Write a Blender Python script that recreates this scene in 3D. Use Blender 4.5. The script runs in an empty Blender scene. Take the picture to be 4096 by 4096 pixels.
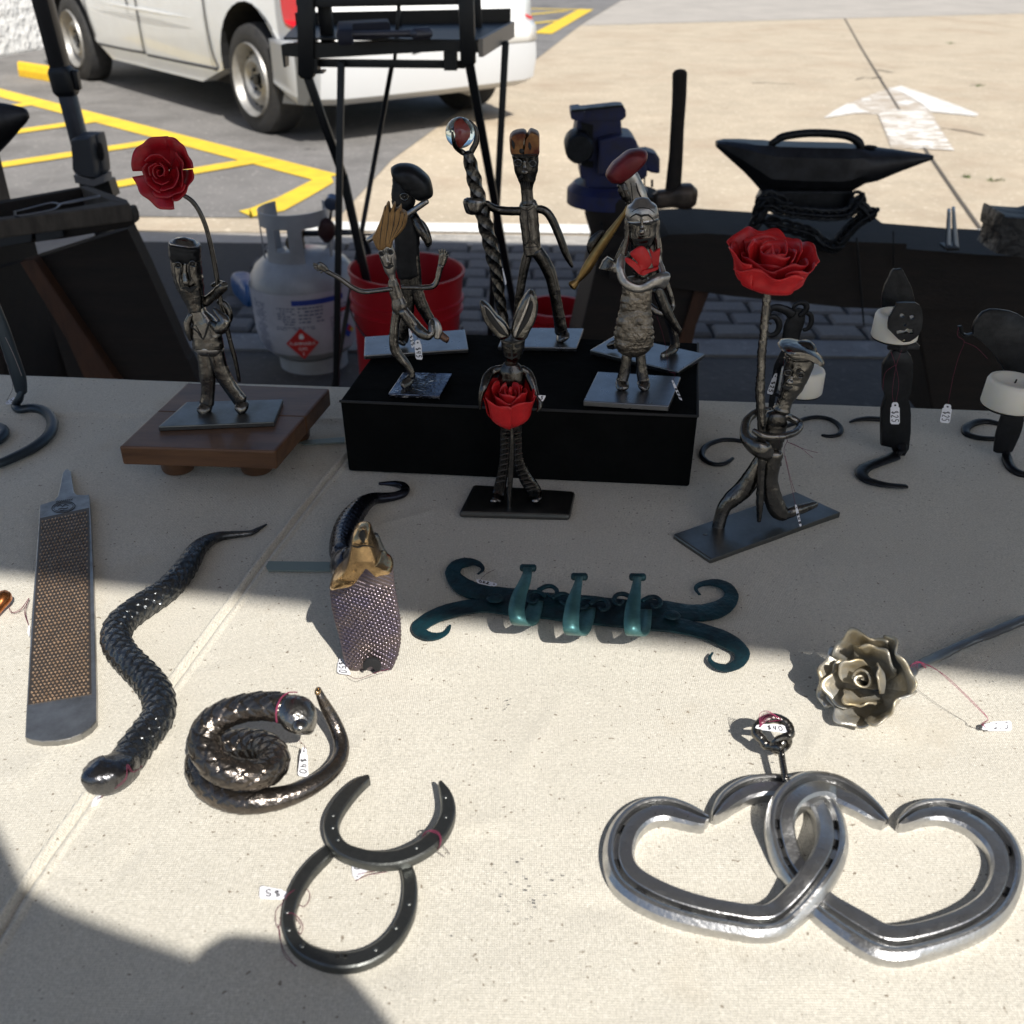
import bpy, bmesh, math, random
from mathutils import Vector, Matrix
from mathutils.geometry import tessellate_polygon
random.seed(7)
R = math.radians
SC = bpy.context.scene
COL = SC.collection

# ------------------------------------------------------------------ camera
HC, PITCH, ROLL = 1.15, R(31.0), R(0.7)
TZ = 0.75                      # table top height
FP = 3935.0                    # focal length in photo pixels (4096 wide)
_R = Matrix.Rotation(ROLL, 3, 'Z')
_M = Matrix.Rotation(R(90) - PITCH, 3, 'X') @ _R
CAM = Vector((0, 0, HC))
cd = bpy.data.cameras.new('camera'); co = bpy.data.objects.new('camera', cd); COL.objects.link(co)
co.matrix_world = Matrix.Translation(CAM) @ _M.to_4x4()
cd.sensor_width = 36; cd.lens = 36 * FP / 4096; cd.clip_start = 0.02; cd.clip_end = 600
cd.dof.use_dof = True; cd.dof.focus_distance = 0.72; cd.dof.aperture_fstop = 13.0
SC.camera = co

# ------------------------------------------------------------------ world, sun, exposure
w = bpy.data.worlds.new('World'); SC.world = w; w.use_nodes = True
nt = w.node_tree; bg = nt.nodes['Background']
sky = nt.nodes.new('ShaderNodeTexSky'); sky.sky_type = 'NISHITA'; sky.sun_disc = False
SX, SY = 0.45, 0.88            # shadow displacement per metre of height: (-SX, +SY)
sky.sun_elevation = math.atan(1 / math.hypot(SX, SY)); sky.sun_rotation = math.atan2(SX, -SY)
nt.links.new(sky.outputs[0], bg.inputs[0]); bg.inputs[1].default_value = 0.10; sky.dust_density = 1.6; sky.ozone_density = 1.0
sl = bpy.data.lights.new('sun', 'SUN'); so = bpy.data.objects.new('sun', sl); COL.objects.link(so)
sl.energy = 4.9; sl.angle = R(0.53); sl.color = (1.0, 0.965, 0.905)
so.rotation_euler = Vector((SX, -SY, 1)).to_track_quat('Z', 'Y').to_euler()
so.location = (3, -6, 8)
SC.view_settings.view_transform = 'Standard'; SC.view_settings.look = 'None'
SC.view_settings.gamma = 1; SC.view_settings.use_curve_mapping = False
SC.view_settings.exposure = 0.33
SC.render.engine = 'CYCLES'

# ------------------------------------------------------------------ pixel rays -> world points
def ray(u, v): return _M @ Vector(((u - 2048) / FP, -(v - 2048) / FP, -1))
def PZ(u, v, z): d = ray(u, v); return CAM + d * ((z - HC) / d.z)
def PY(u, v, y): d = ray(u, v); return CAM + d * (y / d.y)
def depth(p): return -( _M.transposed() @ (p - CAM)).z
def pxm(p): return depth(p) / FP           # metres per photo pixel at p
ZM = dict(A=(0,0,1.756), B=(1000,0,1.756), C=(2000,0,1.756), D=(2996,0,1.756), E=(0,900,1.932), F=(1200,400,2.415),
          G=(1350,1000,1.932), H=(2200,500,2.415), I=(2100,1000,1.932), J=(2600,1300,1.932), K=(3296,900,1.7564),
          L=(0,1800,1.288), M=(1100,1850,1.932), N=(1600,2100,1.288), O=(600,2650,2.1467), P=(950,3000,1.84),
          Q=(2300,2800,1.0757), R=(3050,2350,1.847), S=(900,780,2.6108), U=(1750,440,3.22), W=(2880,1180,2.76),
          X=(2250,780,1.0466), Y=(1380,1940,3.578), V=(1100,0,1.61), AA=(2850,820,3.864), AB=(480,540,1.6655),
          AC=(0,300,2.7607), AD=(3700,700,1.5456), AF=(0,1350,2.76), d=(0,0,0.4717))
def uv(z, x, y): a = ZM[z]; return a[0] + x / a[2], a[1] + y / a[2]
def tz(z, x, y, h=0.0): return PZ(*uv(z, x, y), TZ + h)      # on the table plane + h
def gz(z, x, y, h=0.0): return PZ(*uv(z, x, y), h)           # on the ground + h
def yz(z, x, y, Y): return PY(*uv(z, x, y), Y)               # on the plane at distance Y
def tY(z, x, y, h=0.0): return tz(z, x, y, h).y

# ------------------------------------------------------------------ materials
MATS = {}
def mat(name, col, rough=0.6, metal=0.0, col2=None, nscale=20, bump=0.0, bscale=200, bdist=0.001, stretch=(1,1,1),
        spec=0.5, coat=0.0, trans=0.0, sss=0.0, rvar=0.0, contrast=0.25, detail=6, ior=1.45, sheen=0.0):
    if name in MATS: return MATS[name]
    m = bpy.data.materials.new(name); m.use_nodes = True; n = m.node_tree.nodes; l = m.node_tree.links
    b = n['Principled BSDF']; b.inputs['Base Color'].default_value = (*col, 1)
    b.inputs['Roughness'].default_value = rough; b.inputs['Metallic'].default_value = metal
    b.inputs['Specular IOR Level'].default_value = spec; b.inputs['IOR'].default_value = ior
    b.inputs['Coat Weight'].default_value = coat; b.inputs['Transmission Weight'].default_value = trans
    b.inputs['Sheen Weight'].default_value = sheen
    if sss: b.inputs['Subsurface Weight'].default_value = sss; b.inputs['Subsurface Radius'].default_value = (.01,.008,.005)
    tc = n.new('ShaderNodeTexCoord'); mp = n.new('ShaderNodeMapping'); mp.inputs['Scale'].default_value = stretch
    l.new(tc.outputs['Object'], mp.inputs[0])
    if col2 or rvar:
        t = n.new('ShaderNodeTexNoise'); t.inputs['Scale'].default_value = nscale; t.inputs['Detail'].default_value = detail
        t.inputs['Roughness'].default_value = 0.65
        l.new(mp.outputs[0], t.inputs['Vector'])
        r = n.new('ShaderNodeMapRange'); r.inputs[1].default_value = .5 - contrast / 2; r.inputs[2].default_value = .5 + contrast / 2
        l.new(t.outputs[0], r.inputs[0])
        if col2:
            x = n.new('ShaderNodeMix'); x.data_type = 'RGBA'
            x.inputs[6].default_value = (*col, 1); x.inputs[7].default_value = (*col2, 1)
            l.new(r.outputs[0], x.inputs[0]); l.new(x.outputs[2], b.inputs['Base Color'])
        if rvar:
            q = n.new('ShaderNodeMapRange'); q.inputs[3].default_value = rough - rvar; q.inputs[4].default_value = rough + rvar
            l.new(r.outputs[0], q.inputs[0]); l.new(q.outputs[0], b.inputs['Roughness'])
    if bump:
        t2 = n.new('ShaderNodeTexNoise'); t2.inputs['Scale'].default_value = bscale; t2.inputs['Detail'].default_value = 4
        l.new(mp.outputs[0], t2.inputs['Vector'])
        bp = n.new('ShaderNodeBump'); bp.inputs['Strength'].default_value = bump; bp.inputs['Distance'].default_value = bdist
        l.new(t2.outputs[0], bp.inputs['Height']); l.new(bp.outputs[0], b.inputs['Normal'])
    MATS[name] = m; return m

steel   = mat('forged steel', (.23,.22,.205), .22, 1, (.075,.072,.068), 90, .4, 160, .0016, rvar=.1, contrast=.5)
steel_d = mat('dark forged steel', (.11,.106,.10), .23, 1, (.045,.044,.043), 90, .4, 160, .0016, rvar=.1, contrast=.5)
steel_l = mat('bright forged steel', (.50,.48,.45), .33, 1, (.28,.27,.26), 120, .35, 500, .0006, rvar=.08, contrast=.5)
blackst = mat('blackened steel', (.022,.024,.028), .42, .7, (.014,.015,.017), 70, .3, 250, .0008, rvar=.08)
platem  = mat('polished steel plate', (.27,.275,.29), .30, 1, (.19,.195,.21), 60, .12, 300, .0005, rvar=.06, contrast=.5)
plated  = mat('dark steel plate', (.20,.205,.20), .36, 1, (.13,.135,.13), 50, .12, 300, .0005, rvar=.08, contrast=.5)
shiny   = mat('brushed horseshoe steel', (.58,.58,.575), .34, 1, (.42,.42,.42), 160, .4, 520, .0006, rvar=.08, contrast=.4)
groove  = mat('dark groove', (.035,.035,.035), .6, .6)
shoe    = mat('oxidised horseshoe', (.17,.175,.17), .38, .95, (.10,.105,.10), 150, .3, 500, .0005, rvar=.08, contrast=.5)
redp    = mat('red painted steel', (.62,.020,.022), .38, 0, (.42,.010,.014), 45, .35, 130, .0012, spec=.45, rvar=.06)
redd    = mat('deep red painted steel', (.36,.008,.016), .34, 0, (.22,.004,.010), 60, .15, 150, .001, spec=.45)
beretr  = mat('dark red scuffed paint', (.16,.012,.016), .4, .2, (.10,.012,.014), 60, .3, 200, .001)
bronze  = mat('brass', (.42,.27,.10), .32, 1, (.22,.14,.06), 80, .3, 260, .001, rvar=.1, contrast=.5)
gold    = mat('heated bronze steel', (.62,.43,.22), .22, 1, (.30,.20,.11), 120, .4, 120, .0015, rvar=.08, contrast=.5)
woodhr  = mat('straw coloured brass hair', (.38,.22,.08), .5, .35, (.18,.10,.04), 120, .9, 160, .002, stretch=(6,1,.5), contrast=.5)
crownm  = mat('coppery crown', (.28,.15,.06), .42, .8, (.10,.03,.02), 70, .4, 150, .002, contrast=.3)
snakem  = mat('snake steel', (.15,.155,.16), .27, .95, (.06,.065,.07), 50, .5, 400, .0010, rvar=.08, contrast=.4)
coilm   = mat('coiled snake steel', (.19,.16,.135), .24, .95, (.08,.075,.072), 50, .5, 400, .0010, rvar=.07, contrast=.4)
hoodm   = mat('purple heat tinted steel', (.20,.16,.15), .30, .95, (.09,.08,.13), 60, .25, 500, .0004, rvar=.08, contrast=.4)
raspm   = mat('rasp steel', (.44,.43,.41), .34, .9, (.20,.20,.195), 80, .25, 700, .0003, rvar=.06, contrast=.5)
toothm  = mat('coppery rasp teeth', (.74,.56,.40), .46, .6, (.48,.33,.22), 160, contrast=.5)
teal    = mat('teal patinated steel', (.010,.055,.070), .42, .4, (.010,.024,.032), 60, .6, 300, .0012, rvar=.1, contrast=.25)
teal_l  = mat('pale teal brushed steel', (.10,.24,.24), .42, .6, (.025,.085,.095), 70, .4, 400, .0006, contrast=.5)
greyrose= mat('heat coloured rose steel', (.46,.47,.465), .42, .7, (.46,.365,.20), 34, .5, 260, .0012, rvar=.08, contrast=.3)
wood    = mat('walnut wood', (.165,.078,.036), .45, 0, (.060,.027,.013), 14, .15, 120, .0006, stretch=(1,6,8), coat=.15, contrast=.5)
woodold = mat('old dark timber', (.016,.010,.007), .75, 0, (.007,.005,.004), 8, .5, 60, .003, stretch=(1,5,8), contrast=.4)
woodbrn = mat('mid brown timber', (.07,.028,.013), .7, 0, (.03,.013,.007), 10, .4, 60, .002, stretch=(5,1,1), contrast=.4)  # browner and lighter than the old dark timber
woodgr  = mat('lit timber rail', (.09,.075,.06), .8, 0, (.04,.032,.026), 14, .5, 60, .002, stretch=(1,6,1), contrast=.4)  # light on the rail tops put into a lighter timber colour
blackcl = mat('black cloth', (.004,.0045,.0045), .95, 0, (.006,.0065,.0065), 25, .6, 40, .004, spec=.05)
blackmt = mat('black painted metal', (.007,.008,.010), .45, 0, bump=.2, bscale=90)
greypl  = mat('dark grey plastic', (.05,.055,.065), .55, 0, bump=.1, bscale=300)
greypl2 = mat('grey plastic band', (.16,.16,.17), .55, 0)
legm    = mat('grey tent leg metal', (.045,.045,.048), .4, .6, (.05,.05,.055), 40)
bluep   = mat('dark blue vise paint', (.012,.018,.085), .42, 0, (.02,.02,.05), 30, .3, 120, .001)
candlem = mat('white wax', (.82,.78,.68), .42, 0, sss=.5, spec=.4)
wickm   = mat('burnt wick', (.02,.018,.016), .9)
paper   = mat('white card', (.80,.80,.84), .8, 0, bump=.1, bscale=500, bdist=.0003)
ink     = mat('black ink', (.02,.02,.025), .6)
threadm = mat('burgundy thread', (.13,.018,.045), .8)
threadb = mat('dark thread', (.05,.025,.03), .8)
vanw    = mat('white van paint', (.78,.79,.78), .28, 0, (.72,.72,.70), 6, spec=.5, coat=.5, contrast=.5)
vangr   = mat('grey bumper plastic', (.13,.135,.14), .5, 0, bump=.1, bscale=200)
vanlow  = mat('shaded white lower bumper', (.50,.51,.52), .45, 0)  # body white with its shade put into the colour as light grey
rubber  = mat('tyre rubber', (.022,.022,.024), .8, 0, (.035,.034,.032), 30, .3, 80, .003)
rimm    = mat('silver steel wheel', (.42,.41,.39), .45, .6, (.28,.27,.25), 20, contrast=.5)
under   = mat('dark underbody', (.01,.01,.011), .9)
glassd  = mat('dark tinted glass', (.01,.012,.014), .06, 0, spec=.8)
redlamp = mat('red lamp plastic', (.55,.01,.015), .15, 0, coat=.8)
clearlp = mat('clear lamp plastic', (.75,.75,.75), .1, .3, coat=.8)
tankw   = mat('white tank enamel', (.38,.39,.41), .35, 0, (.26,.27,.28), 9, .1, 60, .001, coat=.2, contrast=.4)
label   = mat('printed tank sleeve', (.50,.50,.55), .4, 0, (.42,.42,.47), 12, coat=.2)
inkblue = mat('blue print', (.02,.05,.30), .5)
inkgrey = mat('grey blue print', (.10,.12,.20), .5)
inkred  = mat('red print', (.50,.02,.02), .5)
inkyel  = mat('yellow print', (.6,.45,.03), .5)
inkwht  = mat('white print', (.75,.75,.75), .5)
bucket  = mat('red bucket plastic', (.42,.008,.016), .4, 0, (.36,.006,.012), 10, spec=.4)
yellow  = mat('yellow road paint', (.80,.56,.035), .75, 0, (.66,.44,.04), 9, .3, 120, .002, contrast=.35)
ystop   = mat('yellow wheel stop paint', (.80,.50,.01), .6, 0, (.7,.42,.02), 20, .3, 60)
stucco  = mat('white rough stucco', (.78,.77,.74), .9, 0, (.62,.61,.58), 5, 1.0, 14, .05, contrast=.4)
tentm   = mat('white tent fabric', (.46,.46,.47), .8)
_n = tentm.node_tree.nodes; _tr = _n.new('ShaderNodeBsdfTranslucent'); _tr.inputs[0].default_value = (.062,.069,.084,1); _ad = _n.new('ShaderNodeAddShader')
tentm.node_tree.links.new(_n['Principled BSDF'].outputs[0], _ad.inputs[0]); tentm.node_tree.links.new(_tr.outputs[0], _ad.inputs[1]); tentm.node_tree.links.new(_ad.outputs[0], _n['Material Output'].inputs[0])
skin    = mat('skin', (.45,.28,.20), .6); hairm = mat('brown hair', (.05,.03,.02), .7); shirt = mat('blue shirt', (.06,.09,.16), .9)
bluerag = mat('blue plastic bag', (.012,.07,.20), .4, 0, bump=.6, bscale=30, bdist=.01)
leather = mat('black leather cloth', (.015,.015,.016), .5, 0, bump=.6, bscale=25, bdist=.02)
tongm   = mat('bluish steel', (.30,.36,.44), .3, .9)

# ------------------------------------------------------------------ mesh helpers
class MB:
    def __init__(s): s.v = []; s.f = []
    def add(s, vs, fs):
        o = len(s.v); s.v += [tuple(p) for p in vs]; s.f += [tuple(i + o for i in f) for f in fs]; return s
def mk(name, mb, m, parent=None, smooth=True, sharp=40, bevel=0, solid=0, sub=0, label=None, seg=2):
    vs = [tuple(p) for p in mb.v]
    if parent is not None:
        o = Vector(parent['o']); vs = [(p[0]-o.x, p[1]-o.y, p[2]-o.z) for p in vs]
    me = bpy.data.meshes.new(name); me.from_pydata(vs, [], mb.f)
    bm = bmesh.new(); bm.from_mesh(me); bmesh.ops.recalc_face_normals(bm, faces=bm.faces); bm.to_mesh(me); bm.free()
    me.materials.append(m)
    if smooth:
        me.polygons.foreach_set('use_smooth', [True] * len(me.polygons))
        if sharp < 180: me.set_sharp_from_angle(angle=R(sharp))
    ob = bpy.data.objects.new(name, me); COL.objects.link(ob)
    if parent is not None: ob.parent = parent; ob['o'] = parent['o']
    else: ob['o'] = (0, 0, 0)
    if bevel: b = ob.modifiers.new('bevel', 'BEVEL'); b.width = bevel; b.segments = seg; b.limit_method = 'ANGLE'; b.angle_limit = R(35)
    if solid: q = ob.modifiers.new('solid', 'SOLIDIFY'); q.thickness = solid; q.offset = 0
    if sub: q = ob.modifiers.new('sub', 'SUBSURF'); q.levels = sub; q.render_levels = sub
    if label: ob['label'] = label
    return ob
def thing(name, label, cat, loc, group=None):
    o = bpy.data.objects.new(name, None); COL.objects.link(o); o.location = loc; o.empty_display_size = .02
    o['o'] = tuple(loc); o['label'] = label; o['category'] = cat
    if group: o['group'] = group
    return o
def tagp(o, label, cat, group=None):
    o['label'] = label; o['category'] = cat
    if group: o['group'] = group
    return o
def struct(name, mb, m, **k):
    o = mk(name, mb, m, **k); o['kind'] = 'structure'; return o

def cr(P, sub, closed=False):
    """Catmull-Rom through tuples of equal length"""
    n = len(P); out = []
    if n < 3 and not closed or sub <= 1: return [tuple(p) for p in P]
    rng = range(n if closed else n - 1)
    for i in rng:
        if closed: a, b, c, d = P[(i-1) % n], P[i], P[(i+1) % n], P[(i+2) % n]
        else: a, b, c, d = P[max(i-1, 0)], P[i], P[i+1], P[min(i+2, n-1)]
        for k in range(sub):
            t = k / sub
            out.append(tuple(.5*((2*b[j]) + (-a[j]+c[j])*t + (2*a[j]-5*b[j]+4*c[j]-d[j])*t*t + (-a[j]+3*b[j]-3*c[j]+d[j])*t**3) for j in range(len(b))))
    if not closed: out.append(tuple(P[-1]))
    return out
def tube(mb, P, fl=.8, n=14, sq=2.0, sub=4, ref=(0,1,0), twist=0.0, noise=.03, prof=None, caps=True, disp=None, seed=0, phase=0.0, capk=1.0):
    """P: list of (Vector, radius[, flatness]) ; cross-section width r across ref, r*fl along ref"""
    rr = random.Random(seed + len(P) * 7)
    Q = cr([(p[0][0], p[0][1], p[0][2], p[1], p[2] if len(p) > 2 else fl) for p in P], sub)
    pts = [Vector(q[:3]) for q in Q]; rad = [max(q[3], 1e-5) for q in Q]; fls = [q[4] for q in Q]
    ref = Vector(ref); rings = []; N = len(pts); side = None; L = 0
    verts = []; m = len(prof) if prof else n
    for i in range(N):
        t = (pts[min(i+1, N-1)] - pts[max(i-1, 0)]).normalized()
        s = t.cross(ref)
        if s.length < .25 and side is not None: s = side - t * side.dot(t)
        s.normalize()
        if side is not None and s.dot(side) < 0 and s.length > 0: s = -s
        side = s; o = s.cross(t).normalized()
        if i: L += (pts[i] - pts[i-1]).length
        tw = twist * L + phase
        nz = 1 + rr.uniform(-noise, noise)
        for k in range(m):
            if prof: a, b = prof[k]; a *= rad[i]; b *= fls[i]
            else:
                an = 2 * math.pi * k / m + tw
                ca, sa = math.cos(an - tw), math.sin(an - tw)
                q = (abs(ca) ** sq + abs(sa) ** sq) ** (-1 / sq)
                r = rad[i] * q * nz * (1 + rr.uniform(-noise, noise) * .6)
                if twist:
                    a = r * math.cos(an); b = r * math.sin(an) * fls[i]
                else: a = r * ca; b = r * sa * fls[i]
                if disp:
                    dd = disp(L, an, i / (N - 1)); a *= 1 + dd; b *= 1 + dd
            verts.append(pts[i] + s * a + o * b)
    faces = [(i*m+k, i*m+(k+1) % m, (i+1)*m+(k+1) % m, (i+1)*m+k) for i in range(N-1) for k in range(m)]
    if caps and not prof:
        for end, sg in ((0, -1), (N-1, 1)):
            t = (pts[1]-pts[0]).normalized() if end == 0 else (pts[-1]-pts[-2]).normalized()
            base = len(verts); c = pts[end]
            for k in range(m):
                q = verts[end*m+k] - c; verts.append(c + q * (.68 if capk == 1 else .96) + t * sg * rad[end] * .42 * capk * min(1, fls[end] + .2))
            verts.append(c + t * sg * rad[end] * .58 * capk * min(1, fls[end] + .2))
            for k in range(m):
                faces.append((end*m+k, end*m+(k+1) % m, base+(k+1) % m, base+k)); faces.append((base+k, base+(k+1) % m, base+m))
    else:
        faces.append(tuple(range(m))); faces.append(tuple((N-1)*m+k for k in range(m)))
    mb.add(verts, faces); return mb
def py(z, L, Y, k=1.0):
    """pixels (x,y,r[,dy[,fl]]) on the plane Y -> tube points"""
    out = []
    for q in L:
        p = yz(z, q[0], q[1], Y + (q[3] if len(q) > 3 else 0)); r = q[2] / ZM[z][2] * pxm(p) * k
        out.append((p, r) if len(q) < 5 else (p, r, q[4]))
    return out
def pt(z, L, h=None, k=1.0):
    """pixels (x,y,r[,h]) lying on the table, centre at height h (default r)"""
    out = []
    for q in L:
        p = tz(z, q[0], q[1], .005); r = q[2] / ZM[z][2] * pxm(p) * k
        hh = q[3] if len(q) > 3 else (r * .9 if h is None else h)
        out.append((tz(z, q[0], q[1], hh), r))
    return out
def ptf(z, L, h):
    """like pt, but the half width is measured across the path as it lies on the table"""
    out = []
    for i, q in enumerate(L):
        a, b = L[max(i-1, 0)], L[min(i+1, len(L)-1)]; dx, dy = b[0]-a[0], b[1]-a[1]; n = math.hypot(dx, dy) or 1; nx, ny = -dy/n*q[2], dx/n*q[2]
        hh = q[3] if len(q) > 3 else h
        w_ = tz(z, q[0]+nx, q[1]+ny, hh) - tz(z, q[0]-nx, q[1]-ny, hh); t = (tz(z, b[0], b[1], hh) - tz(z, a[0], a[1], hh)).normalized()
        out.append((tz(z, q[0], q[1], hh), (w_ - t*w_.dot(t)).length/2))
    return out
def puff(mb, pts, thick, nrm, rd=.25, layers=3, sub=3, center=None):
    """outline (Vectors, roughly planar) inflated along nrm"""
    P = [Vector(p) for p in cr([tuple(p) for p in pts], sub, True)]
    c = sum(P, Vector()) / len(P); nrm = Vector(nrm).normalized(); n = len(P); vs = []; fs = []
    T = [math.sin(-math.pi/2 + math.pi * i / (2*layers)) for i in range(2*layers+1)]
    for t in T:
        s = 1 - rd * (1 - math.sqrt(max(0, 1 - t*t)))
        for p in P: vs.append(c + (p - c) * s + nrm * (t * thick / 2))
    for i in range(len(T)-1):
        for k in range(n): fs.append((i*n+k, i*n+(k+1) % n, (i+1)*n+(k+1) % n, (i+1)*n+k))
    for base in (0, (len(T)-1)*n):
        for tri in tessellate_polygon([[vs[base+k] for k in range(n)]]): fs.append(tuple(base+i for i in tri))
    mb.add(vs, fs); return mb
def prism(mb, pts, ext):
    """polygon (Vectors) extruded by vector ext"""
    P = [Vector(p) for p in pts]; e = Vector(ext); n = len(P); vs = P + [p + e for p in P]
    fs = [(k, (k+1) % n, n+(k+1) % n, n+k) for k in range(n)]
    for tri in tessellate_polygon([P]): fs.append(tuple(tri)); fs.append(tuple(n+i for i in tri))
    mb.add(vs, fs); return mb
def box(mb, c, s, rz=0.0, rx=0.0, ry=0.0):
    M = Matrix.Translation(c) @ Matrix.Rotation(rz, 4, 'Z') @ Matrix.Rotation(ry, 4, 'Y') @ Matrix.Rotation(rx, 4, 'X')
    vs = [M @ Vector((x*s[0]/2, y*s[1]/2, z*s[2]/2)) for x in (-1,1) for y in (-1,1) for z in (-1,1)]
    mb.add(vs, [(0,1,3,2),(4,6,7,5),(0,4,5,1),(2,3,7,6),(0,2,6,4),(1,5,7,3)]); return mb
def lathe(mb, prof, c=(0,0,0), n=32, axis='Z', M=None, caps=True):
    vs = []; fs = []
    M = M or Matrix.Translation(c)
    for r, z in prof:
        for k in range(n):
            a = 2*math.pi*k/n; vs.append(M @ Vector((r*math.cos(a), r*math.sin(a), z)))
    m = len(prof)
    for i in range(m-1):
        for k in range(n): fs.append((i*n+k, i*n+(k+1) % n, (i+1)*n+(k+1) % n, (i+1)*n+k))
    if caps and prof[0][0] > 1e-6: fs.append(tuple(range(n)))
    if caps and prof[-1][0] > 1e-6: fs.append(tuple((m-1)*n+k for k in range(n)))
    mb.add(vs, fs); return mb
def ball(mb, c, r, sc=(1,1,1), n=16):
    prof = [(max(1e-7, math.sin(math.pi*i/n)), -math.cos(math.pi*i/n)) for i in range(n+1)]
    M = Matrix.Translation(c) @ Matrix.Diagonal((r*sc[0], r*sc[1], r*sc[2], 1)); return lathe(mb, prof, n=n*2, M=M)
def bar(mb, a, b, wx, wy=None, sq=6):
    wy = wy or wx
    return tube(mb, [(a, wx/2), (b, wx/2)], fl=wy/wx, n=16, sq=sq, sub=1, noise=0, caps=True)
# ------------------------------------------------------------------ the ground
def sheet(name, pts, z, m, **k):
    mb = MB(); P = [Vector((p[0], p[1], z)) for p in pts]
    mb.add(P, [tuple(t) for t in tessellate_polygon([P])]); return struct(name, mb, m, smooth=False, **k)
def ground_mat(name, c1, c2, ns, speck, sp_scale, bump, stain=None):
    m = bpy.data.materials.new(name); m.use_nodes = True; n = m.node_tree.nodes; l = m.node_tree.links; b = n['Principled BSDF']
    b.inputs['Roughness'].default_value = .9; b.inputs['Specular IOR Level'].default_value = .3
    tc = n.new('ShaderNodeTexCoord')
    def noise(s, d=6): t = n.new('ShaderNodeTexNoise'); t.inputs['Scale'].default_value = s; t.inputs['Detail'].default_value = d; t.inputs['Roughness'].default_value = .7; l.new(tc.outputs['Object'], t.inputs['Vector']); return t
    def mr(src, a, b_): r = n.new('ShaderNodeMapRange'); r.inputs[1].default_value = a; r.inputs[2].default_value = b_; l.new(src, r.inputs[0]); return r.outputs[0]
    def mix(f, a, b_):
        x = n.new('ShaderNodeMix'); x.data_type = 'RGBA'; l.new(f, x.inputs[0])
        for i, q in ((6, a), (7, b_)):
            if isinstance(q, tuple): x.inputs[i].default_value = (*q, 1)
            else: l.new(q, x.inputs[i])
        return x.outputs[2]
    c = mix(mr(noise(ns).outputs[0], .35, .65), c1, c2)
    c = mix(mr(noise(sp_scale, 2).outputs[0], .58, .72), c, speck)
    if stain:
        c = mix(mr(noise(.9, 6).outputs[0], .50, .72), c, stain); c = mix(mr(noise(7, 3).outputs[0], .66, .74), c, tuple(q*.8 for q in stain))
    l.new(c, b.inputs['Base Color'])
    t = noise(sp_scale * .8, 4); bp = n.new('ShaderNodeBump'); bp.inputs['Strength'].default_value = bump; bp.inputs['Distance'].default_value = .01
    l.new(t.outputs[0], bp.inputs['Height']); l.new(bp.outputs[0], b.inputs['Normal']); return m
tan_m  = ground_mat('tan aggregate concrete', (.52,.435,.32), (.43,.36,.265), 3, (.66,.57,.44), 28, .8, (.40,.31,.22))
asph_m = ground_mat('worn asphalt', (.21,.20,.19), (.17,.163,.155), 2.5, (.32,.30,.28), 40, .5, (.10,.095,.09))
road_m = ground_mat('grey concrete', (.44,.40,.35), (.36,.33,.29), 1.5, (.50,.47,.42), 30, .4)
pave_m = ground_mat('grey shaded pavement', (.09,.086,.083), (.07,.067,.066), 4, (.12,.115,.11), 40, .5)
kerb_m = ground_mat('pale kerb concrete', (.46,.43,.38), (.30,.28,.25), 12, (.58,.55,.50), 50, .6)
whit_m = ground_mat('white kerb strip', (.80,.79,.74), (.72,.70,.65), 8, (.6,.58,.53), 40, .3)  # near white, for the flat strip along the kerb

sheet('ground', [(-150,-60),(150,-60),(150,300),(-150,300)], 0, road_m)
yk = lambda v: gz('d', 966, v).y           # ground distance of a display row at mid picture
# near pavement under the tent
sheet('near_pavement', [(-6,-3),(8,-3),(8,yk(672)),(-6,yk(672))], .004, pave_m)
# tan concrete forecourt and asphalt car park
tb = gz('C', 600, 182); tr = gz('D', 1932, 97)
dirb = (tr - tb).normalized()
fl_, fr_ = tb - dirb * 3, tr + dirb * 30
cn = gz('d', 640, 412)
sheet('concrete_forecourt', [(-8,yk(446)),(14,yk(446)),(fr_.x,fr_.y),(fl_.x,fl_.y),(-8,fl_.y+1)], .004, tan_m)
ad = gz('C', 830, 0)
sheet('asphalt_lot', [(gz('d',-500,404).x-6,gz('d',-500,404).y), tuple(gz('d',0,409))[:2], tuple(gz('d',560,415))[:2], tuple(cn)[:2], tuple(gz('B',1000,1130))[:2], tuple(gz('B',1400,840))[:2],
      tuple(gz('C',180,480))[:2], tuple(gz('C',600,155))[:2], tuple(gz('C',860,0))[:2], tuple(gz('C',1500,-70))[:2], (14,45), (-40,45), (-40,6)], .008, asph_m)
struct_y0, struct_y1 = yk(446), yk(467)
sheet('white_kerb_strip', [(gz('d',560,446).x,yk(444)),(12,yk(444)),(12,yk(427)),(gz('d',560,428).x,yk(427))], .012, whit_m)
mb = MB(); box(mb, Vector((9.07, (struct_y0+struct_y1)/2, .0)), (20, struct_y1-struct_y0-.004 if struct_y1>struct_y0 else struct_y0-struct_y1-.004, .016)); struct('kerb_band', mb, kerb_m, smooth=False)
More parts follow.
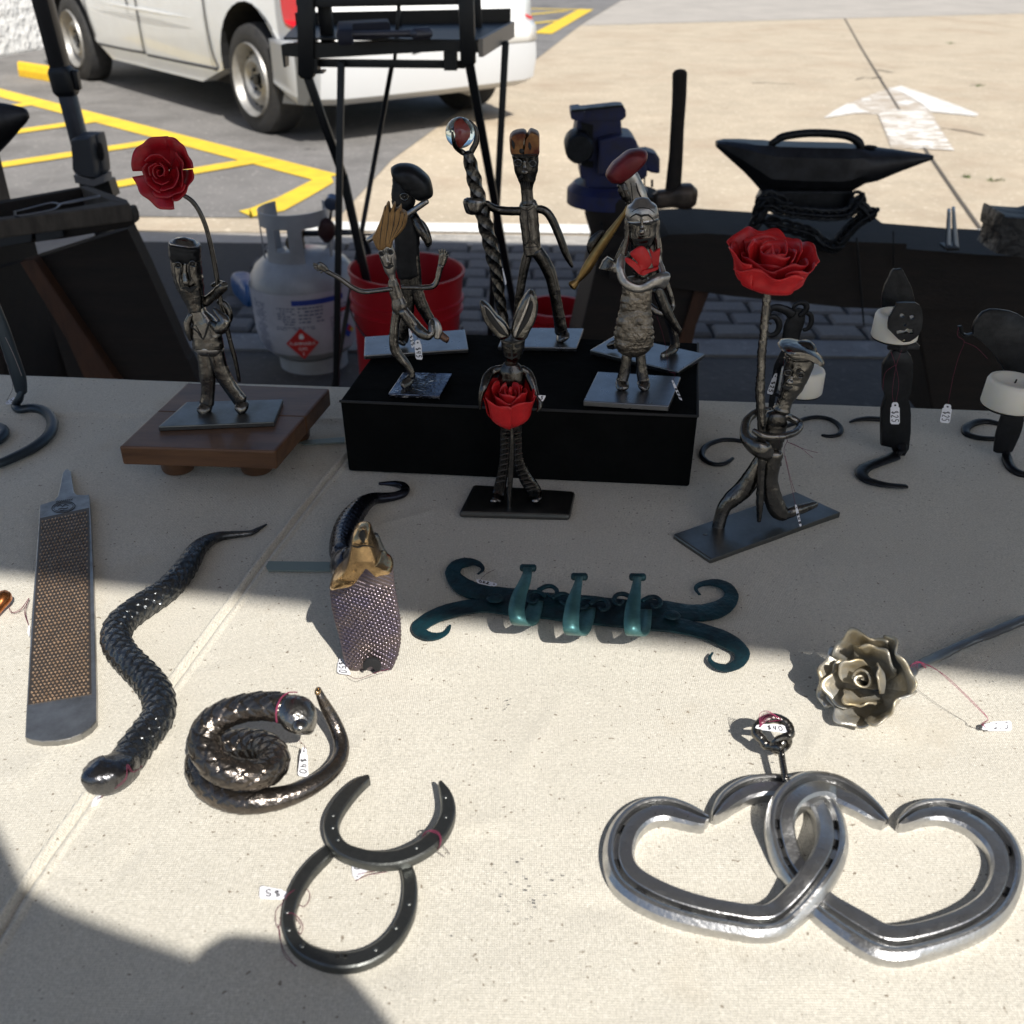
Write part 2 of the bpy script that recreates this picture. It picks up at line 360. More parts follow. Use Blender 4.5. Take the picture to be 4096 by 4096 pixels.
# paved strip: mortar bed and individual pavers
y0, y1 = yk(640), yk(468); sheet('paver_bed', [(-1.75,y0),(8,y0),(8,y1),(-1.75,y1)], .008, mat('dark paver joint sand', (.045,.045,.045), .95, bump=.5, bscale=60, bdist=.01))
bed = bpy.data.objects['paver_bed']
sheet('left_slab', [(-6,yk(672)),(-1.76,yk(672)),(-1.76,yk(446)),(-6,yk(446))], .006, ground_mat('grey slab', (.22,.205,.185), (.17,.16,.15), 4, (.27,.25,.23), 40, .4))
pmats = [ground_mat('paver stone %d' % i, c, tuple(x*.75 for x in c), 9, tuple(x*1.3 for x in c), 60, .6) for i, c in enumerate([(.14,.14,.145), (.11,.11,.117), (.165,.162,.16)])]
bw, bd = .165, .112; rows = int((y1-y0)/bd); meshes = []
for m_ in pmats:
    for v_ in range(2):
        bm = bmesh.new(); bmesh.ops.create_cube(bm, size=1)
        rr = random.Random(v_)
        for q in bm.verts: q.co.x = q.co.x*(bw-.014) + rr.uniform(-.006,.006); q.co.y = q.co.y*(bd-.014) + rr.uniform(-.005,.005); q.co.z *= .05
        bmesh.ops.bevel(bm, geom=[e for e in bm.edges if abs(e.verts[0].co.z + e.verts[1].co.z) > .04], offset=.008, segments=1, affect='EDGES')
        me = bpy.data.meshes.new('brick'); bm.to_mesh(me); bm.free(); me.materials.append(m_); meshes.append(me)
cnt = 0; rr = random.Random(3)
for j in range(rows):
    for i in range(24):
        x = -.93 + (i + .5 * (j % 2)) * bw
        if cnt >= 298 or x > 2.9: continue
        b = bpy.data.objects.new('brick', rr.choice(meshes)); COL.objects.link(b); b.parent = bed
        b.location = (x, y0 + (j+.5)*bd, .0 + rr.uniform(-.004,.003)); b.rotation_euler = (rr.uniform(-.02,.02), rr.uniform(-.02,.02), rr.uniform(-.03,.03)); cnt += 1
# pale band at the near side of the pavers
mb = MB(); box(mb, Vector((1, (yk(672)+yk(641))/2, 0)), (14, yk(641)-yk(672)-.006, .024)); struct('pale_edging', mb, ground_mat('dull edging concrete', (.20,.205,.21), (.15,.15,.155), 8, (.26,.26,.26), 40, .5), smooth=False)

# painted lines: strips between ground points
def strip(mb, a, b, w, z):
    a = Vector((a.x, a.y, z)); b = Vector((b.x, b.y, z)); d = (b-a).normalized(); n_ = Vector((-d.y, d.x, 0)) * w/2
    mb.add([a-n_, a+n_, b+n_, b-n_], [(0,1,2,3)])
mb = MB(); g = lambda z, x, y: gz(z, x, y)
z0 = .0125
for a, b, w_ in [(g('A',-700,480), g('B',540,1262), .17)]: strip(mb, a, b, w_, z0)
struct('yellow_bay_line', mb, yellow, smooth=False)
mb = MB(); mb.add([Vector((p.x,p.y,z0+.001)) for p in (g('A',1680,1502), g('B',0,1485), g('B',200,1405), g('B',485,1258), g('B',560,1228), g('B',588,1300), g('B',420,1400), g('B',240,1500), g('B',0,1545), g('A',1780,1545))], [(0,1,8,9),(1,2,7,8),(2,3,6,7),(3,4,5,6)]); struct('yellow_chevron_tip', mb, yellow, smooth=False)
for k, (a, b) in enumerate([(g('A',-600,860), g('A',330,725)), (g('A',-600,1045), g('A',760,846)), (g('A',-600,1270), g('A',1270,983)), (g('A',700,1335), g('A',1880,1130)), ]):
    mb = MB(); strip(mb, a, b, .13, z0+.001+k*.0004); struct('yellow_hatch_line', mb, yellow, smooth=False)
mb = MB()
for a, b, w_ in [(g('C',-100,60), g('C',560,74), .13), (g('C',-100,140), g('C',470,82), .10), (g('C',-100,205), g('C',430,150), .10), (g('C',-60,215), g('C',330,240), .13), (g('C',300,244), g('C',605,72), .22)]: strip(mb, a, b, w_, z0 + len(mb.f)*.0006)
struct('far_yellow_hatching', mb, yellow, smooth=False)
# white arrow, worn
am = bpy.data.materials.new('worn white arrow paint'); am.use_nodes = True; n = am.node_tree.nodes; l = am.node_tree.links; b = n['Principled BSDF']; b.inputs['Roughness'].default_value = .85
tc = n.new('ShaderNodeTexCoord'); mp = n.new('ShaderNodeMapping'); mp.inputs['Scale'].default_value = (1, 2.4, 1); t = n.new('ShaderNodeTexNoise'); t.inputs['Scale'].default_value = 5.5; t.inputs['Detail'].default_value = 8; t.inputs['Roughness'].default_value = .75
r_ = n.new('ShaderNodeMapRange'); r_.inputs[1].default_value = .47; r_.inputs[2].default_value = .53
x = n.new('ShaderNodeMix'); x.data_type = 'RGBA'; x.inputs[6].default_value = (.43,.36,.28,1); x.inputs[7].default_value = (.75,.73,.68,1)
l.new(tc.outputs['Object'], mp.inputs[0]); l.new(mp.outputs[0], t.inputs['Vector']); l.new(t.outputs[0], r_.inputs[0]); l.new(r_.outputs[0], x.inputs[0]); l.new(x.outputs[2], b.inputs['Base Color'])
mb = MB()
for P in ([(905,800),(1010,770),(1250,780),(1300,850),(1440,1055),(1300,1048),(1000,990),(950,900)],):
    V_ = [gz('D', x_, y_, .009) for x_, y_ in P]; mb.add(V_, [tuple(t_) for t_ in tessellate_polygon([V_])])
struct('arrow_shaft_paint', mb, am, smooth=False)
mb = MB(); V_ = [gz('D', x_, y_, .0075) for x_, y_ in [(525,828),(700,725),(900,650),(1060,600),(1300,680),(1615,808),(1280,788),(1320,860),(1445,1055),(1000,1040),(905,800),(740,796)]]; mb.add(V_, [tuple(t_) for t_ in tessellate_polygon([V_])])
am2 = am.copy(); am2.name = 'faded arrow paint'
for q_ in am2.node_tree.nodes:
    if q_.type == 'MAP_RANGE': q_.inputs[1].default_value = .49; q_.inputs[2].default_value = .64
struct('faded_arrow', mb, am2, smooth=False)
mb = MB()
for P in ([(525,828),(600,775),(690,728),(740,728),(780,758),(850,785),(740,795)], [(975,622),(1070,603),(1300,680),(1500,755),(1615,800),(1600,815),(1450,800),(1270,782),(1230,740),(1150,690),(1060,640)],
          [(790,690),(850,688),(860,705),(795,710)], [(1030,715),(1100,702),(1180,712),(1120,735),(1060,732)]):
    V_ = [gz('D', x_, y_, .0095) for x_, y_ in P]; mb.add(V_, [tuple(t_) for t_ in tessellate_polygon([V_])])
struct('arrow_head_paint', mb, mat('white road paint', (.74,.73,.69), .85, 0, (.60,.56,.50), 9, contrast=.25), smooth=False)
# joints in the concrete
jm = mat('dark concrete joint', (.10,.085,.07), .95)
mb = MB(); pj = [g('D',672,133), g('D',790,345), g('D',940,590), g('D',1120,890), g('D',1300,1150), g('D',1470,1400), g('D',1640,1640)]
for a, b in zip(pj, pj[1:]): strip(mb, a, b, .018, .0086)
struct('concrete_joint', mb, jm, smooth=False)
for P_ in ([(750,566),(800,552),(860,556),(935,547)], [(1320,905),(1420,915),(1520,930),(1650,958)], [(800,488),(900,495),(1010,516)], [(1490,1246),(1560,1248)], [(20,590),(120,588),(200,592),(330,596)], [(1560,602),(1640,606)]):
    mb = MB()
    for a, b in zip(P_, P_[1:]): strip(mb, gz('D', *a), gz('D', *b), random.uniform(.012,.03), .0088)
    struct('concrete_crack', mb, jm, smooth=False)
mb = MB(); strip(mb, tb + Vector((0,0,0)), fr_, .03, .0086); struct('far_concrete_joint', mb, jm, smooth=False)
mb = MB()
for (x_, y_, w_) in ((1730,1270,60),(1530,1247,20),(1620,605,40),(1420,305,30)):
    for k in range(26):
        p = gz('D', x_ + random.gauss(0, w_*.5), y_ + random.gauss(0, 3), .004); a = random.random()*6.3
        mb.add([p, p + Vector((.012*math.cos(a), .012*math.sin(a), 0)), p + Vector((.01*math.sin(a), .01*math.cos(a), random.uniform(.004,.02)))], [(0,1,2)])
o = mk('joint_weeds', mb, mat('weeds', (.10,.13,.05), .9), smooth=False); o['kind'] = 'stuff'

# ------------------------------------------------------------------ white wall, wheel stop
wa, wb = gz('d', -60, 121), gz('d', 66, 98)
d_ = (wb - wa).normalized(); n_ = Vector((-d_.y, d_.x, 0)); 
wa2 = wa - d_*6; wb2 = wb + d_*2.5
mb = MB(); prism(mb, [wa2, wb2, wb2 + n_*.25, wa2 + n_*.25], (0,0,3.2)); t = mk('stucco_wall', mb, stucco, smooth=False, bevel=.03); tagp(t, 'rough white stucco wall behind the front of the white van', 'wall')
a, b_ = gz('A', 135, 545), gz('A', 262, 545); e = (gz('A', 420, 600) - b_).normalized(); W_ = (b_-a)
ln = 1.8; c_ = a
th = thing('wheel_stop', 'yellow painted concrete wheel stop at the end of the parking bay', 'wheel stop', a)
mb = MB(); ws = W_.length; e = Vector((.80,-.60,0)).normalized(); s_ = Vector((-.2,1,0)).normalized()
hh = .115; prof = [(0,0),(.0,.06),(.035,hh),(.115,hh),(.15,.06),(.15,0)]
P = [a + s_*p + Vector((0,0,q)) for p, q in prof]; prism(mb, P, e*.62); mk('stop_body', mb, ystop, th, smooth=False, bevel=.012)
# ------------------------------------------------------------------ tent canopy (casts the big shade)
ez, et = 2.05, 2.25
nl, nr = Vector((-.361+SX*1.3, .571-SY*1.3, ez)), Vector((.317+SX*1.3, .468-SY*1.3, ez))
nd = (nr-nl).normalized()
fl0, fr0 = Vector((-1.599+SX*et, 4.20-SY*et, ez)), Vector((.279+SX*et, 4.045-SY*et, ez))
fd = (fr0-fl0).normalized()
def onx(p, d, x): return p + d*((x-p.x)/d.x)
XL, XR = -1.0, 4.6
A_, B_, C_, D_ = onx(nl, nd, XL-.05), onx(nl, nd, XR), onx(fl0, fd, XR), onx(fl0, fd, XL)
th = thing('tent', 'pale fabric market tent on grey legs shading the stall', 'tent', (D_.x, D_.y, 0))
mb = MB(); up = Vector((0,0,et-ez)); q = [A_, B_, C_, D_]; pk1 = (A_+D_)/2 + Vector((1.4,0,.85)); pk2 = (B_+C_)/2 + Vector((-1.4,0,.85))
vs = [p+up for p in q] + [pk1, pk2]; mb.add(vs, [(0,1,5,4),(1,2,5),(2,3,4,5),(3,0,4)]); mk('roof', mb, tentm, th, smooth=False, solid=.002)
mb = MB()
for i in range(4): a, b = q[i], q[(i+1)%4]; mb.add([a, b, b+up, a+up], [(0,1,2,3)])
mk('valance', mb, tentm, th, smooth=False, solid=.002)
# the leg in view with its slider bracket
Yl = D_.y + .02
L0 = yz('A', 480, 900, Yl); 
def legline(v): return yz('A', 300 + (v)*.262, v, Yl)
pa, pb = legline(0), legline(1350); d = (pb-pa); foot = pa + d*((0-pa.z)/d.z); top = pa + d*((et-pa.z)/d.z)
mb = MB(); bar(mb, legline(560), top, .037); mk('leg', mb, legm, th)
mb = MB(); bar(mb, foot, legline(620), .034); mk('leg', mb, legm, th)
mb = MB(); c = legline(565); bar(mb, legline(490), legline(645), .048, .046, sq=10); box(mb, legline(560)+Vector((.028,0,0)), (.012,.02,.04)); mk('slider_bracket', mb, blackmt, th, bevel=.004)
for P in (A_, B_, C_):
    mb = MB(); bar(mb, Vector((P.x, P.y, 0)), Vector((P.x, P.y, et)), .034); mk('leg', mb, legm, th)
# grey clamp box hanging on the leg
cc = yz('AC', 990, 860, Yl-.03); th = thing('clamp_light', 'dark grey box with oval finger hole strapped to the tent leg', 'clip box', cc)
mb = MB(); puff(mb, [yz('AC', x, y, Yl-.05) for x, y in ((820,720),(850,680),(1000,665),(1050,700),(1100,1080),(1070,1125),(860,1070),(835,900))], .05, (0,1,0), rd=.12); mk('case', mb, greypl, th)
mb = MB(); puff(mb, [yz('AC', x, y, Yl-.02) for x, y in ((905,650),(960,630),(1090,635),(1130,670),(1190,1030),(1160,1090),(1080,1100),(1060,700))], .045, (0,1,0), rd=.12); mk('handle_side', mb, greypl, th)
mb = MB(); puff(mb, [yz('AC', x, y, Yl-.048) for x, y in ((1085,760),(1105,745),(1130,790),(1150,900),(1135,945),(1105,930),(1085,850))], .008, (0,1,0), rd=.1); mk('finger_hole', mb, under, th)
mb = MB(); puff(mb, [yz('AC', x, y, Yl-.045) for x, y in ((850,1080),(860,1075),(1080,1125),(1195,1080),(1205,1160),(1080,1205),(870,1165))], .05, (0,1,0), rd=.06, sub=1); mk('band', mb, greypl2, th)
mb = MB(); prism(mb, [yz('AC', x, y, Yl-.03) for x, y in ((865,1165),(1200,1170),(1260,1350),(900,1330))], (0,.04,0)); mk('foot_block', mb, blackmt, th)

# ------------------------------------------------------------------ van
vx = Vector((-.66,.75,0)).normalized(); vy = Vector((vx.y,-vx.x,0))       # vx forward, vy from the near side to the far side
rw = Vector((-1.593,6.428,0)) ; VO = rw - vx*.64
def V(x, y, z): return VO + vx*x + vy*y + Vector((0,0,z))
th = thing('van', 'white panel van parked with its rear corner and rear wheel towards the stall', 'van', VO)
WB, VW, VL = 2.92, 1.70, 4.35; rA = .405
def arch(cx, n=14): return [(cx + rA*math.cos(math.pi*i/n), .33 + rA*math.sin(math.pi*i/n)*1.0) for i in range(n+1)]
side = [(.02,.42),(.30,.24)] + [(p[0], max(p[1], .24)) for p in reversed(arch(.64))] + [(1.4,.22),(2.9,.22)] + [(p[0], max(p[1],.22)) for p in reversed(arch(.64+WB))] + [(4.2,.26),(4.33,.45),(4.33,.75),(4.15,.98),(3.45,1.15),(2.75,1.75),(2.5,1.84),(.3,1.86),(.08,1.75),(.0,.95)]
mb = MB(); n = len(side); ys = [(0,.985,.03),(.04,1.0,.0),(.08,1,0),(VW-.08,1,0),(VW-.04,1,0),(VW,.985,.03)]
vs = []; 
def inset(y, z):  # tumblehome
    t_ = max(0, z-.75); k = .13*t_ ; c_ = .02*math.cos((z-.62)*5)*(1 if z < 1.0 else .3)
    return k - c_
for y, s_, e_ in ys:
    for x, z in side:
        yy = y + (inset(y, z)+e_*.6)*(1 if y < VW/2 else -1); vs.append(V(.0 + x + (e_*(1 if x < .5 else -1 if x > 3.9 else 0)), yy, z))
fs = [(i*n+k, i*n+(k+1)%n, (i+1)*n+(k+1)%n, (i+1)*n+k) for i in range(len(ys)-1) for k in range(n)]
mb.add(vs, fs)
for i in (0, len(ys)-1):
    P2 = [Vector((x, z, 0)) for x, z in side]
    mb.add([vs[i*n+k] for k in range(n)], [tuple(t_) for t_ in tessellate_polygon([P2])])
body = mk('body', mb, vanw, th, sharp=35)
for cx in (.64, .64+WB):
    for yy in (.012, VW-.012):
        mb = MB()
        vs = [V(cx + (rA-.004)*math.cos(math.pi*i/16), yy + (inset(yy, .33+rA*math.sin(math.pi*i/16)))*(1 if yy<1 else -1), .33 + (rA-.004)*math.sin(math.pi*i/16)) for i in range(17)]
        vs2 = [p + vy*(.3 if yy < 1 else -.3) for p in vs]
        mb.add(vs+vs2, [(i,i+1,18+i,17+i) for i in range(16)] + [tuple(range(17,34))]); mk('wheel_well', mb, under, th, smooth=False)
mb = MB(); box(mb, V(2.2,.85,.28), (VL-.8, VW-.25, .12), rz=math.atan2(vx.y, vx.x)); mk('underbody', mb, under, th, smooth=False)
def wheel(cx, yy, sgn):
    M = Matrix.Translation(V(cx, yy, .31)) @ Matrix(((vx.x, 0, vy.x*sgn), (vx.y, 0, vy.y*sgn), (0, 1, 0))).to_4x4()
    mb = MB(); lathe(mb, caps=False, prof=[(.195,-.09),(.21,-.10),(.27,-.10),(.30,-.085),(.31,-.05),(.312,0),(.31,.05),(.30,.085),(.27,.10),(.21,.10),(.195,.09)], n=48, M=M); ty = mk('wheel', mb, rubber, th)
    mb = MB(); lathe(mb, caps=False, prof=[(.208,-.10),(.203,-.116),(.194,-.102),(.186,-.05),(.170,-.03),(.155,-.04),(.125,-.078),(.105,-.085),(.078,-.06),(.07,-.045),(.03,-.05),(.0001,-.053)], n=48, M=M); mk('rim', mb, rimm, ty)
    mb = MB()
    for k in range(16):
        a = 2*math.pi*k/16;         M2 = M @ Matrix.Translation((.150*math.cos(a), .150*math.sin(a), -.047)) @ Matrix.Rotation(a, 4, 'Z') @ Matrix.Diagonal((.8,1.15,1,1)); lathe(mb, [(.0165,-.004),(.0001,-.0055)], n=10, M=M2); mk('wheel_hole', mb, blackmt, ty)
    mb = MB()
    for k in range(5):
        a = 2*math.pi*k/5; M2 = M @ Matrix.Translation((.055*math.cos(a), .055*math.sin(a), -.055)); lathe(mb, [(.011,-.004),(.009,-.02),(.0001,-.021)], n=8, M=M2)
    o_ = mk('wheel_bolts', mb, blackmt, ty); o_['kind'] = 'stuff'
    mb = MB(); lathe(mb, [(.033,-.045),(.031,-.075),(.0001,-.078)], n=20, M=M); mk('hub_cap', mb, blackmt, ty)
wheel(.64, .085, 1); wheel(.64+WB, .085, 1); wheel(.64, VW-.085, -1); wheel(.64+WB, VW-.085, -1)
# seams on the side
def seam(L, name='door_seam'):
    mb = MB(); P = [V(x, inset(0, z)-.001+.012, z) for x, z in cr(L, 4)]
    tube(mb, [(p, .009) for p in P], fl=.35, n=8, sub=1, ref=tuple(vy), noise=0); mk(name, mb, mat('seam shadow gap', (.06,.06,.06), .8), th)
seam([(1.17,1.3),(1.17,.75),(1.15,.42),(1.12,.33),(1.3,.32),(2.2,.31)])
seam([(2.22,1.3),(2.21,.75),(2.24,.36),(2.3,.32),(3.1,.31)]); seam([(2.40,1.3),(2.40,.8),(2.36,.60)]); seam([(3.2,.9),(3.19,.6),(3.12,.36)])
mb = MB(); P = [V(x, inset(0, z)+.004, z) for x, z in ((1.35,.60),(1.8,.60),(2.3,.605),(2.9,.61))]
tube(mb, [(P[0],.002),(P[1],.010),(P[2],.010),(P[3],.002)], fl=.35, n=12, ref=tuple(vy), noise=0); mk('door_crease', mb, vanw, th)
# rear: bumper, lamps, doors
mb = MB(); pts = []
prof = [(-.01,.56),(-.075,.53),(-.085,.40),(-.06,.28),(.02,.24)]
ysq = [(-.012,.36),(-.004,.12),(.05,.02),(.18,-.04),(.5,-.055),(VW/2,-.06),(VW-.5,-.055),(VW-.18,-.04),(VW-.05,.02),(VW+.004,.12),(VW+.012,.36)]
for yy, xo in ysq:
    for x, z in prof: pts.append(V(x + xo if abs(xo) < .1 else xo + x*.1, yy, z if abs(xo) < .3 else (z if z > .3 else .33)))
m_ = len(prof); mb.add(pts, [(i*m_+k, (i+1)*m_+k, (i+1)*m_+k+1, i*m_+k+1) for i in range(len(ysq)-1) for k in range(m_-1)]); mk('rear_bumper', mb, vanlow, th, solid=.02)
mb = MB(); prism(mb, [V(x, -.012, z) for x, z in ((-.02,.52),(.20,.52),(.215,.45),(.27,.27),(.30,.22),(.02,.24),(-.04,.30))], vy*.03); mk('bumper_side', mb, vangr, th, smooth=False, bevel=.006)
mb = MB(); pts = []
prof2 = [(-.015,.80),(-.03,.62),(-.078,.58),(-.092,.50)]
for yy, xo in ysq[2:-2]:
    for x, z in prof2: pts.append(V(x + xo*.9 - .002, yy, z))
mb.add(pts, [(i*4+k, (i+1)*4+k, (i+1)*4+k+1, i*4+k+1) for i in range(len(ysq)-5) for k in range(3)]); mk('bumper_step', mb, vanw, th, solid=.012)
for s_ in (0, 1):
    f_ = (lambda y: y) if s_ == 0 else (lambda y: VW-y)
    mb = MB(); puff(mb, [V(x, f_(y), z) for x, y, z in ((.20,-.005,.66),(.10,-.008,.62),(.0,.01,.60),(-.03,.08,.62),(-.03,.13,.66),(-.02,.14,.9),(.0,.10,1.15),(.08,.05,1.25),(.17,.03,1.2),(.21,.0,.9))], .07, (vx+vy)*1, rd=.1); mk('tail_light', mb, redlamp, th)
    mb = MB(); puff(mb, [V(x, f_(y), z) for x, y, z in ((-.012,.10,.76),(-.035,.16,.78),(-.035,.165,.86),(-.012,.12,.86))], .03, vx, rd=.15); mk('reversing_light', mb, clearlp, th)
mb = MB(); tube(mb, [(V(-.012,VW*.5,.6), .004), (V(-.012,VW*.5,1.7), .004)], n=6, noise=0); mk('rear_door_seam', mb, under, th)
mb = MB(); prism(mb, [V(-.012,y,z) for y, z in ((.28,1.15),(.80,1.15),(.80,1.6),(.30,1.6))], vx*.01); prism(mb, [V(-.012,y,z) for y, z in ((.90,1.15),(1.42,1.15),(1.40,1.6),(.90,1.6))], vx*.01); mk('rear_window', mb, glassd, th, smooth=False)
mb = MB(); a_, b_ = V(2.45,inset(0,1.2)-.004,1.15), V(3.3,inset(0,1.2)-.004,1.15)
prism(mb, [V(2.45,inset(0,1.1)-.003,1.12), V(3.35,inset(0,1.1)-.003,1.12), V(2.8,inset(0,1.65)-.003,1.65), V(2.45,inset(0,1.65)-.003,1.65)], vy*.01); mk('side_window', mb, glassd, th, smooth=False)
mb = MB(); tube(mb, [(V(.35,1.18,.24),.028),(V(.0,1.18,.22),.028)], ref=(0,0,1), fl=1, noise=0); mk('exhaust_pipe', mb, rimm, th)
mb = MB(); prism(mb, [V(-.085-.06,y,z) for y, z in ((.62,.44),(1.08,.44),(1.08,.5),(.62,.5))], vx*.01); mk('number_plate_recess', mb, under, th, smooth=False)

# ------------------------------------------------------------------ tool stand
Ys = 2.35
th = thing('tool_stand', 'black metal tool stand with shelf and crossed legs in front of the van', 'stand', gz('d', 640, 760))
def leg3(z, a, b, wpx, ya, yb, name='leg', m=blackmt):
    A1 = yz(z, *a, ya); B1 = yz(z, *b, yb)
    if b[1] > 1700 and name == 'leg': B1 = A1 + (B1-A1)*(A1.z/(A1.z-B1.z))
    mb = MB(); w_ = wpx/ZM[z][2]*pxm(A1); bar(mb, A1, B1, w_, w_*.8, sq=8); mk(name, mb, m, th)
leg3('B', (640,440), (615,2100), 52, Ys, Ys); leg3('B', (1795,300), (1700,2100), 50, Ys+.25, Ys+.3)
leg3('B', (370,440), (660,1250), 62, Ys, Ys+.05); leg3('B', (655,1235), (800,1880), 62, Ys+.05, Ys+.1)
leg3('B', (1000,440), (770,1705), 34, Ys+.35, Ys+.2); leg3('B', (1540,440), (1770,1705), 66, Ys, Ys+.3)
leg3('B', (640,1640), (900,1650), 16, Ys+.2, Ys+.22, 'brace')
mb = MB(); prism(mb, [yz('V', x, y, Ys) for x, y in ((38,290),(1300,330),(1300,262),(1200,258),(400,275),(60,285))], (0,.03,0)); prism(mb, [yz('V', x, y, Ys-.004) for x, y in ((38,290),(45,360),(270,375),(1080,330),(1300,340),(1310,330),(1300,262),(400,275))], (0,.03,0)); mk('front_bar', mb, blackmt, th, smooth=False)
mb = MB(); z1 = yz('V', 700, 262, Ys).z; bl = PZ(*uv('V', 400, 160), z1+.005); br = PZ(*uv('V', 1518, 140), z1+.005); fl1 = yz('V', 60, 288, Ys); fr1 = yz('V', 1310, 335, Ys)
prism(mb, [Vector((fl1.x,fl1.y,z1)), Vector((fr1.x,fr1.y,z1)), Vector((br.x,br.y,z1)), Vector((bl.x-.1,bl.y,z1))], (0,0,.004)); mk('shelf', mb, blackmt, th, smooth=False)
mb = MB(); prism(mb, [Vector((fr1.x,fr1.y,z1-.03)), Vector((fr1.x,fr1.y,z1+.006)), Vector((br.x,br.y,z1+.006)), Vector((br.x,br.y,z1-.03))], (.01,0,0)); mk('shelf_end_plate', mb, mat('lit tan end plate', (.28,.25,.22), .5, .3), th, smooth=False)  # tan colour carries the light falling on this black stand's end
mb = MB(); prism(mb, [Vector((br.x,br.y,z1+.004)), Vector((bl.x-.1,bl.y,z1+.004)), Vector((bl.x-.1,bl.y,z1+.03)), Vector((br.x,br.y,z1+.035))], (0,.01,0)); mk('shelf_back_rail', mb, blackmt, th, smooth=False)
leg3('V', (270,405), (1220,415), 48, Ys+.02, Ys+.02, 'lower_bar')
leg3('V', (205,480), (200,-160), 108, Ys, Ys, 'upright'); leg3('V', (345,300), (300,-160), 88, Ys+.06, Ys+.06, 'upright'); leg3('V', (1245,400), (1225,-160), 100, Ys, Ys, 'upright'); leg3('V', (1320,330), (1295,-160), 45, Ys+.3, Ys+.3, 'upright')
leg3('V', (150,18), (1260,-2), 55, Ys, Ys, 'cross_bar'); leg3('V', (800,0), (770,400), 24, Ys+.03, Ys+.03, 'thin_rod'); leg3('V', (795,-20), (802,180), 24, Ys+.3, Ys+.3, 'thin_rod')
for L_ in (((180,380),(270,380),(275,460),(310,460),(310,475),(200,480)), ((1085,335),(1170,335),(1172,455),(1088,455)), ((45,355),(65,360),(68,435),(55,432))):
    mb = MB(); prism(mb, [yz('V', x, y, Ys-.01) for x, y in L_], (0,.04,0)); mk('bracket', mb, blackmt, th, smooth=False)
# tool lying on the shelf
mb = MB(); zz = z1+.02
tube(mb, [(PZ(*uv('V', x, y), zz), r) for x, y, r in ((405,222,.007),(700,218,.007),(880,215,.008),(910,218,.012),(990,214,.012))], fl=1, ref=(0,0,1), n=10); t = mk('steel_tool', mb, mat('greyish tool steel', (.10,.10,.12), .4, .7)); tagp(t, 'long steel tool lying on the shelf of the black stand', 'tool')
mb = MB(); puff(mb, [PZ(*uv('V', x, y), zz+.004) for x, y in ((400,185),(740,165),(745,190),(500,205),(495,240),(400,245))], .03, (0,0,1), rd=.1, sub=1); t = mk('tool_pouch', mb, mat('dark blue pouch', (.02,.022,.04), .7)); tagp(t, 'dark blue tool pouch on the shelf of the black stand', 'pouch')

# ------------------------------------------------------------------ propane cylinder
tc_ = Vector((-.600, 2.77, 0)); rT = .152; tilt = Matrix.Rotation(R(-2.0), 4, 'Y')
th = thing('propane_tank', 'white propane gas cylinder with printed sleeve and red diamond', 'gas cylinder', tc_)
MT = Matrix.Translation(tc_) @ tilt
mb = MB(); lathe(mb, [(.02,.035),(.08,.04),(.12,.06),(.143,.09),(.152,.13),(.152,.25),(.146,.285),(.13,.31),(.105,.33),(.06,.345),(.02,.35)], n=64, M=MT); mk('shell', mb, tankw, th)
mb = MB(); lathe(mb, [(.095,.0),(.10,.0),(.10,.045),(.095,.045)], n=48, M=MT); mk('foot_ring', mb, tankw, th)
rs = rT+.0012
def tp(a, z, r=rs): return MT @ Vector((r*math.sin(a), -r*math.cos(a), z))
def tquad(a0, a1, z0_, z1_, r=rs, n_=12, mb=None):
    mb = mb or MB(); vs = []
    for i in range(n_+1):
        a = a0 + (a1-a0)*i/n_; vs += [tp(a, z0_, r), tp(a, z1_, r)]
    mb.add(vs, [(2*i, 2*i+2, 2*i+3, 2*i+1) for i in range(n_)]); return mb
mk('sleeve', tquad(-2.6, 2.6, .085+.05, .262, n_=64), label, th)
mb = MB(); vs = []
for i in range(65):
    a = -2.6 + 5.2*i/64
    for j in range(5): t_ = j/4; vs.append(tp(a, .08+.055*t_, .1395+.0137*math.sin(t_*1.45)/math.sin(1.45)))
mb.add(vs, [(i*5+j, (i+1)*5+j, (i+1)*5+j+1, i*5+j+1) for i in range(64) for j in range(4)]); mk('sleeve_bottom', mb, label, th)
mk('blue_band', tquad(-.05, .95, .232, .247, rs+.0006), inkblue, th)
def diamond(a, z, s_, m, r, name):
    mb = MB(); vs = []; N = 10
    for i in range(N+1):
        t_ = -1 + 2*i/N; h = (1-abs(t_))*s_; vs += [tp(a + t_*s_/rT, z-h, r), tp(a + t_*s_/rT, z+h, r)]
    mb.add(vs, [(2*i, 2*i+2, 2*i+3, 2*i+1) for i in range(N)]); mk(name, mb, m, th)
diamond(.05, .122, .046, inkred, rs+.0010, 'red_diamond')
diamond(.98, .135, .022, inkblue, rs+.0010, 'hazard_diamond'); diamond(1.03, .139, .011, inkred, rs+.0016, 'hazard_diamond'); diamond(1.09, .132, .008, inkyel, rs+.0016, 'hazard_diamond')
def text_mesh(s, size=1.0):
    c = bpy.data.curves.new('t', 'FONT'); c.body = s; c.size = size; c.align_x = 'CENTER'; c.align_y = 'CENTER'; c.resolution_u = 3
    o = bpy.data.objects.new('t', c); COL.objects.link(o); bpy.context.view_layer.update()
    me = bpy.data.meshes.new_from_object(o.evaluated_get(bpy.context.evaluated_depsgraph_get())); vs = [v.co.copy() for v in me.vertices]; fs = [tuple(p.vertices) for p in me.polygons]
    bpy.data.objects.remove(o); bpy.data.curves.remove(c); bpy.data.meshes.remove(me); return vs, fs
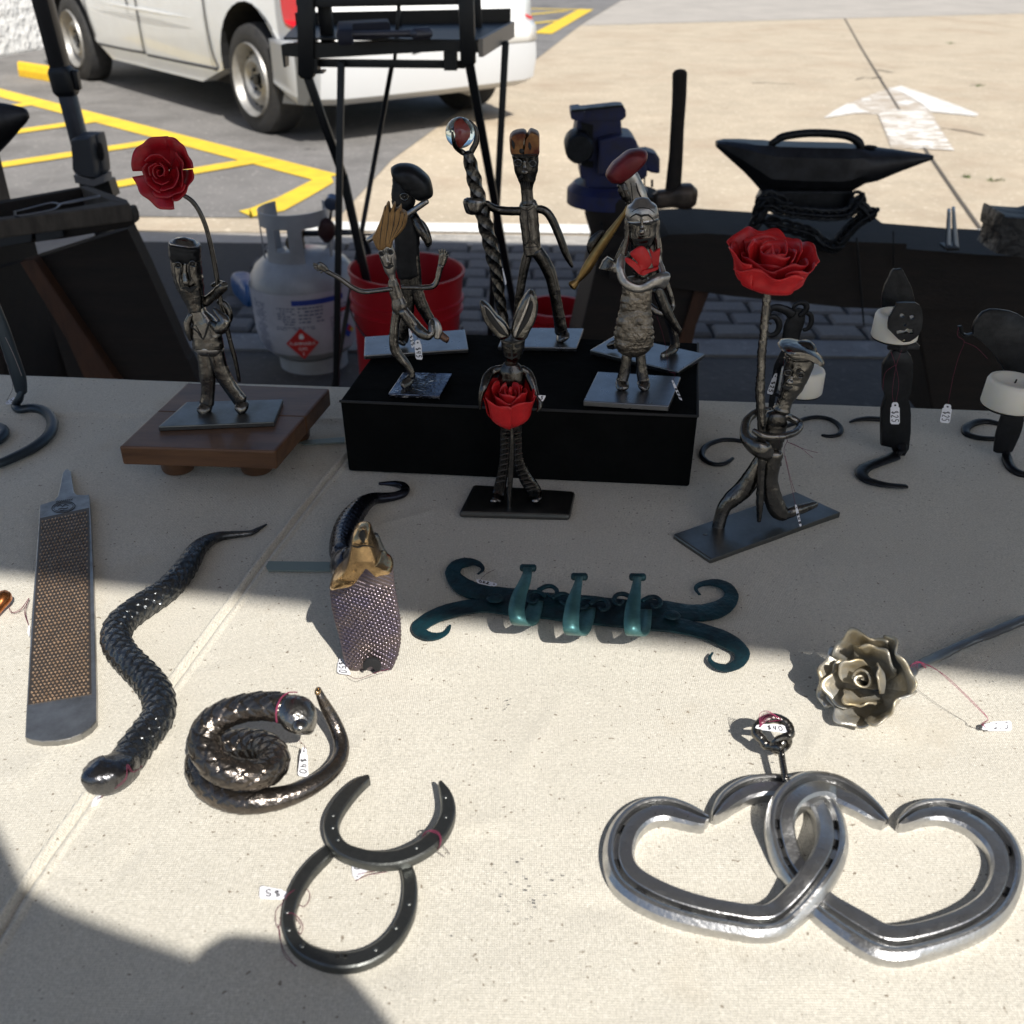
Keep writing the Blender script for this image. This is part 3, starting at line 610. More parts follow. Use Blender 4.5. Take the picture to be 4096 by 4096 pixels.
def ttext(s, a, z, size, m, r=rs+.0018, sx=1.0):
    vs, fs = text_mesh(s, size); mb = MB(); mb.add([tp(a + v.x*sx/rT, z + v.y, r) for v in vs], fs); mk('lettering', mb, m, th, smooth=False)
ttext('FLAMMABLE', .05, .122, .0135, inkwht); ttext('GAS', .05, .107, .013, inkwht); ttext('2', .05, .092, .013, inkwht)
mb = MB(); fx = [(0,-.008),(.006,-.006),(.008,0),(.004,.006),(.003,.012),(0,.004),(-.002,.010),(-.006,.002),(-.007,-.005)]
P = [tp(.05 + x/rT, .143 + y, rs+.0018) for x, y in fx]; mb.add(P, [tuple(t_) for t_ in tessellate_polygon([[Vector((x,y,0)) for x,y in fx]])]); mk('flame_mark', mb, inkwht, th, smooth=False)
rr = random.Random(5); mb = MB()      # columns of small print
for a0, a1, zt, zb, st in ((-.95,-.62,.235,.09,.006), (-.35,.0,.222,.17,.0075), (.05,.5,.222,.18,.010), (-.4,.35,.168,.158,.006), (.62,.80,.19,.075,.006), (.85,1.25,.215,.18,.008)):
    z = zt
    while z > zb:
        a = a0
        while a < a1 - .03:
            l_ = rr.uniform(.03,.10); e_ = min(a+l_, a1); 
            if rr.random() < .85: rr_ = rs+.0008 if z > .135 else .1535-(.135-z)*.1; tquad(a, e_, z, z+st*.45, rr_, 3, mb)
            a = e_ + .02
        z -= st
o = mk('small_print', mb, inkgrey, th, smooth=False); o['kind'] = 'stuff'
mk('warning_bar', tquad(.86, 1.16, .196, .206, rs+.001), inkred, th)
mb = MB()                              # collar with openings
def cstrip(a0, a1, z0_, z1_, r=.10):
    vs = []; N = max(3, int(abs(a1-a0)*8))
    for i in range(N+1):
        a = a0+(a1-a0)*i/N
        for rr_, zz_ in ((r,z0_),(r,z1_),(r-.004,z1_),(r-.004,z0_)): vs.append(tp(a, zz_, rr_))
    mb.add(vs, [(4*i+k, 4*i+4+k, 4*i+4+(k+1)%4, 4*i+(k+1)%4) for i in range(N) for k in range(4)] + [(0,1,2,3),(4*N,4*N+1,4*N+2,4*N+3)])
cstrip(-2.4, 2.4, .425, .465); cstrip(-.85, .35, .325, .365); cstrip(-.05, .35, .36, .43); cstrip(-.75,-.45,.36,.43); cstrip(1.9,2.4,.325,.43); cstrip(-2.4,-1.9,.325,.43); cstrip(1.25,1.4,.33,.43); cstrip(-1.35,-1.25,.33,.43)
mk('collar', mb, tankw, th, bevel=.0015)
mb = MB(); lathe(mb, [(.018,.34),(.018,.38),(.024,.385),(.024,.40),(.0001,.402)], n=16, M=MT); M2 = MT @ Matrix.Translation((0.0,-.01,.375)) @ Matrix.Rotation(R(90),4,'X'); lathe(mb, [(.012,0),(.012,.02),(.026,.022),(.026,.035),(.0001,.036)], n=14, M=M2); mk('valve', mb, mat('dull brass valve', (.14,.10,.05), .5, .7), th)
# regulator with gauge and hose
Yr = 2.72; c = yz('S', 1060, 370, Yr); th = thing('gas_regulator', 'dark round gas regulator with gauge and hose on the cylinder', 'regulator', c)
mb = MB(); tube(mb, py('S', [(1060,250,30,0),(1060,300,85,0),(1060,420,85,0),(1060,480,40,0)], Yr), fl=.7); mk('body', mb, mat('dark red brown regulator', (.05,.02,.02), .5, .3), th)
mb = MB(); tube(mb, py('S', [(820,400,30,.05),(1000,400,30,.02),(1250,390,30,.02),(1420,395,24,.1)], Yr), fl=1); mk('fitting', mb, blackmt, th)
mb = MB(); Mg = Matrix.Translation(yz('S', 1115, 75, Yr)) @ Matrix.Rotation(R(90+10),4,'X'); rg = 72/2.6108*pxm(c); lathe(mb, [(rg,-.012),(rg,.012),(rg*.85,.014),(.0001,.014)], n=28, M=Mg); mk('gauge', mb, mat('gauge face', (.10,.13,.20), .2, .5), th)
mb = MB(); tube(mb, py('S', [(1110,150,14),(1100,250,14)], Yr), fl=1); mk('gauge_stem', mb, blackmt, th)
mb = MB(); tube(mb, [(yz('S',1420,395,Yr+.1),.009),(yz('S',1500,620,Yr+.15),.009),(yz('S',1450,900,Yr+.2),.009),(Vector((-.35,3.0,.012)),.009),(Vector((-.1,2.9,.012)),.009),(Vector((.2,3.0,.012)),.009)], fl=1, n=8, sub=8); mk('hose', mb, blackmt, th)
# blue bag beside it
c = gz('S', 150, 950); th0 = MB(); puff(th0, [gz('S', x, y, .05) for x, y in ((60,920),(180,890),(300,920),(300,1060),(230,1110),(130,1010))], .09, (0,0,1), rd=.5); t = mk('plastic_bag', th0, bluerag); tagp(t, 'crumpled blue plastic bag on the paving left of the gas cylinder', 'bag')

# ------------------------------------------------------------------ buckets
def bucket_obj(c, r, h, label_, name='bucket', lid=False):
    th = thing(name, label_, 'bucket', c)
    M = Matrix.Translation(c) @ Matrix.Rotation(R(1.5),4,'Y')
    mb = MB(); pr_ = [(.001,.004),(r*.86,.004),(r*.86,0),(r*.87,.0),(r*.95,h*.72),(r*.955,h*.73),(r*1.0,h*.735),(r*1.0,h*.75),(r*.965,h*.755),(r*.97,h*.80),(r*1.01,h*.805),(r*1.01,h*.82),(r*.975,h*.825),(r*.985,h*.97),(r*1.02,h*.975),(r*1.025,h),(r*.985,h),(r*.96,h*.97),(r*.84,.02),(.001,.02)]
    lathe(mb, pr_, n=64, M=M); mk('shell', mb, bucket, th)
    mb = MB(); P = [(M @ Vector((r*1.02*math.cos(a), r*1.02*math.sin(a), h*.79 - .09*max(0,math.sin(a-R(200))) - .02)), .0028) for a in [R(195+q*12) for q in range(14)]]; tube(mb, P, fl=1, n=8, sub=2); mk('wire_handle', mb, steel_d, th)
    return th
bk = Vector((-.288, 2.48, 0)); bucket_obj(bk, .146, .385, 'red plastic bucket beside the propane cylinder, taller of the two red ones')
mb = MB(); c = yz('G', 1690, 700, 2.45); rb = 250/1.932*pxm(c)
th = thing('basin', 'low red plastic basin seen behind the polished plate of the staff figure', 'basin', Vector((c.x, c.y+.1, 0)))
zt = c.z + .06; mb = MB(); lathe(mb, [(.001,.004),(rb*.7,.004),(rb*.95,zt*.9),(rb*1.05,zt*.92),(rb*1.05,zt),(rb*.95,zt),(rb*.66,.02),(.001,.02)], c=Vector((c.x,c.y+.1,0)), n=48); mk('shell', mb, bucket, th)
# ------------------------------------------------------------------ right work bench with vise, hammer and anvil
Yb = 2.15
def TP(z, L, Y): return [yz(z, x, y, Y) for x, y in L]
th = thing('work_bench', 'heavy dark timber bench carrying the blue vise and the anvil', 'bench', Vector((.6, 2.3, 0)))
mb = MB(); prism(mb, TP('X', [(395,60),(540,55),(800,72),(870,78),(1310,95),(1310,115),(1600,138),(1960,155),(2100,160),(2100,370),(1300,352),(1080,345),(640,300),(170,235),(170,150)], Yb+.22), (0,-.22,0)); mk('beam', mb, woodold, th, smooth=False, bevel=.006)
zb = yz('X', 800, 72, Yb).z
mb = MB(); prism(mb, TP('X', [(175,150),(330,180),(640,298),(625,330),(555,520),(490,900),(0,900)], Yb+.03), (0,.25,0)); mk('leg', mb, woodold, th, smooth=False, bevel=.005)
mb = MB(); prism(mb, TP('X', [(585,300),(655,305),(560,545),(480,900),(400,900)], Yb+.02), (0,.03,0)); mk('leg_edge', mb, woodbrn, th, smooth=False)
mb = MB(); prism(mb, TP('X', [(1455,330),(2300,350),(2300,1000),(1560,1000),(1545,890),(1500,640)], Yb+.02), (0,.3,0)); mk('leg', mb, woodold, th, smooth=False, bevel=.005)
# end block under the vise
c = yz('C', 850, 1480, Yb+.1); th2 = thing('stump', 'short dark wooden stump end carrying the blue vise', 'stump', c)
mb = MB(); rS = 255/1.756*pxm(c); zt_, zb_ = yz('C', 850, 1375, Yb+.1).z, yz('C', 850, 1500, Yb+.1).z
lathe(mb, [(.001,zt_-c.z+.01),(rS*.97,zt_-c.z+.01),(rS,zt_-c.z),(rS,(zb_-c.z)),(rS*.75,(zb_-c.z)-.06),(rS*.5,(zb_-c.z)-.085),(.001,(zb_-c.z)-.09)], c=c, n=40); mk('block', mb, woodold, th2, sharp=30)
mb = MB(); tube(mb, py('C', [(712,1560,10),(713,1600,6),(714,1640,3)], Yb+.02)); mk('drip_spike', mb, blackst, th2)
# vise
Yv = Yb + .05
th = thing('vise', 'dark blue bench vise with tall square jaws on the stump', 'vise', yz('C', 760, 1390, Yv))
mb = MB(); prism(mb, TP('C', [(495,790),(500,775),(560,768),(600,790),(590,840),(540,850),(500,838)], Yv-.03), (0,.07,0)); prism(mb, TP('C', [(560,768),(820,740),(865,742),(885,775),(886,820),(860,845),(590,850)], Yv), (0,.05,0)); mk('jaw', mb, bluep, th, smooth=False, bevel=.004)
mb = MB(); prism(mb, TP('C', [(502,773),(830,738),(868,742),(868,752),(510,790)], Yv-.035), (0,.015,0)); mk('jaw_plate', mb, blackst, th, smooth=False)
mb = MB(); prism(mb, TP('C', [(545,835),(850,835),(860,950),(930,960),(965,1000),(968,1060),(1000,1070),(1035,1190),(1035,1240),(900,1330),(880,1400),(620,1400),(600,1260),(565,1255),(560,1160),(580,1150),(560,1100),(535,1090),(520,1040),(528,950)], Yv+.01), (0,.10,0)); mk('body', mb, bluep, th, smooth=False, bevel=.006)
mb = MB(); prism(mb, TP('C', [(690,990),(800,960),(935,965),(968,1005),(965,1100),(880,1220),(690,1240)], Yv-.03), (0,.05,0)); mk('slide_housing', mb, bluep, th, smooth=False, bevel=.006)
for L_ in ([(570,860),(655,880),(650,1020),(610,1030),(575,940)], [(572,1120),(655,1140),(655,1180),(572,1165)]):
    mb = MB(); prism(mb, TP('C', L_, Yv+.004), (0,.01,0)); mk('body_recess', mb, under, th, smooth=False)
mb = MB(); prism(mb, TP('C', [(900,1080),(1040,1065),(1105,1085),(1125,1120),(1125,1225),(1060,1215),(1040,1200),(950,1230),(880,1230)], Yv+.02), (0,.06,0)); mk('anvil_horn_block', mb, bluep, th, smooth=False, bevel=.006)
mb = MB(); lathe(mb, [(.03,0),(.03,.08),(.026,.085),(.001,.085)], M=Matrix.Translation(yz('C', 545, 995, Yv+.03)) @ Matrix.Rotation(R(90),4,'X'), n=20)
ball(mb, yz('C', 520, 1000, Yv), .02); mk('screw_boss', mb, blackst, th)
mb = MB(); lathe(mb, [(.09,0),(.09,.03),(.075,.045),(.001,.045)], c=yz('C', 750, 1390, Yv+.06)-Vector((0,0,.01)), n=28); mk('swivel_base', mb, bluep, th)
mb = MB(); tube(mb, py('C', [(1015,1240,6),(1015,1300,6)], Yv+.02)); tube(mb, py('C', [(1068,1265,9),(1068,1310,9)], Yv+.02)); mk('clamp_bolt', mb, blackst, th)
# hammer standing head down
Yh = Yb + .02
th = thing('sledge_hammer', 'hammer standing on its steel head with the dark handle upright', 'hammer', yz('C', 1220, 1440, Yh))
mb = MB(); tube(mb, py('C', [(1263,512,52),(1258,700,50),(1245,900,48),(1235,1100,50),(1222,1250,54),(1215,1360,58)], Yh+.05), fl=.7, noise=.01, n=20); mk('handle', mb, woodold, th)
mb = MB(); tube(mb, py('C', [(1085,1400,45),(1110,1400,60),(1200,1390,62),(1260,1380,80),(1330,1378,84),(1345,1378,76)], Yh+.05), sq=4, fl=1, n=20, noise=.01); mk('head', mb, mat('worn hammer steel', (.13,.10,.08), .45, .7, (.07,.055,.045), 30), th)
# anvil
Ya = 2.2
th = thing('anvil', 'large black anvil with a horn at each end chained to the bench', 'anvil', yz('D', 450, 1450, Ya))
mb = MB(); secs = [(-222,1000,1030,.012),(-150,1003,1080,.028),(0,1022,1190,.045),(80,1030,1260,.048),(170,1035,1345,.05),(200,1040,1365,.05),(450,1047,1380,.05),(700,1052,1385,.05),(760,1055,1365,.05),(880,1060,1285,.046),(960,1062,1270,.038),(1100,1075,1205,.028),(1250,1090,1140,.015),(1300,1095,1122,.008)]
pr_ = []
N = 16; vs = []
for x, t_, b_, w_ in secs:
    T_ = yz('D', x, t_, Ya-w_); B_ = yz('D', x, b_, Ya)
    rr_ = .0 if x < 800 else 1
    for k in range(N):
        a = 2*math.pi*(k+.5)/N; e_ = 8 if x < 800 else 2.6
        ca, sa = math.cos(a), math.sin(a); q = (abs(ca)**e_ + abs(sa)**e_)**(-1/e_)
        zc, zh = (T_.z+B_.z)/2, (T_.z-B_.z)/2; taper = 1 if sa > 0 or x > 800 else (.55 if .0 <= x < 800 else .8)
        vs.append(Vector((T_.x, Ya + w_*ca*q*(1 if sa > -.2 else taper), zc + zh*sa*q)))
mb.add(vs, [(i*N+k, i*N+(k+1)%N, (i+1)*N+(k+1)%N, (i+1)*N+k) for i in range(len(secs)-1) for k in range(N)] + [tuple(range(N)), tuple((len(secs)-1)*N+k for k in range(N))]); mk('body', mb, mat('black anvil steel', (.035,.036,.042), .42, .6, (.02,.02,.022), 25, .3, 60, .002), th, sharp=35)
mb = MB(); prism(mb, TP('D', [(170,1340),(740,1340),(735,1395),(790,1490),(150,1490),(100,1470)], Ya-.05), (0,.1,0)); mk('foot', mb, blackst, th, smooth=False, bevel=.008)
mb = MB(); c = yz('D', 850, 1030, Ya-.01); mk('hardy_hole', ball(mb, c, .012, (1.3,1,.25), 8), under, th)
mb = MB(); tube(mb, py('D', [(150,1010,22),(190,990,26),(240,960,28),(380,938,28),(500,935,28),(640,945,28),(720,965,28),(775,1005,30),(785,1050,26)], Ya-.02), fl=.9, noise=.01)
t = mk('curved_iron_bar', mb, blackst); tagp(t, 'arched black iron bar resting on the face of the anvil', 'iron bar')
th = thing('chain', 'black iron chain wrapped round the foot of the anvil', 'chain', yz('D', 450, 1600, Ya-.1))
def link(c, ang, tilt, L_=.042, W_=.024, r=.0042):
    mb = MB(); M = Matrix.Translation(c) @ Matrix.Rotation(ang, 4, 'Y') @ Matrix.Rotation(tilt, 4, 'X'); P = []
    for k in range(13):
        a = 2*math.pi*k/12; P.append((M @ Vector((L_/2*math.cos(a)*(1.0), 0, W_/2*math.sin(a))), r))
    tube(mb, P, fl=1, n=8, sub=2, noise=0, caps=False, ref=tuple((M.to_3x3() @ Vector((0,1,0))))); mk('link', mb, blackst, th)
ch = cr([(60,1540),(130,1440),(250,1480),(420,1500),(560,1510),(700,1490),(770,1400)], 5) + cr([(850,1500),(760,1560),(680,1640),(600,1730),(500,1700),(430,1640),(300,1600),(150,1560)], 4) + cr([(50,1560),(90,1420),(150,1380),(240,1420)], 3) + cr([(760,1440),(800,1470),(830,1510)], 3)
for i, (x, y) in enumerate(ch):
    x2, y2 = ch[min(i+1, len(ch)-1)]; a = math.atan2(y2-y, x2-x) if i < len(ch)-1 else 0
    link(yz('D', x, y, Ya-.075), a, (i % 2)*R(80)+R(10), .036, .022, .0038)
# tongs and leather on the bench
th = thing('tongs', 'pair of bluish steel tong handles standing up from the bench edge', 'tongs', yz('AD', 170, 460, Yb-.02))
mb = MB(); tube(mb, py('AD', [(148,212,10),(145,330,13),(143,450,17)], Yb-.03), sq=4); mk('handle', mb, tongm, th)
mb = MB(); tube(mb, py('AD', [(175,200,10),(182,330,13),(193,455,16)], Yb-.03), sq=4); mk('handle', mb, tongm, th)
mb = MB(); prism(mb, TP('AD', [(130,450),(212,450),(210,468),(135,470)], Yb-.05), (0,.04,0)); mk('jaw', mb, blackst, th)
mb = MB(); puff(mb, TP('AD', [(415,215),(430,205),(440,218),(640,232),(700,240),(700,500),(520,470),(385,450),(385,430),(412,335),(395,320)], Yb-.06), .10, (0,1,0), rd=.04, sub=2); t = mk('leather_apron', mb, leather); tagp(t, 'folded black leather lying over the right end of the bench', 'leather')
# hanging rods under the bench
for k, (P) in enumerate([[(1232,180,4),(1245,350,5),(1262,545,3)], [(1385,150,3),(1385,300,3)]]):
    mb = MB(); tube(mb, py('X', P, Yb-.015)); t = mk('hanging_rod', mb, blackst); tagp(t, ['thin dark rod hanging down below the anvil bench', 'short thin rod hanging on the bench front above the pointed hat'][k], 'rod')

# ------------------------------------------------------------------ left bench with tool tray
Yc = 1.75
th = thing('tool_bench', 'old dark wooden splayed leg bench with a tool tray top', 'bench', Vector((-1.0, 2.0, 0)))
mb = MB(); prism(mb, TP('AC', [(-500,1800),(0,1712),(900,1565),(1435,1475),(1470,1560),(1480,1650),(1400,1690),(700,1810),(0,1900),(-500,1980)], Yc), (0,.035,0)); mk('apron_board', mb, woodold, th, smooth=False, bevel=.004)
ztop = yz('AC', 1250, 1500, Yc).z + .015
def zt2(x, y, h=0): return PZ(*uv('AC', x, y), ztop+h)
fr = [zt2(-500,1690), zt2(0,1600), zt2(900,1490), zt2(1440,1420)]; fr2 = [zt2(1230,1385), zt2(700,1475), zt2(0,1565), zt2(-500,1650)]
mb = MB(); prism(mb, fr + fr2, (0,0,-.03)); mk('front_rail', mb, woodgr, th, smooth=False, bevel=.003)
mb = MB(); prism(mb, [zt2(1440,1425), zt2(1405,1372), zt2(960,1215), zt2(875,1222), zt2(905,1250), zt2(1235,1388)], (0,0,-.03)); mk('end_rail', mb, woodgr, th, smooth=False, bevel=.003)
mb = MB(); prism(mb, [zt2(-500,1440), zt2(0,1388), zt2(860,1232), zt2(900,1250), zt2(0,1420), zt2(-500,1480)], (0,0,-.05)); mk('back_rail', mb, woodold, th, smooth=False, bevel=.003)
mb = MB(); prism(mb, [zt2(-500,1690,-.05), zt2(1420,1430,-.05), zt2(930,1225,-.05), zt2(0,1388,-.05), zt2(-500,1440,-.05)], (0,0,-.012)); mk('tray_floor', mb, woodold, th, smooth=False)
mb = MB(); prism(mb, TP('E', [(-300,420),(140,300),(985,30),(1130,330),(1440,1030),(1460,1050),(1600,1400),(600,1400),(240,270)], Yc+.06), (0,.04,0)); mk('end_panel', mb, woodold, th, smooth=False, bevel=.004)
mb = MB(); prism(mb, TP('E', [(150,285),(255,262),(640,830),(960,1300),(700,1300),(500,860)], Yc+.03), (0,.03,0)); mk('leg', mb, woodbrn, th, smooth=False, bevel=.003)
mb = MB(); prism(mb, TP('E', [(-300,480),(190,365),(190,378),(-300,500)], Yc+.3), (0,.01,0)); mk('stretcher', mb, mat('pale edge', (.25,.25,.27), .6), th, smooth=False)
mb = MB(); prism(mb, TP('E', [(-200,370),(200,300),(700,1300),(-200,1300)], Yc+.34), (0,.02,0)); mk('back_panel', mb, under, th, smooth=False)
for k, P in enumerate([[(-20,1830),(0,1780),(355,1740),(350,1840),(0,1900)], [(385,1760),(690,1700),(700,1790),(400,1850)]]):
    mb = MB(); prism(mb, TP('AC', P, Yc-.012), (0,.012,0)); mk('steel_strap', mb, mat('blackish strap', (.03,.034,.04), .5, .5), th, smooth=False, bevel=.002)
th = thing('long_tongs', 'pair of long grey steel tongs lying on the tool tray rail', 'tongs', zt2(600,1450,.01))
for P in ([(150,1510,7),(300,1475,7),(500,1425,8),(600,1412,9),(660,1430,11),(700,1415,9),(900,1370,8),(1100,1332,8)], [(160,1560,6),(350,1530,6),(580,1485,7),(640,1455,9),(680,1425,10),(800,1408,7),(1000,1365,6),(1105,1345,6)]):
    mb = MB(); tube(mb, [(zt2(x, y, .012), r/2.76*pxm(zt2(x,y))) for x, y, r in P], fl=1, ref=(0,0,1)); mk('tong_arm', mb, mat('grey tong steel', (.25,.25,.27), .38, .9), th)
mb = MB(); tube(mb, [(zt2(x, y, .012), r/2.76*pxm(zt2(x,y))) for x, y, r in ((165,1505,10),(170,1560,16),(215,1565,10))], ref=(0,0,1)); mk('tong_jaw', mb, blackst, th)
Yl2 = 1.95
th = thing('small_anvil', 'black anvil horn poking in at the left edge above the tool bench', 'anvil', yz('AC', -60, 700, Yl2))
mb = MB(); tube(mb, [(yz('AC', 275, 432, Yl2), .012), (yz('AC', 240, 440, Yl2), .016), (yz('AC', 100, 478, Yl2), .028), (yz('AC', -60, 530, Yl2), .043), (yz('AC', -350, 600, Yl2), .07)], fl=.8, noise=.01); mk('horn', mb, MATS['forged steel'] if 0 else bpy.data.materials['black anvil steel'], th)
mb = MB(); box(mb, yz('AC', -640, 900, Yl2), (.16,.14,.30)); mk('body', mb, bpy.data.materials['black anvil steel'], th, smooth=False, bevel=.01)
mb = MB(); p = yz('AC', -700, 900, Yl2); box(mb, Vector((p.x-.05, p.y+.02, (p.z-.14)/2)), (.26,.26,p.z-.14)); t = mk('anvil_stump', mb, woodold, smooth=False, bevel=.01); tagp(t, 'dark timber block under the small anvil at the left edge', 'stump')
# ------------------------------------------------------------------ table and canvas cloths
bL, bR = tz('d', 0, 710), tz('d', 1932, 782); bd_ = (bR-bL).normalized()
def yback(x): return bL.y + (x-bL.x)*bd_.y/bd_.x
TX0, TX1, TY0 = -.95, 1.15, .185
th = thing('folding_table', 'long table hidden under the canvas cloths', 'table', Vector((.1,.55,0)))
mb = MB(); prism(mb, [Vector((TX0+.01,TY0+.01,TZ-.03)), Vector((TX1-.01,TY0+.01,TZ-.03)), Vector((TX1-.01,yback(TX1)-.01,TZ-.03)), Vector((TX0+.01,yback(TX0)-.01,TZ-.03))], (0,0,.026)); mk('table_top', mb, greypl2, th, smooth=False)
for x in (TX0+.1, TX1-.1):
    for y in (TY0+.08, yback(x)-.08):
        mb = MB(); bar(mb, Vector((x,y,0)), Vector((x,y,TZ-.03)), .025); mk('leg', mb, blackmt, th)
cm = bpy.data.materials.new('natural canvas'); cm.use_nodes = True; n = cm.node_tree.nodes; l = cm.node_tree.links; b = n['Principled BSDF']
b.inputs['Roughness'].default_value = .92; b.inputs['Specular IOR Level'].default_value = .15; b.inputs['Sheen Weight'].default_value = .1
tc = n.new('ShaderNodeTexCoord')
def noise(scale, detail=4, st=(1,1,1), rough=.6):
    mp = n.new('ShaderNodeMapping'); mp.inputs['Scale'].default_value = st; l.new(tc.outputs['Object'], mp.inputs[0])
    t = n.new('ShaderNodeTexNoise'); t.inputs['Scale'].default_value = scale; t.inputs['Detail'].default_value = detail; t.inputs['Roughness'].default_value = rough; l.new(mp.outputs[0], t.inputs['Vector']); return t.outputs[0]
def mr(s, a, b_, c=0, d=1): r = n.new('ShaderNodeMapRange'); [r.inputs[i].__setattr__('default_value', v) for i, v in ((1,a),(2,b_),(3,c),(4,d))]; l.new(s, r.inputs[0]); return r.outputs[0]
def mixc(f, a, b_):
    x = n.new('ShaderNodeMix'); x.data_type = 'RGBA'; l.new(f, x.inputs[0])
    for i, q in ((6,a),(7,b_)):
        if isinstance(q, tuple): x.inputs[i].default_value = (*q,1)
        else: l.new(q, x.inputs[i])
    return x.outputs[2]
def math_(op, a, b_):
    m_ = n.new('ShaderNodeMath'); m_.operation = op
    for i, q in enumerate((a, b_)):
        if isinstance(q, (int, float)): m_.inputs[i].default_value = q
        else: l.new(q, m_.inputs[i])
    return m_.outputs[0]
def wave(sc, direction, dist=1.2):
    t = n.new('ShaderNodeTexWave'); t.bands_direction = direction; t.inputs['Scale'].default_value = sc; t.inputs['Distortion'].default_value = dist; t.inputs['Detail'].default_value = 2; t.inputs['Detail Scale'].default_value = 1.5
    l.new(tc.outputs['Object'], t.inputs['Vector']); return t.outputs[0]
c = mixc(mr(noise(7, 5), .35, .65), (.69,.65,.56), (.63,.59,.505))
c = mixc(mr(noise(800, 2), .35, .68), c, (.50,.47,.40))
c = mixc(mr(noise(620, 2), .55, .75), c, (.72,.68,.60))
c = mixc(mr(noise(330, 1), .715, .75), c, (.26,.22,.17))
c = mixc(mr(noise(10, 4), .60, .80, 0, .45), c, (.47,.39,.28))
l.new(c, b.inputs['Base Color'])
wv = math_('ADD', math_('MULTIPLY', wave(270, 'X'), .5), math_('MULTIPLY', wave(270, 'Y'), .5))
hgt = math_('ADD', wv, math_('MULTIPLY', noise(700, 3, (1,.6,1)), 1.1))
bp = n.new('ShaderNodeBump'); bp.inputs['Strength'].default_value = .65; bp.inputs['Distance'].default_value = .0005; l.new(hgt, bp.inputs['Height']); l.new(bp.outputs[0], b.inputs['Normal'])
seamP = [tz('d', *q) for q in ((690,800),(655,850),(590,925),(500,1040),(350,1240),(170,1480),(45,1655),(0,1722),(-60,1820),(-110,1932))]
seamP = [(p.x, p.y) for p in seamP][::-1]
def seam_x(y):
    if y <= seamP[0][1]: a, b_ = seamP[0], seamP[1]
    elif y >= seamP[-1][1]: a, b_ = seamP[-2], seamP[-1]
    else:
        for a, b_ in zip(seamP, seamP[1:]):
            if a[1] <= y <= b_[1]: break
    return a[0] + (b_[0]-a[0])*(y-a[1])/(b_[1]-a[1])
from mathutils import noise as mnoise
hemL = [(p.x, p.y) for p in (tz('AF', -60, 860), tz('AF', 600, 872), tz('AF', 1050, 870), tz('AF', 1650, 880), tz('AF', 2400, 900))]
hemR = [(p.x, p.y) for p in (tz('J', 700, 800), tz('J', 1150, 900), tz('J', 1739, 920), tz('K', 400, 1545), tz('K', 700, 1568), tz('K', 1400, 1600))]
def hemy(H_, x):
    for a, b_ in zip(H_, H_[1:]):
        if a[0] <= x <= b_[0]: return a[1] + (b_[1]-a[1])*(x-a[0])/(b_[0]-a[0])
    a, b_ = (H_[0], H_[1]) if x < H_[0][0] else (H_[-2], H_[-1]); return a[1] + (b_[1]-a[1])*(x-a[0])/(b_[0]-a[0])
wr = [(tz('d',1080,1300), tz('d',940,1500), .004, .0006), (tz('d',870,760), tz('d',1100,1500), .006, .0004), (tz('d',1400,1840), tz('d',1700,1860), .012, .0012), (tz('d',200,1000), tz('d',500,1030), .01, .0008), (tz('d',0,1500), tz('d',150,1380), .01, .0010), (tz('d',60,830), tz('d',230,960), .012, .001)]
_r = random.Random(21)
for _k in range(34):
    u_, v_ = _r.uniform(-50, 1950), _r.uniform(800, 1930); a_ = _r.uniform(0, 3.14); l_ = _r.uniform(60, 260)
    wr.append((tz('d', u_, v_), tz('d', u_+l_*math.cos(a_), v_+l_*math.sin(a_)*.6), _r.uniform(.002,.007), _r.uniform(.0005,.0013)*_r.choice((1,1,-1))))
def segd(x, y, a, b_):
    dx, dy = b_.x-a.x, b_.y-a.y; t_ = max(0, min(1, ((x-a.x)*dx+(y-a.y)*dy)/(dx*dx+dy*dy))); return math.hypot(x-a.x-t_*dx, y-a.y-t_*dy), t_
def cz(x, y, side_, s):
    z = mnoise.noise(Vector((x*5, y*7, side_*9)))*.0018 + mnoise.noise(Vector((x*16, y*40, 3+side_)))*.00045 + abs(mnoise.noise(Vector((x*9+y*4, y*13-x*3, 7+side_))))*.0011
    for a, b_, w_, h_ in wr:
        d_, t_ = segd(x, y, a, b_); z += h_*math.exp(-(d_/w_)**2)*math.sin(math.pi*min(1, max(0, t_)))
    H_ = hemL if side_ else hemR; dh = y - hemy(H_, x)
    if side_: z += .0012/(1+math.exp(max(-60,min(60,-dh/.0007)))) + .0010*math.exp(-((dh-.004)/.003)**2)
    else: z += .0004/(1+math.exp(max(-60,min(60,-dh/.0006)))) - .0004*math.exp(-((dh)/.0012)**2)
    if not side_:
        z += .0026*math.exp(-((s-.0032)/.0023)**4) - .0014*math.exp(-((s-.0072)/.0010)**2) + .0014*math.exp(-((s-.0105)/.0020)**4)
        if s < .002: z -= .0012
    return z
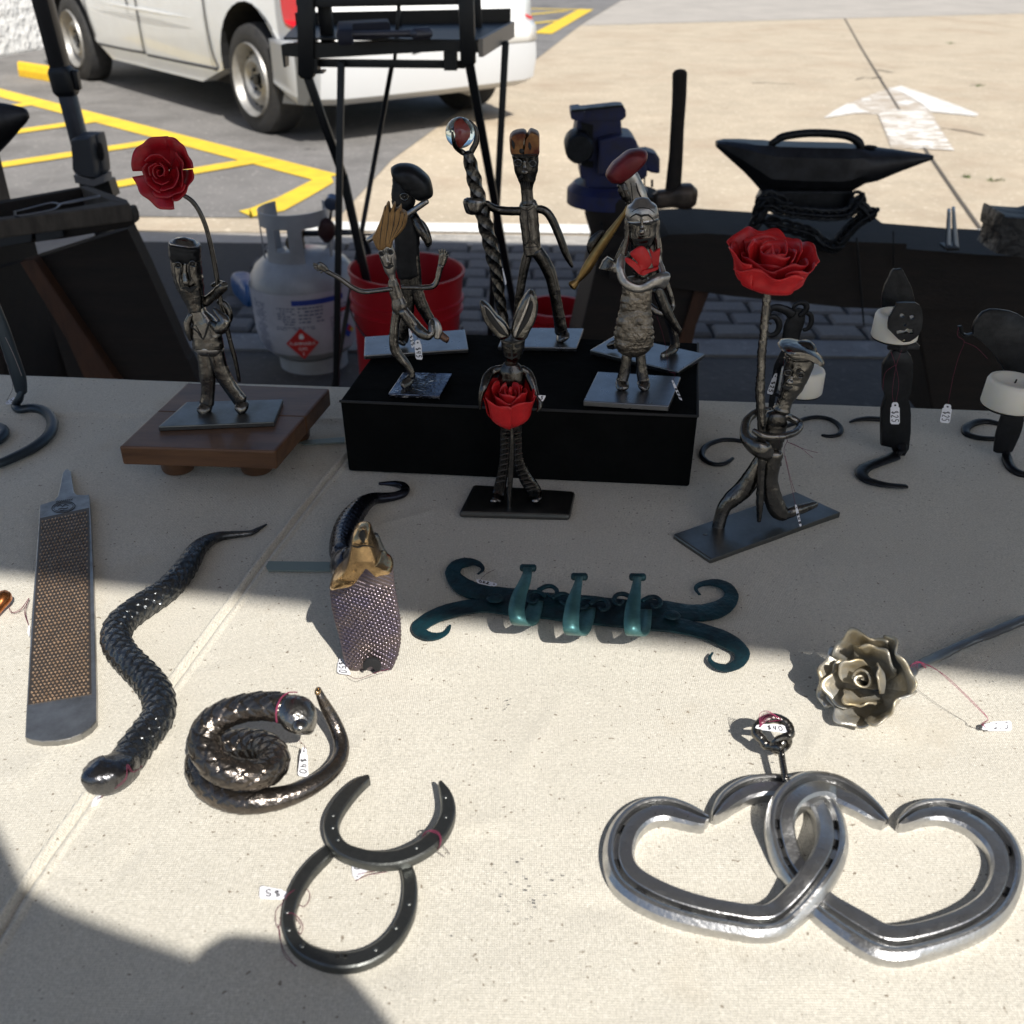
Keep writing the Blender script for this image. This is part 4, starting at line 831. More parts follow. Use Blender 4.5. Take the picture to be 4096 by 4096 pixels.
def cloth(side_):
    ss = []; s = 0.0
    while s < (1.5 if not side_ else .85): ss.append(s); s += .0011 if s < .03 else .004 if s < .95 else .02
    NY = 210; vs = []; W_ = len(ss)
    for j in range(NY+1):
        t_ = j/NY
        for s in ss:
            y = TY0 + (yback(0)-TY0)*t_; x = seam_x(y) + (s if not side_ else .012 - s)
            for _ in range(2): y = TY0 + (yback(x)-TY0)*t_; x = seam_x(y) + (s if not side_ else .012 - s)
            vs.append((x, y, TZ + (.0018 if not side_ else 0.0) + cz(x, y, side_, s)))
    fs = [(j*W_+i, j*W_+i+1, (j+1)*W_+i+1, (j+1)*W_+i) for j in range(NY) for i in range(W_-1)]
    base = len(vs)                       # hanging drop at the back and front
    for k, j in enumerate((NY, 0)):
        b0 = len(vs); sg = 1 if j else -1
        for dz, dy in ((.003,.003),(.02,.006),(.35,.012)):
            for i in range(W_):
                x, y, z = vs[j*W_+i]; vs.append((x, y + sg*(dy + (.006*math.sin(x*23) if dz > .1 else 0)), TZ - dz))
        rows = [j*W_] + [b0+q*W_ for q in range(3)]
        for a, b_ in zip(rows, rows[1:]): fs += [(a+i, a+i+1, b_+i+1, b_+i) for i in range(W_-1)]
    mb = MB(); mb.v = vs; mb.f = fs
    me = bpy.data.meshes.new('tablecloth'); me.from_pydata(vs, [], fs); me.materials.append(cm); me.polygons.foreach_set('use_smooth', [True]*len(me.polygons))
    ob = bpy.data.objects.new('tablecloth', me); COL.objects.link(ob); ob['o'] = (0,0,0)
    bm = bmesh.new(); bm.from_mesh(me); bmesh.ops.recalc_face_normals(bm, faces=bm.faces); bm.to_mesh(me); bm.free()
    return ob
t = cloth(0); tagp(t, 'wide natural canvas cloth covering the centre and right of the table', 'tablecloth', 'canvas tablecloths')
t = cloth(1); tagp(t, 'canvas cloth on the left of the table, tucked under the seam', 'tablecloth', 'canvas tablecloths')
# specks of soot on the cloth
mb = MB(); rr = random.Random(11)
for (x, y, w_, n_) in (('d',0,0,0),):
    for (cx, cy, sx_, cnt_) in ((1000,1680,45,40),(960,1332,14,9),(120,1180,200,6),(1500,1000,300,10),(1300,1900,300,10),(400,860,150,5),(1100,1130,300,9),(1750,1150,150,5)):
        for k in range(cnt_):
            p = tz('d', cx + rr.gauss(0, sx_), cy + rr.gauss(0, sx_*.7), .0035); r_ = rr.uniform(.0002,.0006)
            mb.add([p + Vector((r_*math.cos(a)*rr.uniform(.6,1.3), r_*math.sin(a)*rr.uniform(.6,1.3), 0)) for a in (0,1.2,2.4,3.7,5)] + [p + Vector((0,0,r_*.5))], [(0,1,5),(1,2,5),(2,3,5),(3,4,5),(4,0,5)])
o = mk('soot_specks', mb, mat('soot', (.05,.05,.06), .9), smooth=False); o['kind'] = 'stuff'

# ------------------------------------------------------------------ black display box
BH = .068
FLb, FRb = tz('d', 660, 895), tz('d', 1302, 925); ex = (FRb-FLb); ex.z = 0; ex.normalize(); ey = Vector((-ex.y, ex.x, 0)); ey = (ey + ex*.06).normalized()
wB = (FRb-FLb).length; dB = .158
bo = FLb - ex*.001
mb = MB(); Pb = [bo, bo+ex*wB, bo+ex*wB+ey*dB + ex*.004, bo+ey*dB]; Pt = [p + Vector((0,0,BH)) for p in Pb]; Pt[0] = Pt[0]-ex*.002; 
for p in Pb: p.z = TZ+.003
for p in Pt: p.z = TZ+BH
mb.add(Pb+Pt, [(0,1,2,3),(4,5,6,7),(0,1,5,4),(1,2,6,5),(2,3,7,6),(3,0,4,7)])
th = thing('display_box', 'black cloth covered box holding five steel figures', 'display box', (Pb[0]+Pb[2])/2)
mk('box_body', mb, blackcl, th, smooth=False, bevel=.002)
mb = MB(); 
for a, b_ in ((0,1),(1,2)): 
    A1 = Pt[a].copy(); B1 = Pt[b_].copy(); A1.z -= .001; B1.z -= .001
    tube(mb, [(A1, .0012), (B1, .0012)], n=8, sub=1, fl=1)
mk('edge_piping', mb, mat('black edge trim', (.02,.02,.02), .7), th)
BT = TZ + BH + .0012
def bz(z, x, y, h=0.0): return PZ(*uv(z, x, y), BT + h)

# ------------------------------------------------------------------ small wooden stand at the left
SH = .040
th = thing('wooden_stand', 'small walnut stand on four round feet under the rose bearer', 'wooden stand', tz('d', 400, 870))
def sz(x, y, h=SH): return tz('d', x, y, h)
P = [sz(224,842), sz(519,851), sz(622,733), sz(352,722)]
mid1, mid2 = P[0].lerp(P[3], .52), P[1].lerp(P[2], .52)
for q in ([P[0], P[1], mid2, mid1], [mid1+(P[3]-P[0])*.004, mid2+(P[2]-P[1])*.004, P[2], P[3]]):
    mb = MB(); prism(mb, q, (0,0,-.0165)); mk('plank', mb, wood, th, smooth=False, bevel=.0018, seg=3)
def foot(x, y): 
    mb = MB(); c = tz('d', x, y, 0); lathe(mb, [(.0125,0),(.0135,.002),(.0145,SH-.0175),(.001,SH-.0175)], c=Vector((c.x, c.y, TZ+.002)), n=28); mk('foot', mb, wood, th)
def foot2(a, b_):
    c = (P[0]*(1-a)+P[1]*a)*(1-b_) + (P[3]*(1-a)+P[2]*a)*b_; mb = MB(); lathe(mb, [(.0125,0),(.0135,.002),(.0145,SH-.0175),(.001,SH-.0175)], c=Vector((c.x, c.y, TZ+.002)), n=28); mk('foot', mb, wood, th)
foot(338,888); foot(486,889); foot2(.2,.8); foot2(.8,.8)

def plate(parent, corners, th_=.004, m=None, bev=.0008, name='base_plate'):
    mb = MB(); prism(mb, corners, (0,0,-th_)); return mk(name, mb, m or platem, parent, smooth=False, bevel=bev, seg=2)

# ------------------------------------------------------------------ roses
def frame(ax):
    ax = Vector(ax).normalized(); e1 = (Vector((1,0,0)) - ax*ax.x).normalized(); return ax, e1, e1.cross(-ax)
def petal(parent, c, ax, phi, wdt, r0, r1, h0, h1, flare, m, wave_=.06, seed=0, top=.35, thick=.0007, spiral=0.0, cup=1.0, curl=0.0):
    ax, e1, e2 = frame(ax); rr = random.Random(seed); ph = rr.uniform(0, 6); NS, NT = 22, 12; vs = []
    for j in range(NT+1):
        t_ = j/NT
        for i in range(NS+1):
            s = -1 + 2*i/NS; a = phi + s*wdt
            hh = h0 + (h1-h0)*t_*(1 - top*abs(s)**2.6)
            cupf = min(1, t_*2.2 + .06); cupf = math.sin(cupf*math.pi/2)**cup
            rad = (r0 + (r1-r0)*t_**1.1)*cupf + flare*max(0, t_-.55)**2*4 + spiral*s
            rad += wave_*r1*t_*t_*(math.sin(s*4.2+ph)*.6 + math.sin(s*9+ph*2)*.35)
            hh += wave_*r1*.8*t_**3*math.sin(s*6+ph*1.7) - curl*max(0, t_-.8)**2*25
            vs.append(c + ax*hh + (e1*math.cos(a) + e2*math.sin(a))*rad)
    fs = [(j*(NS+1)+i, j*(NS+1)+i+1, (j+1)*(NS+1)+i+1, (j+1)*(NS+1)+i) for j in range(NT) for i in range(NS)]
    mb = MB(); mb.add(vs, fs); return mk('petal', mb, m, parent, sharp=180, solid=thick)
def bloom(back, front, k=1.0, rings=((3,.20,.34,.95,20,.02),(4,.40,.54,.85,50,.03),(4,.58,.76,.85,5,.07),(5,.74,.95,.78,30,.14))):
    """petal list: rings of ruffled petals, lower towards the front (270 degrees)"""
    L = []; rr = random.Random(int(back*100))
    for n_, r0, r1, wd, off, fl_ in rings:
        for i in range(n_):
            d_ = off + 360/n_*i + rr.uniform(-8, 8); f_ = .5 - .5*math.sin(R(d_)); h_ = (back*(1-f_) + front*f_) if r1 > .5 else .5*(back*(1-f_)+front*f_) + .5*back
            L.append((R(d_), wd, r0, r1, 0.0, h_*rr.uniform(.94,1.05), fl_*rr.uniform(.7,1.4), .09*k*rr.uniform(.7,1.3), rr.uniform(.05,.2), rr.uniform(.03,.07)))
    return L
def rose(parent, c, ax, R_, H_, m, spec, seed=0, thick=.0007):
    """a bud core (the rose part) with its petals as sub-parts"""
    axn, e1, e2 = frame(ax)
    mb = MB(); vs = []                      # spiral core strip
    NS = 60; NT = 6
    for j in range(NT+1):
        t_ = j/NT
        for i in range(NS+1):
            u = i/NS; a = u*3.0*math.pi + seed; rad = R_*(.05 + .25*u)*(.55+.45*t_); hh = H_*(.15 + (.74 + .07*math.sin(a*1.5))*t_*(1-.16*u))
            vs.append(c + axn*hh + (e1*math.cos(a) + e2*math.sin(a))*rad)
    mb.add(vs, [(j*(NS+1)+i, j*(NS+1)+i+1, (j+1)*(NS+1)+i+1, (j+1)*(NS+1)+i) for j in range(NT) for i in range(NS)])
    core = mk('rose', mb, m, parent, sharp=180, solid=thick)
    for k, q in enumerate(spec):
        petal(core, c, ax, q[0], q[1], R_*q[2], R_*q[3], H_*q[4], H_*q[5], R_*q[6], m, q[7] if len(q) > 7 else .06, seed*13+k, q[8] if len(q) > 8 else .35, thick, R_*(q[9] if len(q) > 9 else .03), 1.0, R_*(q[10] if len(q) > 10 else 0))
    return core
# ------------------------------------------------------------------ figure helpers
def T(parent, name, z, P, Y, m=steel, **k):
    lab = k.pop('label', None); sh = k.pop('sharp', 50); mb = MB(); tube(mb, py(z, P, Y, 1.09 if name in ('leg','arm','torso','staff','neck','foot','hand') else 1.0), **k); return mk(name, mb, m, parent, sharp=sh, label=lab)
def PF(parent, name, z, P, Y, thick, m=steel, rd=.2, sub=3, nrm=(0,1,0), label=None, dy=0):
    mb = MB(); puff(mb, TP(z, P, Y+dy), thick, nrm, rd=rd, sub=sub); return mk(name, mb, m, parent, sharp=50, label=label)
carve = mat('dark carved line', (.02,.02,.02), .6, .3)
def eye(parent, z, x, y, r, Y):
    c = yz(z, x, y, Y); R_ = r/ZM[z][2]*pxm(c); mb = MB(); P = [(c + Vector((R_*math.cos(a), 0, R_*.85*math.sin(a))), R_*.26) for a in [2*math.pi*k/12 for k in range(13)]]
    tube(mb, P, fl=.9, n=8, sub=1, noise=0, caps=False); ball(mb, c, R_*.33, n=6); e_ = mk('eye', mb, steel_d, parent)
    mb = MB(); lathe(mb, [(R_*.9,0),(.00001,.0001)], n=14, M=Matrix.Translation(c+Vector((0,.0003,0))) @ Matrix.Rotation(R(90),4,'X')); mk('eye_socket', mb, carve, e_, smooth=False)
def nose(parent, z, P, Y, m=steel): mb = MB(); tube(mb, py(z, P, Y), fl=.9, n=8, sq=2.5); mk('nose', mb, m, parent)
def line(parent, name, z, P, Y, m=carve, fl=.6): mb = MB(); tube(mb, py(z, P, Y), fl=fl, n=6, noise=.0); mk(name, mb, m, parent)
def eng(parent, z, L, Y, name='carved_line'):
    mb = MB()
    for P in L: tube(mb, py(z, P, Y), fl=.5, n=6, noise=0, sub=2)
    mk(name, mb, carve, parent)
FG = 'forged steel figures on the stall'

# ===== figure 1: rose bearer on the wooden stand
PH = SH + .0045
c0 = tz('E', 1700, 1430, PH); Y1 = c0.y
f = thing('steel_figure', 'flat topped steel man carrying a tall deep red rose, on a walnut stand', 'figurine', tz('E', 1700, 1440, SH), FG)
plate(f, [sz(298,805,PH), sz(352,758,PH), sz(534,753,PH), sz(517,796,PH)], .0045, plated)
T(f, 'torso', 'E', [(1515,640,60),(1540,700,66),(1575,760,88),(1595,840,104),(1605,900,106),(1612,945,106)], Y1, fl=.55, sq=3)
T(f, 'belt', 'E', [(1610,935,110),(1614,965,112)], Y1, steel_l, fl=.6, sq=3)
hd = T(f, 'head', 'E', [(1428,150,108),(1432,250,110),(1445,360,110),(1465,450,102),(1490,540,84),(1505,600,66),(1520,660,58)], Y1, fl=.7, sq=4.5)
T(hd, 'hat', 'E', [(1427,146,114),(1428,180,114),(1430,245,112),(1432,272,106)], Y1-.0004, blackst, fl=.75, sq=5, capk=.1)
T(hd, 'hat_rim', 'E', [(1427,138,112),(1427,148,113)], Y1-.0002, steel_l, fl=.75, sq=5, capk=.05)
Yf = Y1 - .0098
eye(hd, 'E', 1378, 310, 26, Yf); eye(hd, 'E', 1490, 300, 26, Yf); nose(hd, 'E', [(1432,300,8),(1430,370,13),(1435,420,20,-.001),(1440,445,24,-.001),(1442,455,14)], Yf)
line(hd, 'mouth', 'E', [(1405,490,4),(1440,488,14),(1470,505,20),(1500,485,14),(1525,478,4)], Yf)
eng(hd, 'E', [[(1400,330,4),(1385,430,7),(1400,480,4)], [(1460,320,4),(1462,380,7),(1475,430,4)], [(1345,300,3),(1360,420,4),(1400,530,4)]], Yf)
eng(f, 'E', [[(1470,780,6),(1530,830,7),(1570,885,6),(1600,800,7),(1625,740,6)]], Y1-.007)
T(f, 'arm', 'E', [(1475,690,16),(1450,760,26),(1455,830,24),(1470,890,12)], Y1-.003)
T(f, 'arm', 'E', [(1640,760,30),(1700,800,48,-.004),(1735,740,42,-.004),(1690,690,26,-.002),(1655,650,16)], Y1-.004)
T(f, 'arm', 'E', [(1580,600,36,.004),(1640,555,34,.002),(1700,500,36,-.004),(1735,470,30,-.006),(1690,450,20,.006),(1640,470,14,.008)], Y1)
T(f, 'arm', 'E', [(1740,790,22,.004),(1765,700,34,.004),(1730,610,26,.004),(1690,600,22,.006)], Y1, steel_d)
lg = T(f, 'leg', 'E', [(1580,960,54),(1592,1060,56),(1605,1180,54),(1608,1290,48),(1598,1380,50)], Y1, fl=.6, sq=3)
T(lg, 'foot', 'E', [(1605,1385,40,0),(1580,1425,46,-.004),(1550,1450,42,-.007)], Y1, fl=.5)
lg = T(f, 'leg', 'E', [(1660,960,62),(1690,1080,58),(1740,1190,52),(1800,1280,52),(1860,1360,52)], Y1, fl=.6, sq=3)
T(lg, 'foot', 'E', [(1880,1370,42,0),(1865,1410,46,-.004),(1840,1435,38,-.007)], Y1, fl=.5)
eng(f, 'E', [[(1600,990,4),(1625,1040,6),(1650,1120,5)]], Y1-.0075)
st = T(f, 'rose_stem', 'AB', [(430,405,14,.0),(480,440,15),(530,510,15),(575,620,15),(605,740,15),(630,860,15),(650,980,15),(668,1090,15),(700,1230,16),(735,1380,15),(768,1500,14),(795,1640,11)], Y1+.003, steel_d, fl=.9, sq=3)
rc = yz('AB', 278, 268, Y1-.004); rR = 212/1.6655*pxm(rc)
rose(f, rc + Vector((.0,.014,0)), Vector((-.20,-1,.16)), rR*.86, rR*.62, redd, [
  (R(20), .95, .16,.30,.0,1.0,.0,.05,.1,.05), (R(150), .95, .18,.34,.0,.98,.0,.05,.1,.05), (R(265), .95, .20,.40,.0,.95,.02,.05,.1,.06), (R(90), 1.0, .34,.56,.0,.88,.05,.06,.1,.06), (R(205), 1.0, .36,.62,.0,.84,.06,.06,.1,.06), (R(320), 1.0, .38,.66,.0,.82,.07,.06,.1,.06),
  (R(285), .85, .55,.84,-.1,.62,.12,.07,.12,.05), (R(5), .75, .55,.82,-.1,.62,.10,.07,.12,.05),
  (R(42), .62, .62,1.10,-.25,.48,.22,.07,.15), (R(128), .92, .62,1.05,-.25,.46,.22,.07,.12), (R(235), .80, .62,1.12,-.25,.42,.24,.07,.12), (R(322), .75, .55,.98,-.35,.30,.12,.06,.12)], seed=1)

# ===== figure 2: dancer with straw hair (front left on the box)
pc = bz('G', 530, 1040, .004); Y2 = pc.y
f = thing('steel_figure', 'dancing steel figure with straw coloured hair and outstretched arms, one leg raised', 'figurine', bz('G', 620, 1060), FG)
plate(f, [bz('G', 390, 1108, .004), bz('G', 505, 942, .004), bz('G', 888, 952, .004), bz('G', 792, 1125, .004)], .004, mat('hammered plate', (.15,.16,.19), .10, 1, (.07,.075,.10), 60, .45, 160, .002))
T(f, 'torso', 'G', [(430,225,26),(432,270,38),(448,330,42),(465,380,44),(478,430,56),(490,485,48)], Y2, MATS['forged steel'], fl=.6, sq=3.5)
hd = T(f, 'head', 'F', [(825,1400,66),(840,1480,76),(860,1560,72),(872,1640,56),(885,1690,38),(897,1740,30),(905,1800,34)], Y2, steel_l, fl=.75, sq=3)
PF(hd, 'hair', 'F', [(700,1320),(720,1285),(765,1190),(800,1090),(815,1030),(830,1028),(826,1080),(840,990),(858,988),(866,1048),(885,1050),(905,990),(920,992),(925,1050),(950,1035),(975,1008),(982,1030),(985,1060),(1035,1090),(1030,1190),(990,1260),(930,1320),(895,1370),(885,1425),(840,1410),(810,1440),(760,1445),(725,1390)], Y2-.003, .013, woodhr, rd=.12, sub=2)
eng(hd, 'F', [[(860,1060,3),(850,1200,6),(820,1400,3)], [(920,1060,3),(905,1200,6),(860,1390,3)], [(975,1070,3),(950,1200,6),(890,1330,3)], [(810,1100,3),(785,1250,6),(770,1400,3)], [(1010,1100,3),(985,1210,5),(920,1310,3)]], Y2-.0094, 'hair_groove')
Yf = Y2 - .0065
eye(hd, 'F', 785, 1485, 24, Yf); eye(hd, 'F', 872, 1468, 26, Yf); nose(hd, 'F', [(833,1480,5),(838,1530,9),(850,1565,16)], Yf, steel_l); line(hd, 'mouth', 'F', [(812,1605,4),(840,1620,13),(870,1612,17),(905,1600,5)], Yf)
eng(hd, 'F', [[(775,1520,4),(800,1570,6),(810,1610,3)], [(890,1510,4),(880,1560,6),(900,1600,3)], [(820,1445,3),(830,1470,5),(828,1500,3)]], Yf)
T(f, 'arm', 'G', [(420,300,18),(330,312,17),(240,322,18),(180,318,18),(120,292,18),(60,250,18),(15,218,17),(-35,190,17),(-82,165,18)], Y2-.002, MATS['forged steel'], fl=1)
h_ = T(f, 'hand', 'F', [(262,1652,24),(230,1625,34),(190,1605,38),(165,1600,26)], Y2-.002, steel, fl=.4)
for a in ([(165,1590,12),(130,1580,10)], [(160,1610,12),(128,1600,10)], [(165,1628,12),(138,1622,10)], [(185,1640,12),(165,1645,9)], [(215,1650,11),(200,1668,9)]): T(h_, 'finger', 'F', a, Y2-.003, steel)
T(f, 'arm', 'G', [(500,287,18),(600,290,18),(690,290,19),(745,275,20),(772,230,19),(785,170,20),(800,120,22)], Y2-.002, MATS['forged steel'], fl=1)
h_ = T(f, 'hand', 'F', [(1352,1620,24),(1375,1560,36),(1385,1500,40),(1380,1465,28)], Y2-.002, steel, fl=.4)
for a in ([(1350,1480,10),(1345,1445,9)], [(1372,1470,10),(1372,1436,9)], [(1395,1475,10),(1398,1445,9)], [(1412,1490,9),(1418,1462,8)], [(1410,1510,10),(1435,1497,8)]): T(h_, 'finger', 'F', a, Y2-.003, steel)
lg = T(f, 'leg', 'G', [(460,480,34),(446,560,32),(438,640,33),(436,720,34),(450,780,36),(490,840,36),(540,900,30),(572,950,24),(578,985,24)], Y2, MATS['forged steel'], fl=.8, sq=2.6)
T(lg, 'foot', 'G', [(578,965,26),(560,1000,34,-.004),(530,1035,40,-.008),(508,1055,36,-.011)], Y2+.003, MATS['forged steel'], fl=.45)
lg = T(f, 'leg', 'G', [(505,470,38),(550,530,42),(600,590,42),(650,640,42,-.004),(700,662,32,-.006),(725,640,26,-.005),(728,590,26,-.003),(740,550,26)], Y2-.002, MATS['forged steel'], fl=.8, sq=2.6)
T(lg, 'foot', 'G', [(742,545,26),(765,575,28,-.002),(775,630,32,-.003),(768,680,24,-.004)], Y2-.002, steel_l, fl=.5)

# ===== figure 3: musician with big black beret behind the dancer
pc = bz('G', 600, 740, .004); Y3 = pc.y
f = thing('steel_figure', 'dark steel pipe player under a big black beret, standing behind the straw haired dancer', 'figurine', pc, FG)
plate(f, [bz('G', 203, 815, .004), bz('G', 210, 670, .004), bz('G', 985, 613, .004), bz('G', 1012, 765, .004)], .004, platem)
T(f, 'torso', 'F', [(1010,1040,80),(1030,1150,112),(1035,1300,112),(1035,1450,108),(1040,1600,105),(1060,1700,100)], Y3, blackst, fl=.5, sq=3)
hd = T(f, 'head', 'F', [(950,740,65),(985,820,100),(1000,920,112),(1000,1000,112),(1005,1080,70)], Y3, blackst, fl=.7, sq=4)
PF(hd, 'beret', 'F', [(875,670),(895,638),(950,615),(1050,616),(1130,645),(1200,700),(1255,760),(1283,850),(1280,930),(1215,965),(1150,965),(1100,930),(1060,880),(1000,855),(960,800),(900,750)], Y3-.008, .026, blackst, rd=.4)
eye(hd, 'F', 1010, 935, 38, Y3-.011)
T(f, 'pipe', 'F', [(1225,975,30,-.012),(1060,1092,28,-.012),(860,1220,28,-.010),(655,1358,28,-.008)], Y3, steel_l, fl=1, noise=0)
T(f, 'arm', 'F', [(1060,1070,38),(1120,1160,44,-.004),(1170,1260,42,-.008),(1220,1340,36,-.008),(1235,1385,28,-.008)], Y3, steel_d, fl=.8)
T(f, 'arm', 'F', [(1100,1150,26),(1170,1190,30),(1220,1270,30),(1250,1370,26,-.006),(1225,1400,24,-.008)], Y3+.003, steel_d, fl=.8)
T(f, 'arm', 'F', [(990,1060,40),(940,1120,36,-.006),(870,1210,30,-.010)], Y3, steel_d, fl=.8)
lg = T(f, 'leg', 'G', [(510,20,52),(525,150,48),(540,300,46),(548,430,44),(530,560,44),(510,660,42),(500,700,42)], Y3, steel_d, fl=.7, sq=3)
T(lg, 'foot', 'G', [(500,690,42),(490,715,38,-.006)], Y3, steel_d, fl=.5)
lg = T(f, 'leg', 'G', [(580,20,50),(592,150,48),(605,280,46),(640,400,44),(690,500,38),(740,580,34),(780,640,30)], Y3, steel_d, fl=.7, sq=3)
T(lg, 'foot', 'G', [(780,640,28),(815,670,30,-.004),(850,695,26,-.008)], Y3, mat('copper toned boot', (.30,.16,.10), .4, .9), fl=.5)

# ===== figure 4: crowned man with twisted staff and marble
pc = bz('G', 1745, 690, .004); Y4 = pc.y + .002
f = thing('steel_figure', 'crowned bearded steel man holding a twisted staff topped by a glass marble', 'figurine', pc, FG)
plate(f, [bz('G', 1240, 745, .004), bz('G', 1300, 598, .004), bz('G', 1903, 604, .004), bz('G', 1848, 755, .004)], .004, platem)
T(f, 'torso', 'U', [(1160,1180,90),(1170,1240,112),(1180,1400,112),(1200,1600,108),(1215,1760,104),(1235,1850,108)], Y4, fl=.5, sq=4)
hd = T(f, 'head', 'U', [(1130,560,172),(1140,680,160),(1145,800,144),(1150,900,112),(1150,980,82),(1152,1060,76),(1160,1150,80),(1165,1210,92)], Y4, steel_d, fl=.7, sq=3.5)
PF(hd, 'crown', 'U', [(926,350),(950,300),(1010,268),(1110,254),(1150,285),(1140,320),(1120,340),(1110,450),(1100,560),(1020,570),(945,555),(930,450)], Y4-.002, .022, crownm, rd=.14, sub=2)
PF(hd, 'crown', 'U', [(1160,300),(1190,252),(1230,250),(1300,285),(1315,340),(1314,480),(1308,560),(1230,572),(1105,565),(1112,450),(1125,340)], Y4-.002, .022, crownm, rd=.14, sub=2)
mb = MB(); ball(mb, yz('U', 1085, 530, Y4-.013), 30/3.22*pxm(pc), (1,.4,1), 8); mk('crown_jewel', mb, carve, hd)
Yf = Y4 - .0125
eng(hd, 'U', [[(955,380,3),(975,440,24),(985,510,3)], [(1180,410,3),(1190,470,22),(1195,520,3)], [(960,575,5),(1100,580,9),(1290,570,5)]], Yf-.001)
eye(hd, 'U', 1035, 680, 48, Yf); eye(hd, 'U', 1225, 692, 44, Yf); nose(hd, 'U', [(1120,660,14),(1125,740,26),(1125,800,44,-.001),(1128,815,30)], Yf)
eng(hd, 'U', [[(1040,880,5),(1090,835,9),(1135,825,9),(1190,850,9),(1230,900,5)], [(1050,900,4),(1100,850,7)], [(1160,850,7),(1220,915,4)], [(990,590,4),(1090,610,9),(1180,605,9),(1250,590,4)]] + [[(1085+k*24,930,4),(1088+k*23,975,7),(1100+k*18,1015,4)] for k in range(5)], Yf)
eng(f, 'U', [[(1075,1265,4),(1155,1300,7),(1250,1240,4)], [(1155,1300,5),(1165,1450,7),(1190,1660,5)], [(1190,1660,5),(1120,1750,5)], [(1190,1660,5),(1290,1750,5)], [(1125,1775,5),(1210,1765,6),(1310,1760,5)]], Y4-.0095)
T(f, 'arm', 'U', [(1260,1275,46),(1350,1285,50),(1420,1330,50),(1480,1420,50),(1530,1530,50),(1590,1680,48),(1640,1820,44),(1690,1930,34),(1735,2020,18)], Y4, steel_d, fl=.8)
T(f, 'arm', 'U', [(1060,1302,52),(920,1302,52),(790,1290,50),(690,1250,46,-.003),(630,1200,40,-.005)], Y4, steel_d, fl=.9)
T(f, 'hand', 'U', [(380,1235,90,-.008),(440,1238,98,-.012),(540,1240,92,-.012),(575,1240,60,-.006)], Y4, steel, fl=.5, sq=5)
lg = T(f, 'leg', 'G', [(1478,10,34),(1455,90,34),(1432,200,32),(1410,330,30),(1395,430,28),(1390,560,28),(1385,640,30)], Y4, steel_d, fl=.8, sq=2.8)
T(lg, 'foot', 'G', [(1385,640,28),(1375,670,34,-.005),(1365,690,26,-.008)], Y4, steel_d, fl=.5)
lg = T(f, 'leg', 'G', [(1540,10,46),(1590,80,46),(1640,180,44),(1672,300,42),(1695,420,40),(1712,520,42),(1725,600,46),(1728,640,44)], Y4, steel_d, fl=.8, sq=2.8)
T(lg, 'foot', 'G', [(1728,640,46),(1738,665,54,-.005),(1745,690,48,-.010)], Y4, steel, fl=.45)
st = T(f, 'staff', 'U', [(395,560,60),(415,650,66),(438,740,72),(470,880,76),(500,1010,76),(530,1130,76),(575,1300,78),(610,1450,78),(650,1600,78),(680,1720,78),(712,1860,78),(745,2000,74),(770,2150,66),(800,2400,60),(850,2700,52),(880,2900,45)], Y4-.004, steel_d, fl=1, sq=4.5, twist=115, sub=8, n=16, noise=.0, sharp=40)
T(st, 'prong', 'U', [(385,580,34,0),(300,530,36),(235,470,34,-.006),(205,380,26,-.010),(190,290,14,-.011)], Y4-.004, steel_d, fl=.8)
T(st, 'prong', 'U', [(410,590,34,0),(450,510,38),(495,420,38),(505,320,32),(480,220,24),(412,135,10)], Y4-.004, steel_d, fl=.8)
mc = yz('U', 292, 292, Y4-.004); rM = 190/3.22*pxm(mc)
gl = bpy.data.materials.new('clear marble glass'); gl.use_nodes = True; b = gl.node_tree.nodes['Principled BSDF']; b.inputs['Base Color'].default_value = (.80,.95,.96,1); b.inputs['Roughness'].default_value = .01; b.inputs['Transmission Weight'].default_value = 1; b.inputs['IOR'].default_value = 1.5
mb = MB(); ball(mb, mc, rM, n=24); ms = mk('marble', mb, gl, st, sharp=180)
mb = MB(); tube(mb, [(mc + Vector((.1*rM,0,.75*rM)), rM*.05), (mc + Vector((0,.1*rM,.4*rM)), rM*.28), (mc + Vector((.12*rM,0,0)), rM*.36), (mc + Vector((.0,-.1*rM,-.4*rM)), rM*.26), (mc + Vector((-.05*rM,0,-.75*rM)), rM*.05)], fl=.25); mk('marble_swirl', mb, mat('red glass swirl', (.35,.03,.02), .3), ms)

# ===== figure 5: horn player with dark red beret (behind the apron woman)
pc = bz('I', 1100, 800, .004); Y5 = pc.y + .004
f = thing('steel_figure', 'steel horn player in a dark red beret blowing a brass horn', 'figurine', pc, FG)
plate(f, [bz('I', 500, 772, .004), bz('I', 700, 655, .004), bz('I', 1392, 802, .004), bz('I', 1182, 940, .004)], .0045, platem)
T(f, 'torso', 'H', [(830,740,80),(850,850,90),(880,1000,110),(900,1200,110),(930,1400,100),(980,1550,70)], Y5, steel_d, fl=.5, sq=3)
hd = T(f, 'head', 'H', [(760,470,80),(790,540,85),(815,600,84),(845,680,90),(860,750,88)], Y5, steel_l, fl=.75, sq=3.5)
PF(hd, 'beret', 'H', [(537,490),(550,440),(600,370),(660,320),(740,255),(810,232),(880,230),(930,250),(943,300),(915,360),(850,430),(770,500),(700,545),(640,560),(580,550)], Y5-.005, .024, beretr, rd=.35)
T(hd, 'beard', 'H', [(690,560,40),(715,640,55),(745,700,45),(755,750,25)], Y5-.003, steel_d, fl=.6, noise=.2)
eng(hd, 'H', [[(830,560,5),(850,640,9),(890,720,5)], [(780,560,4),(790,640,6),(800,730,4)]], Y5-.011)
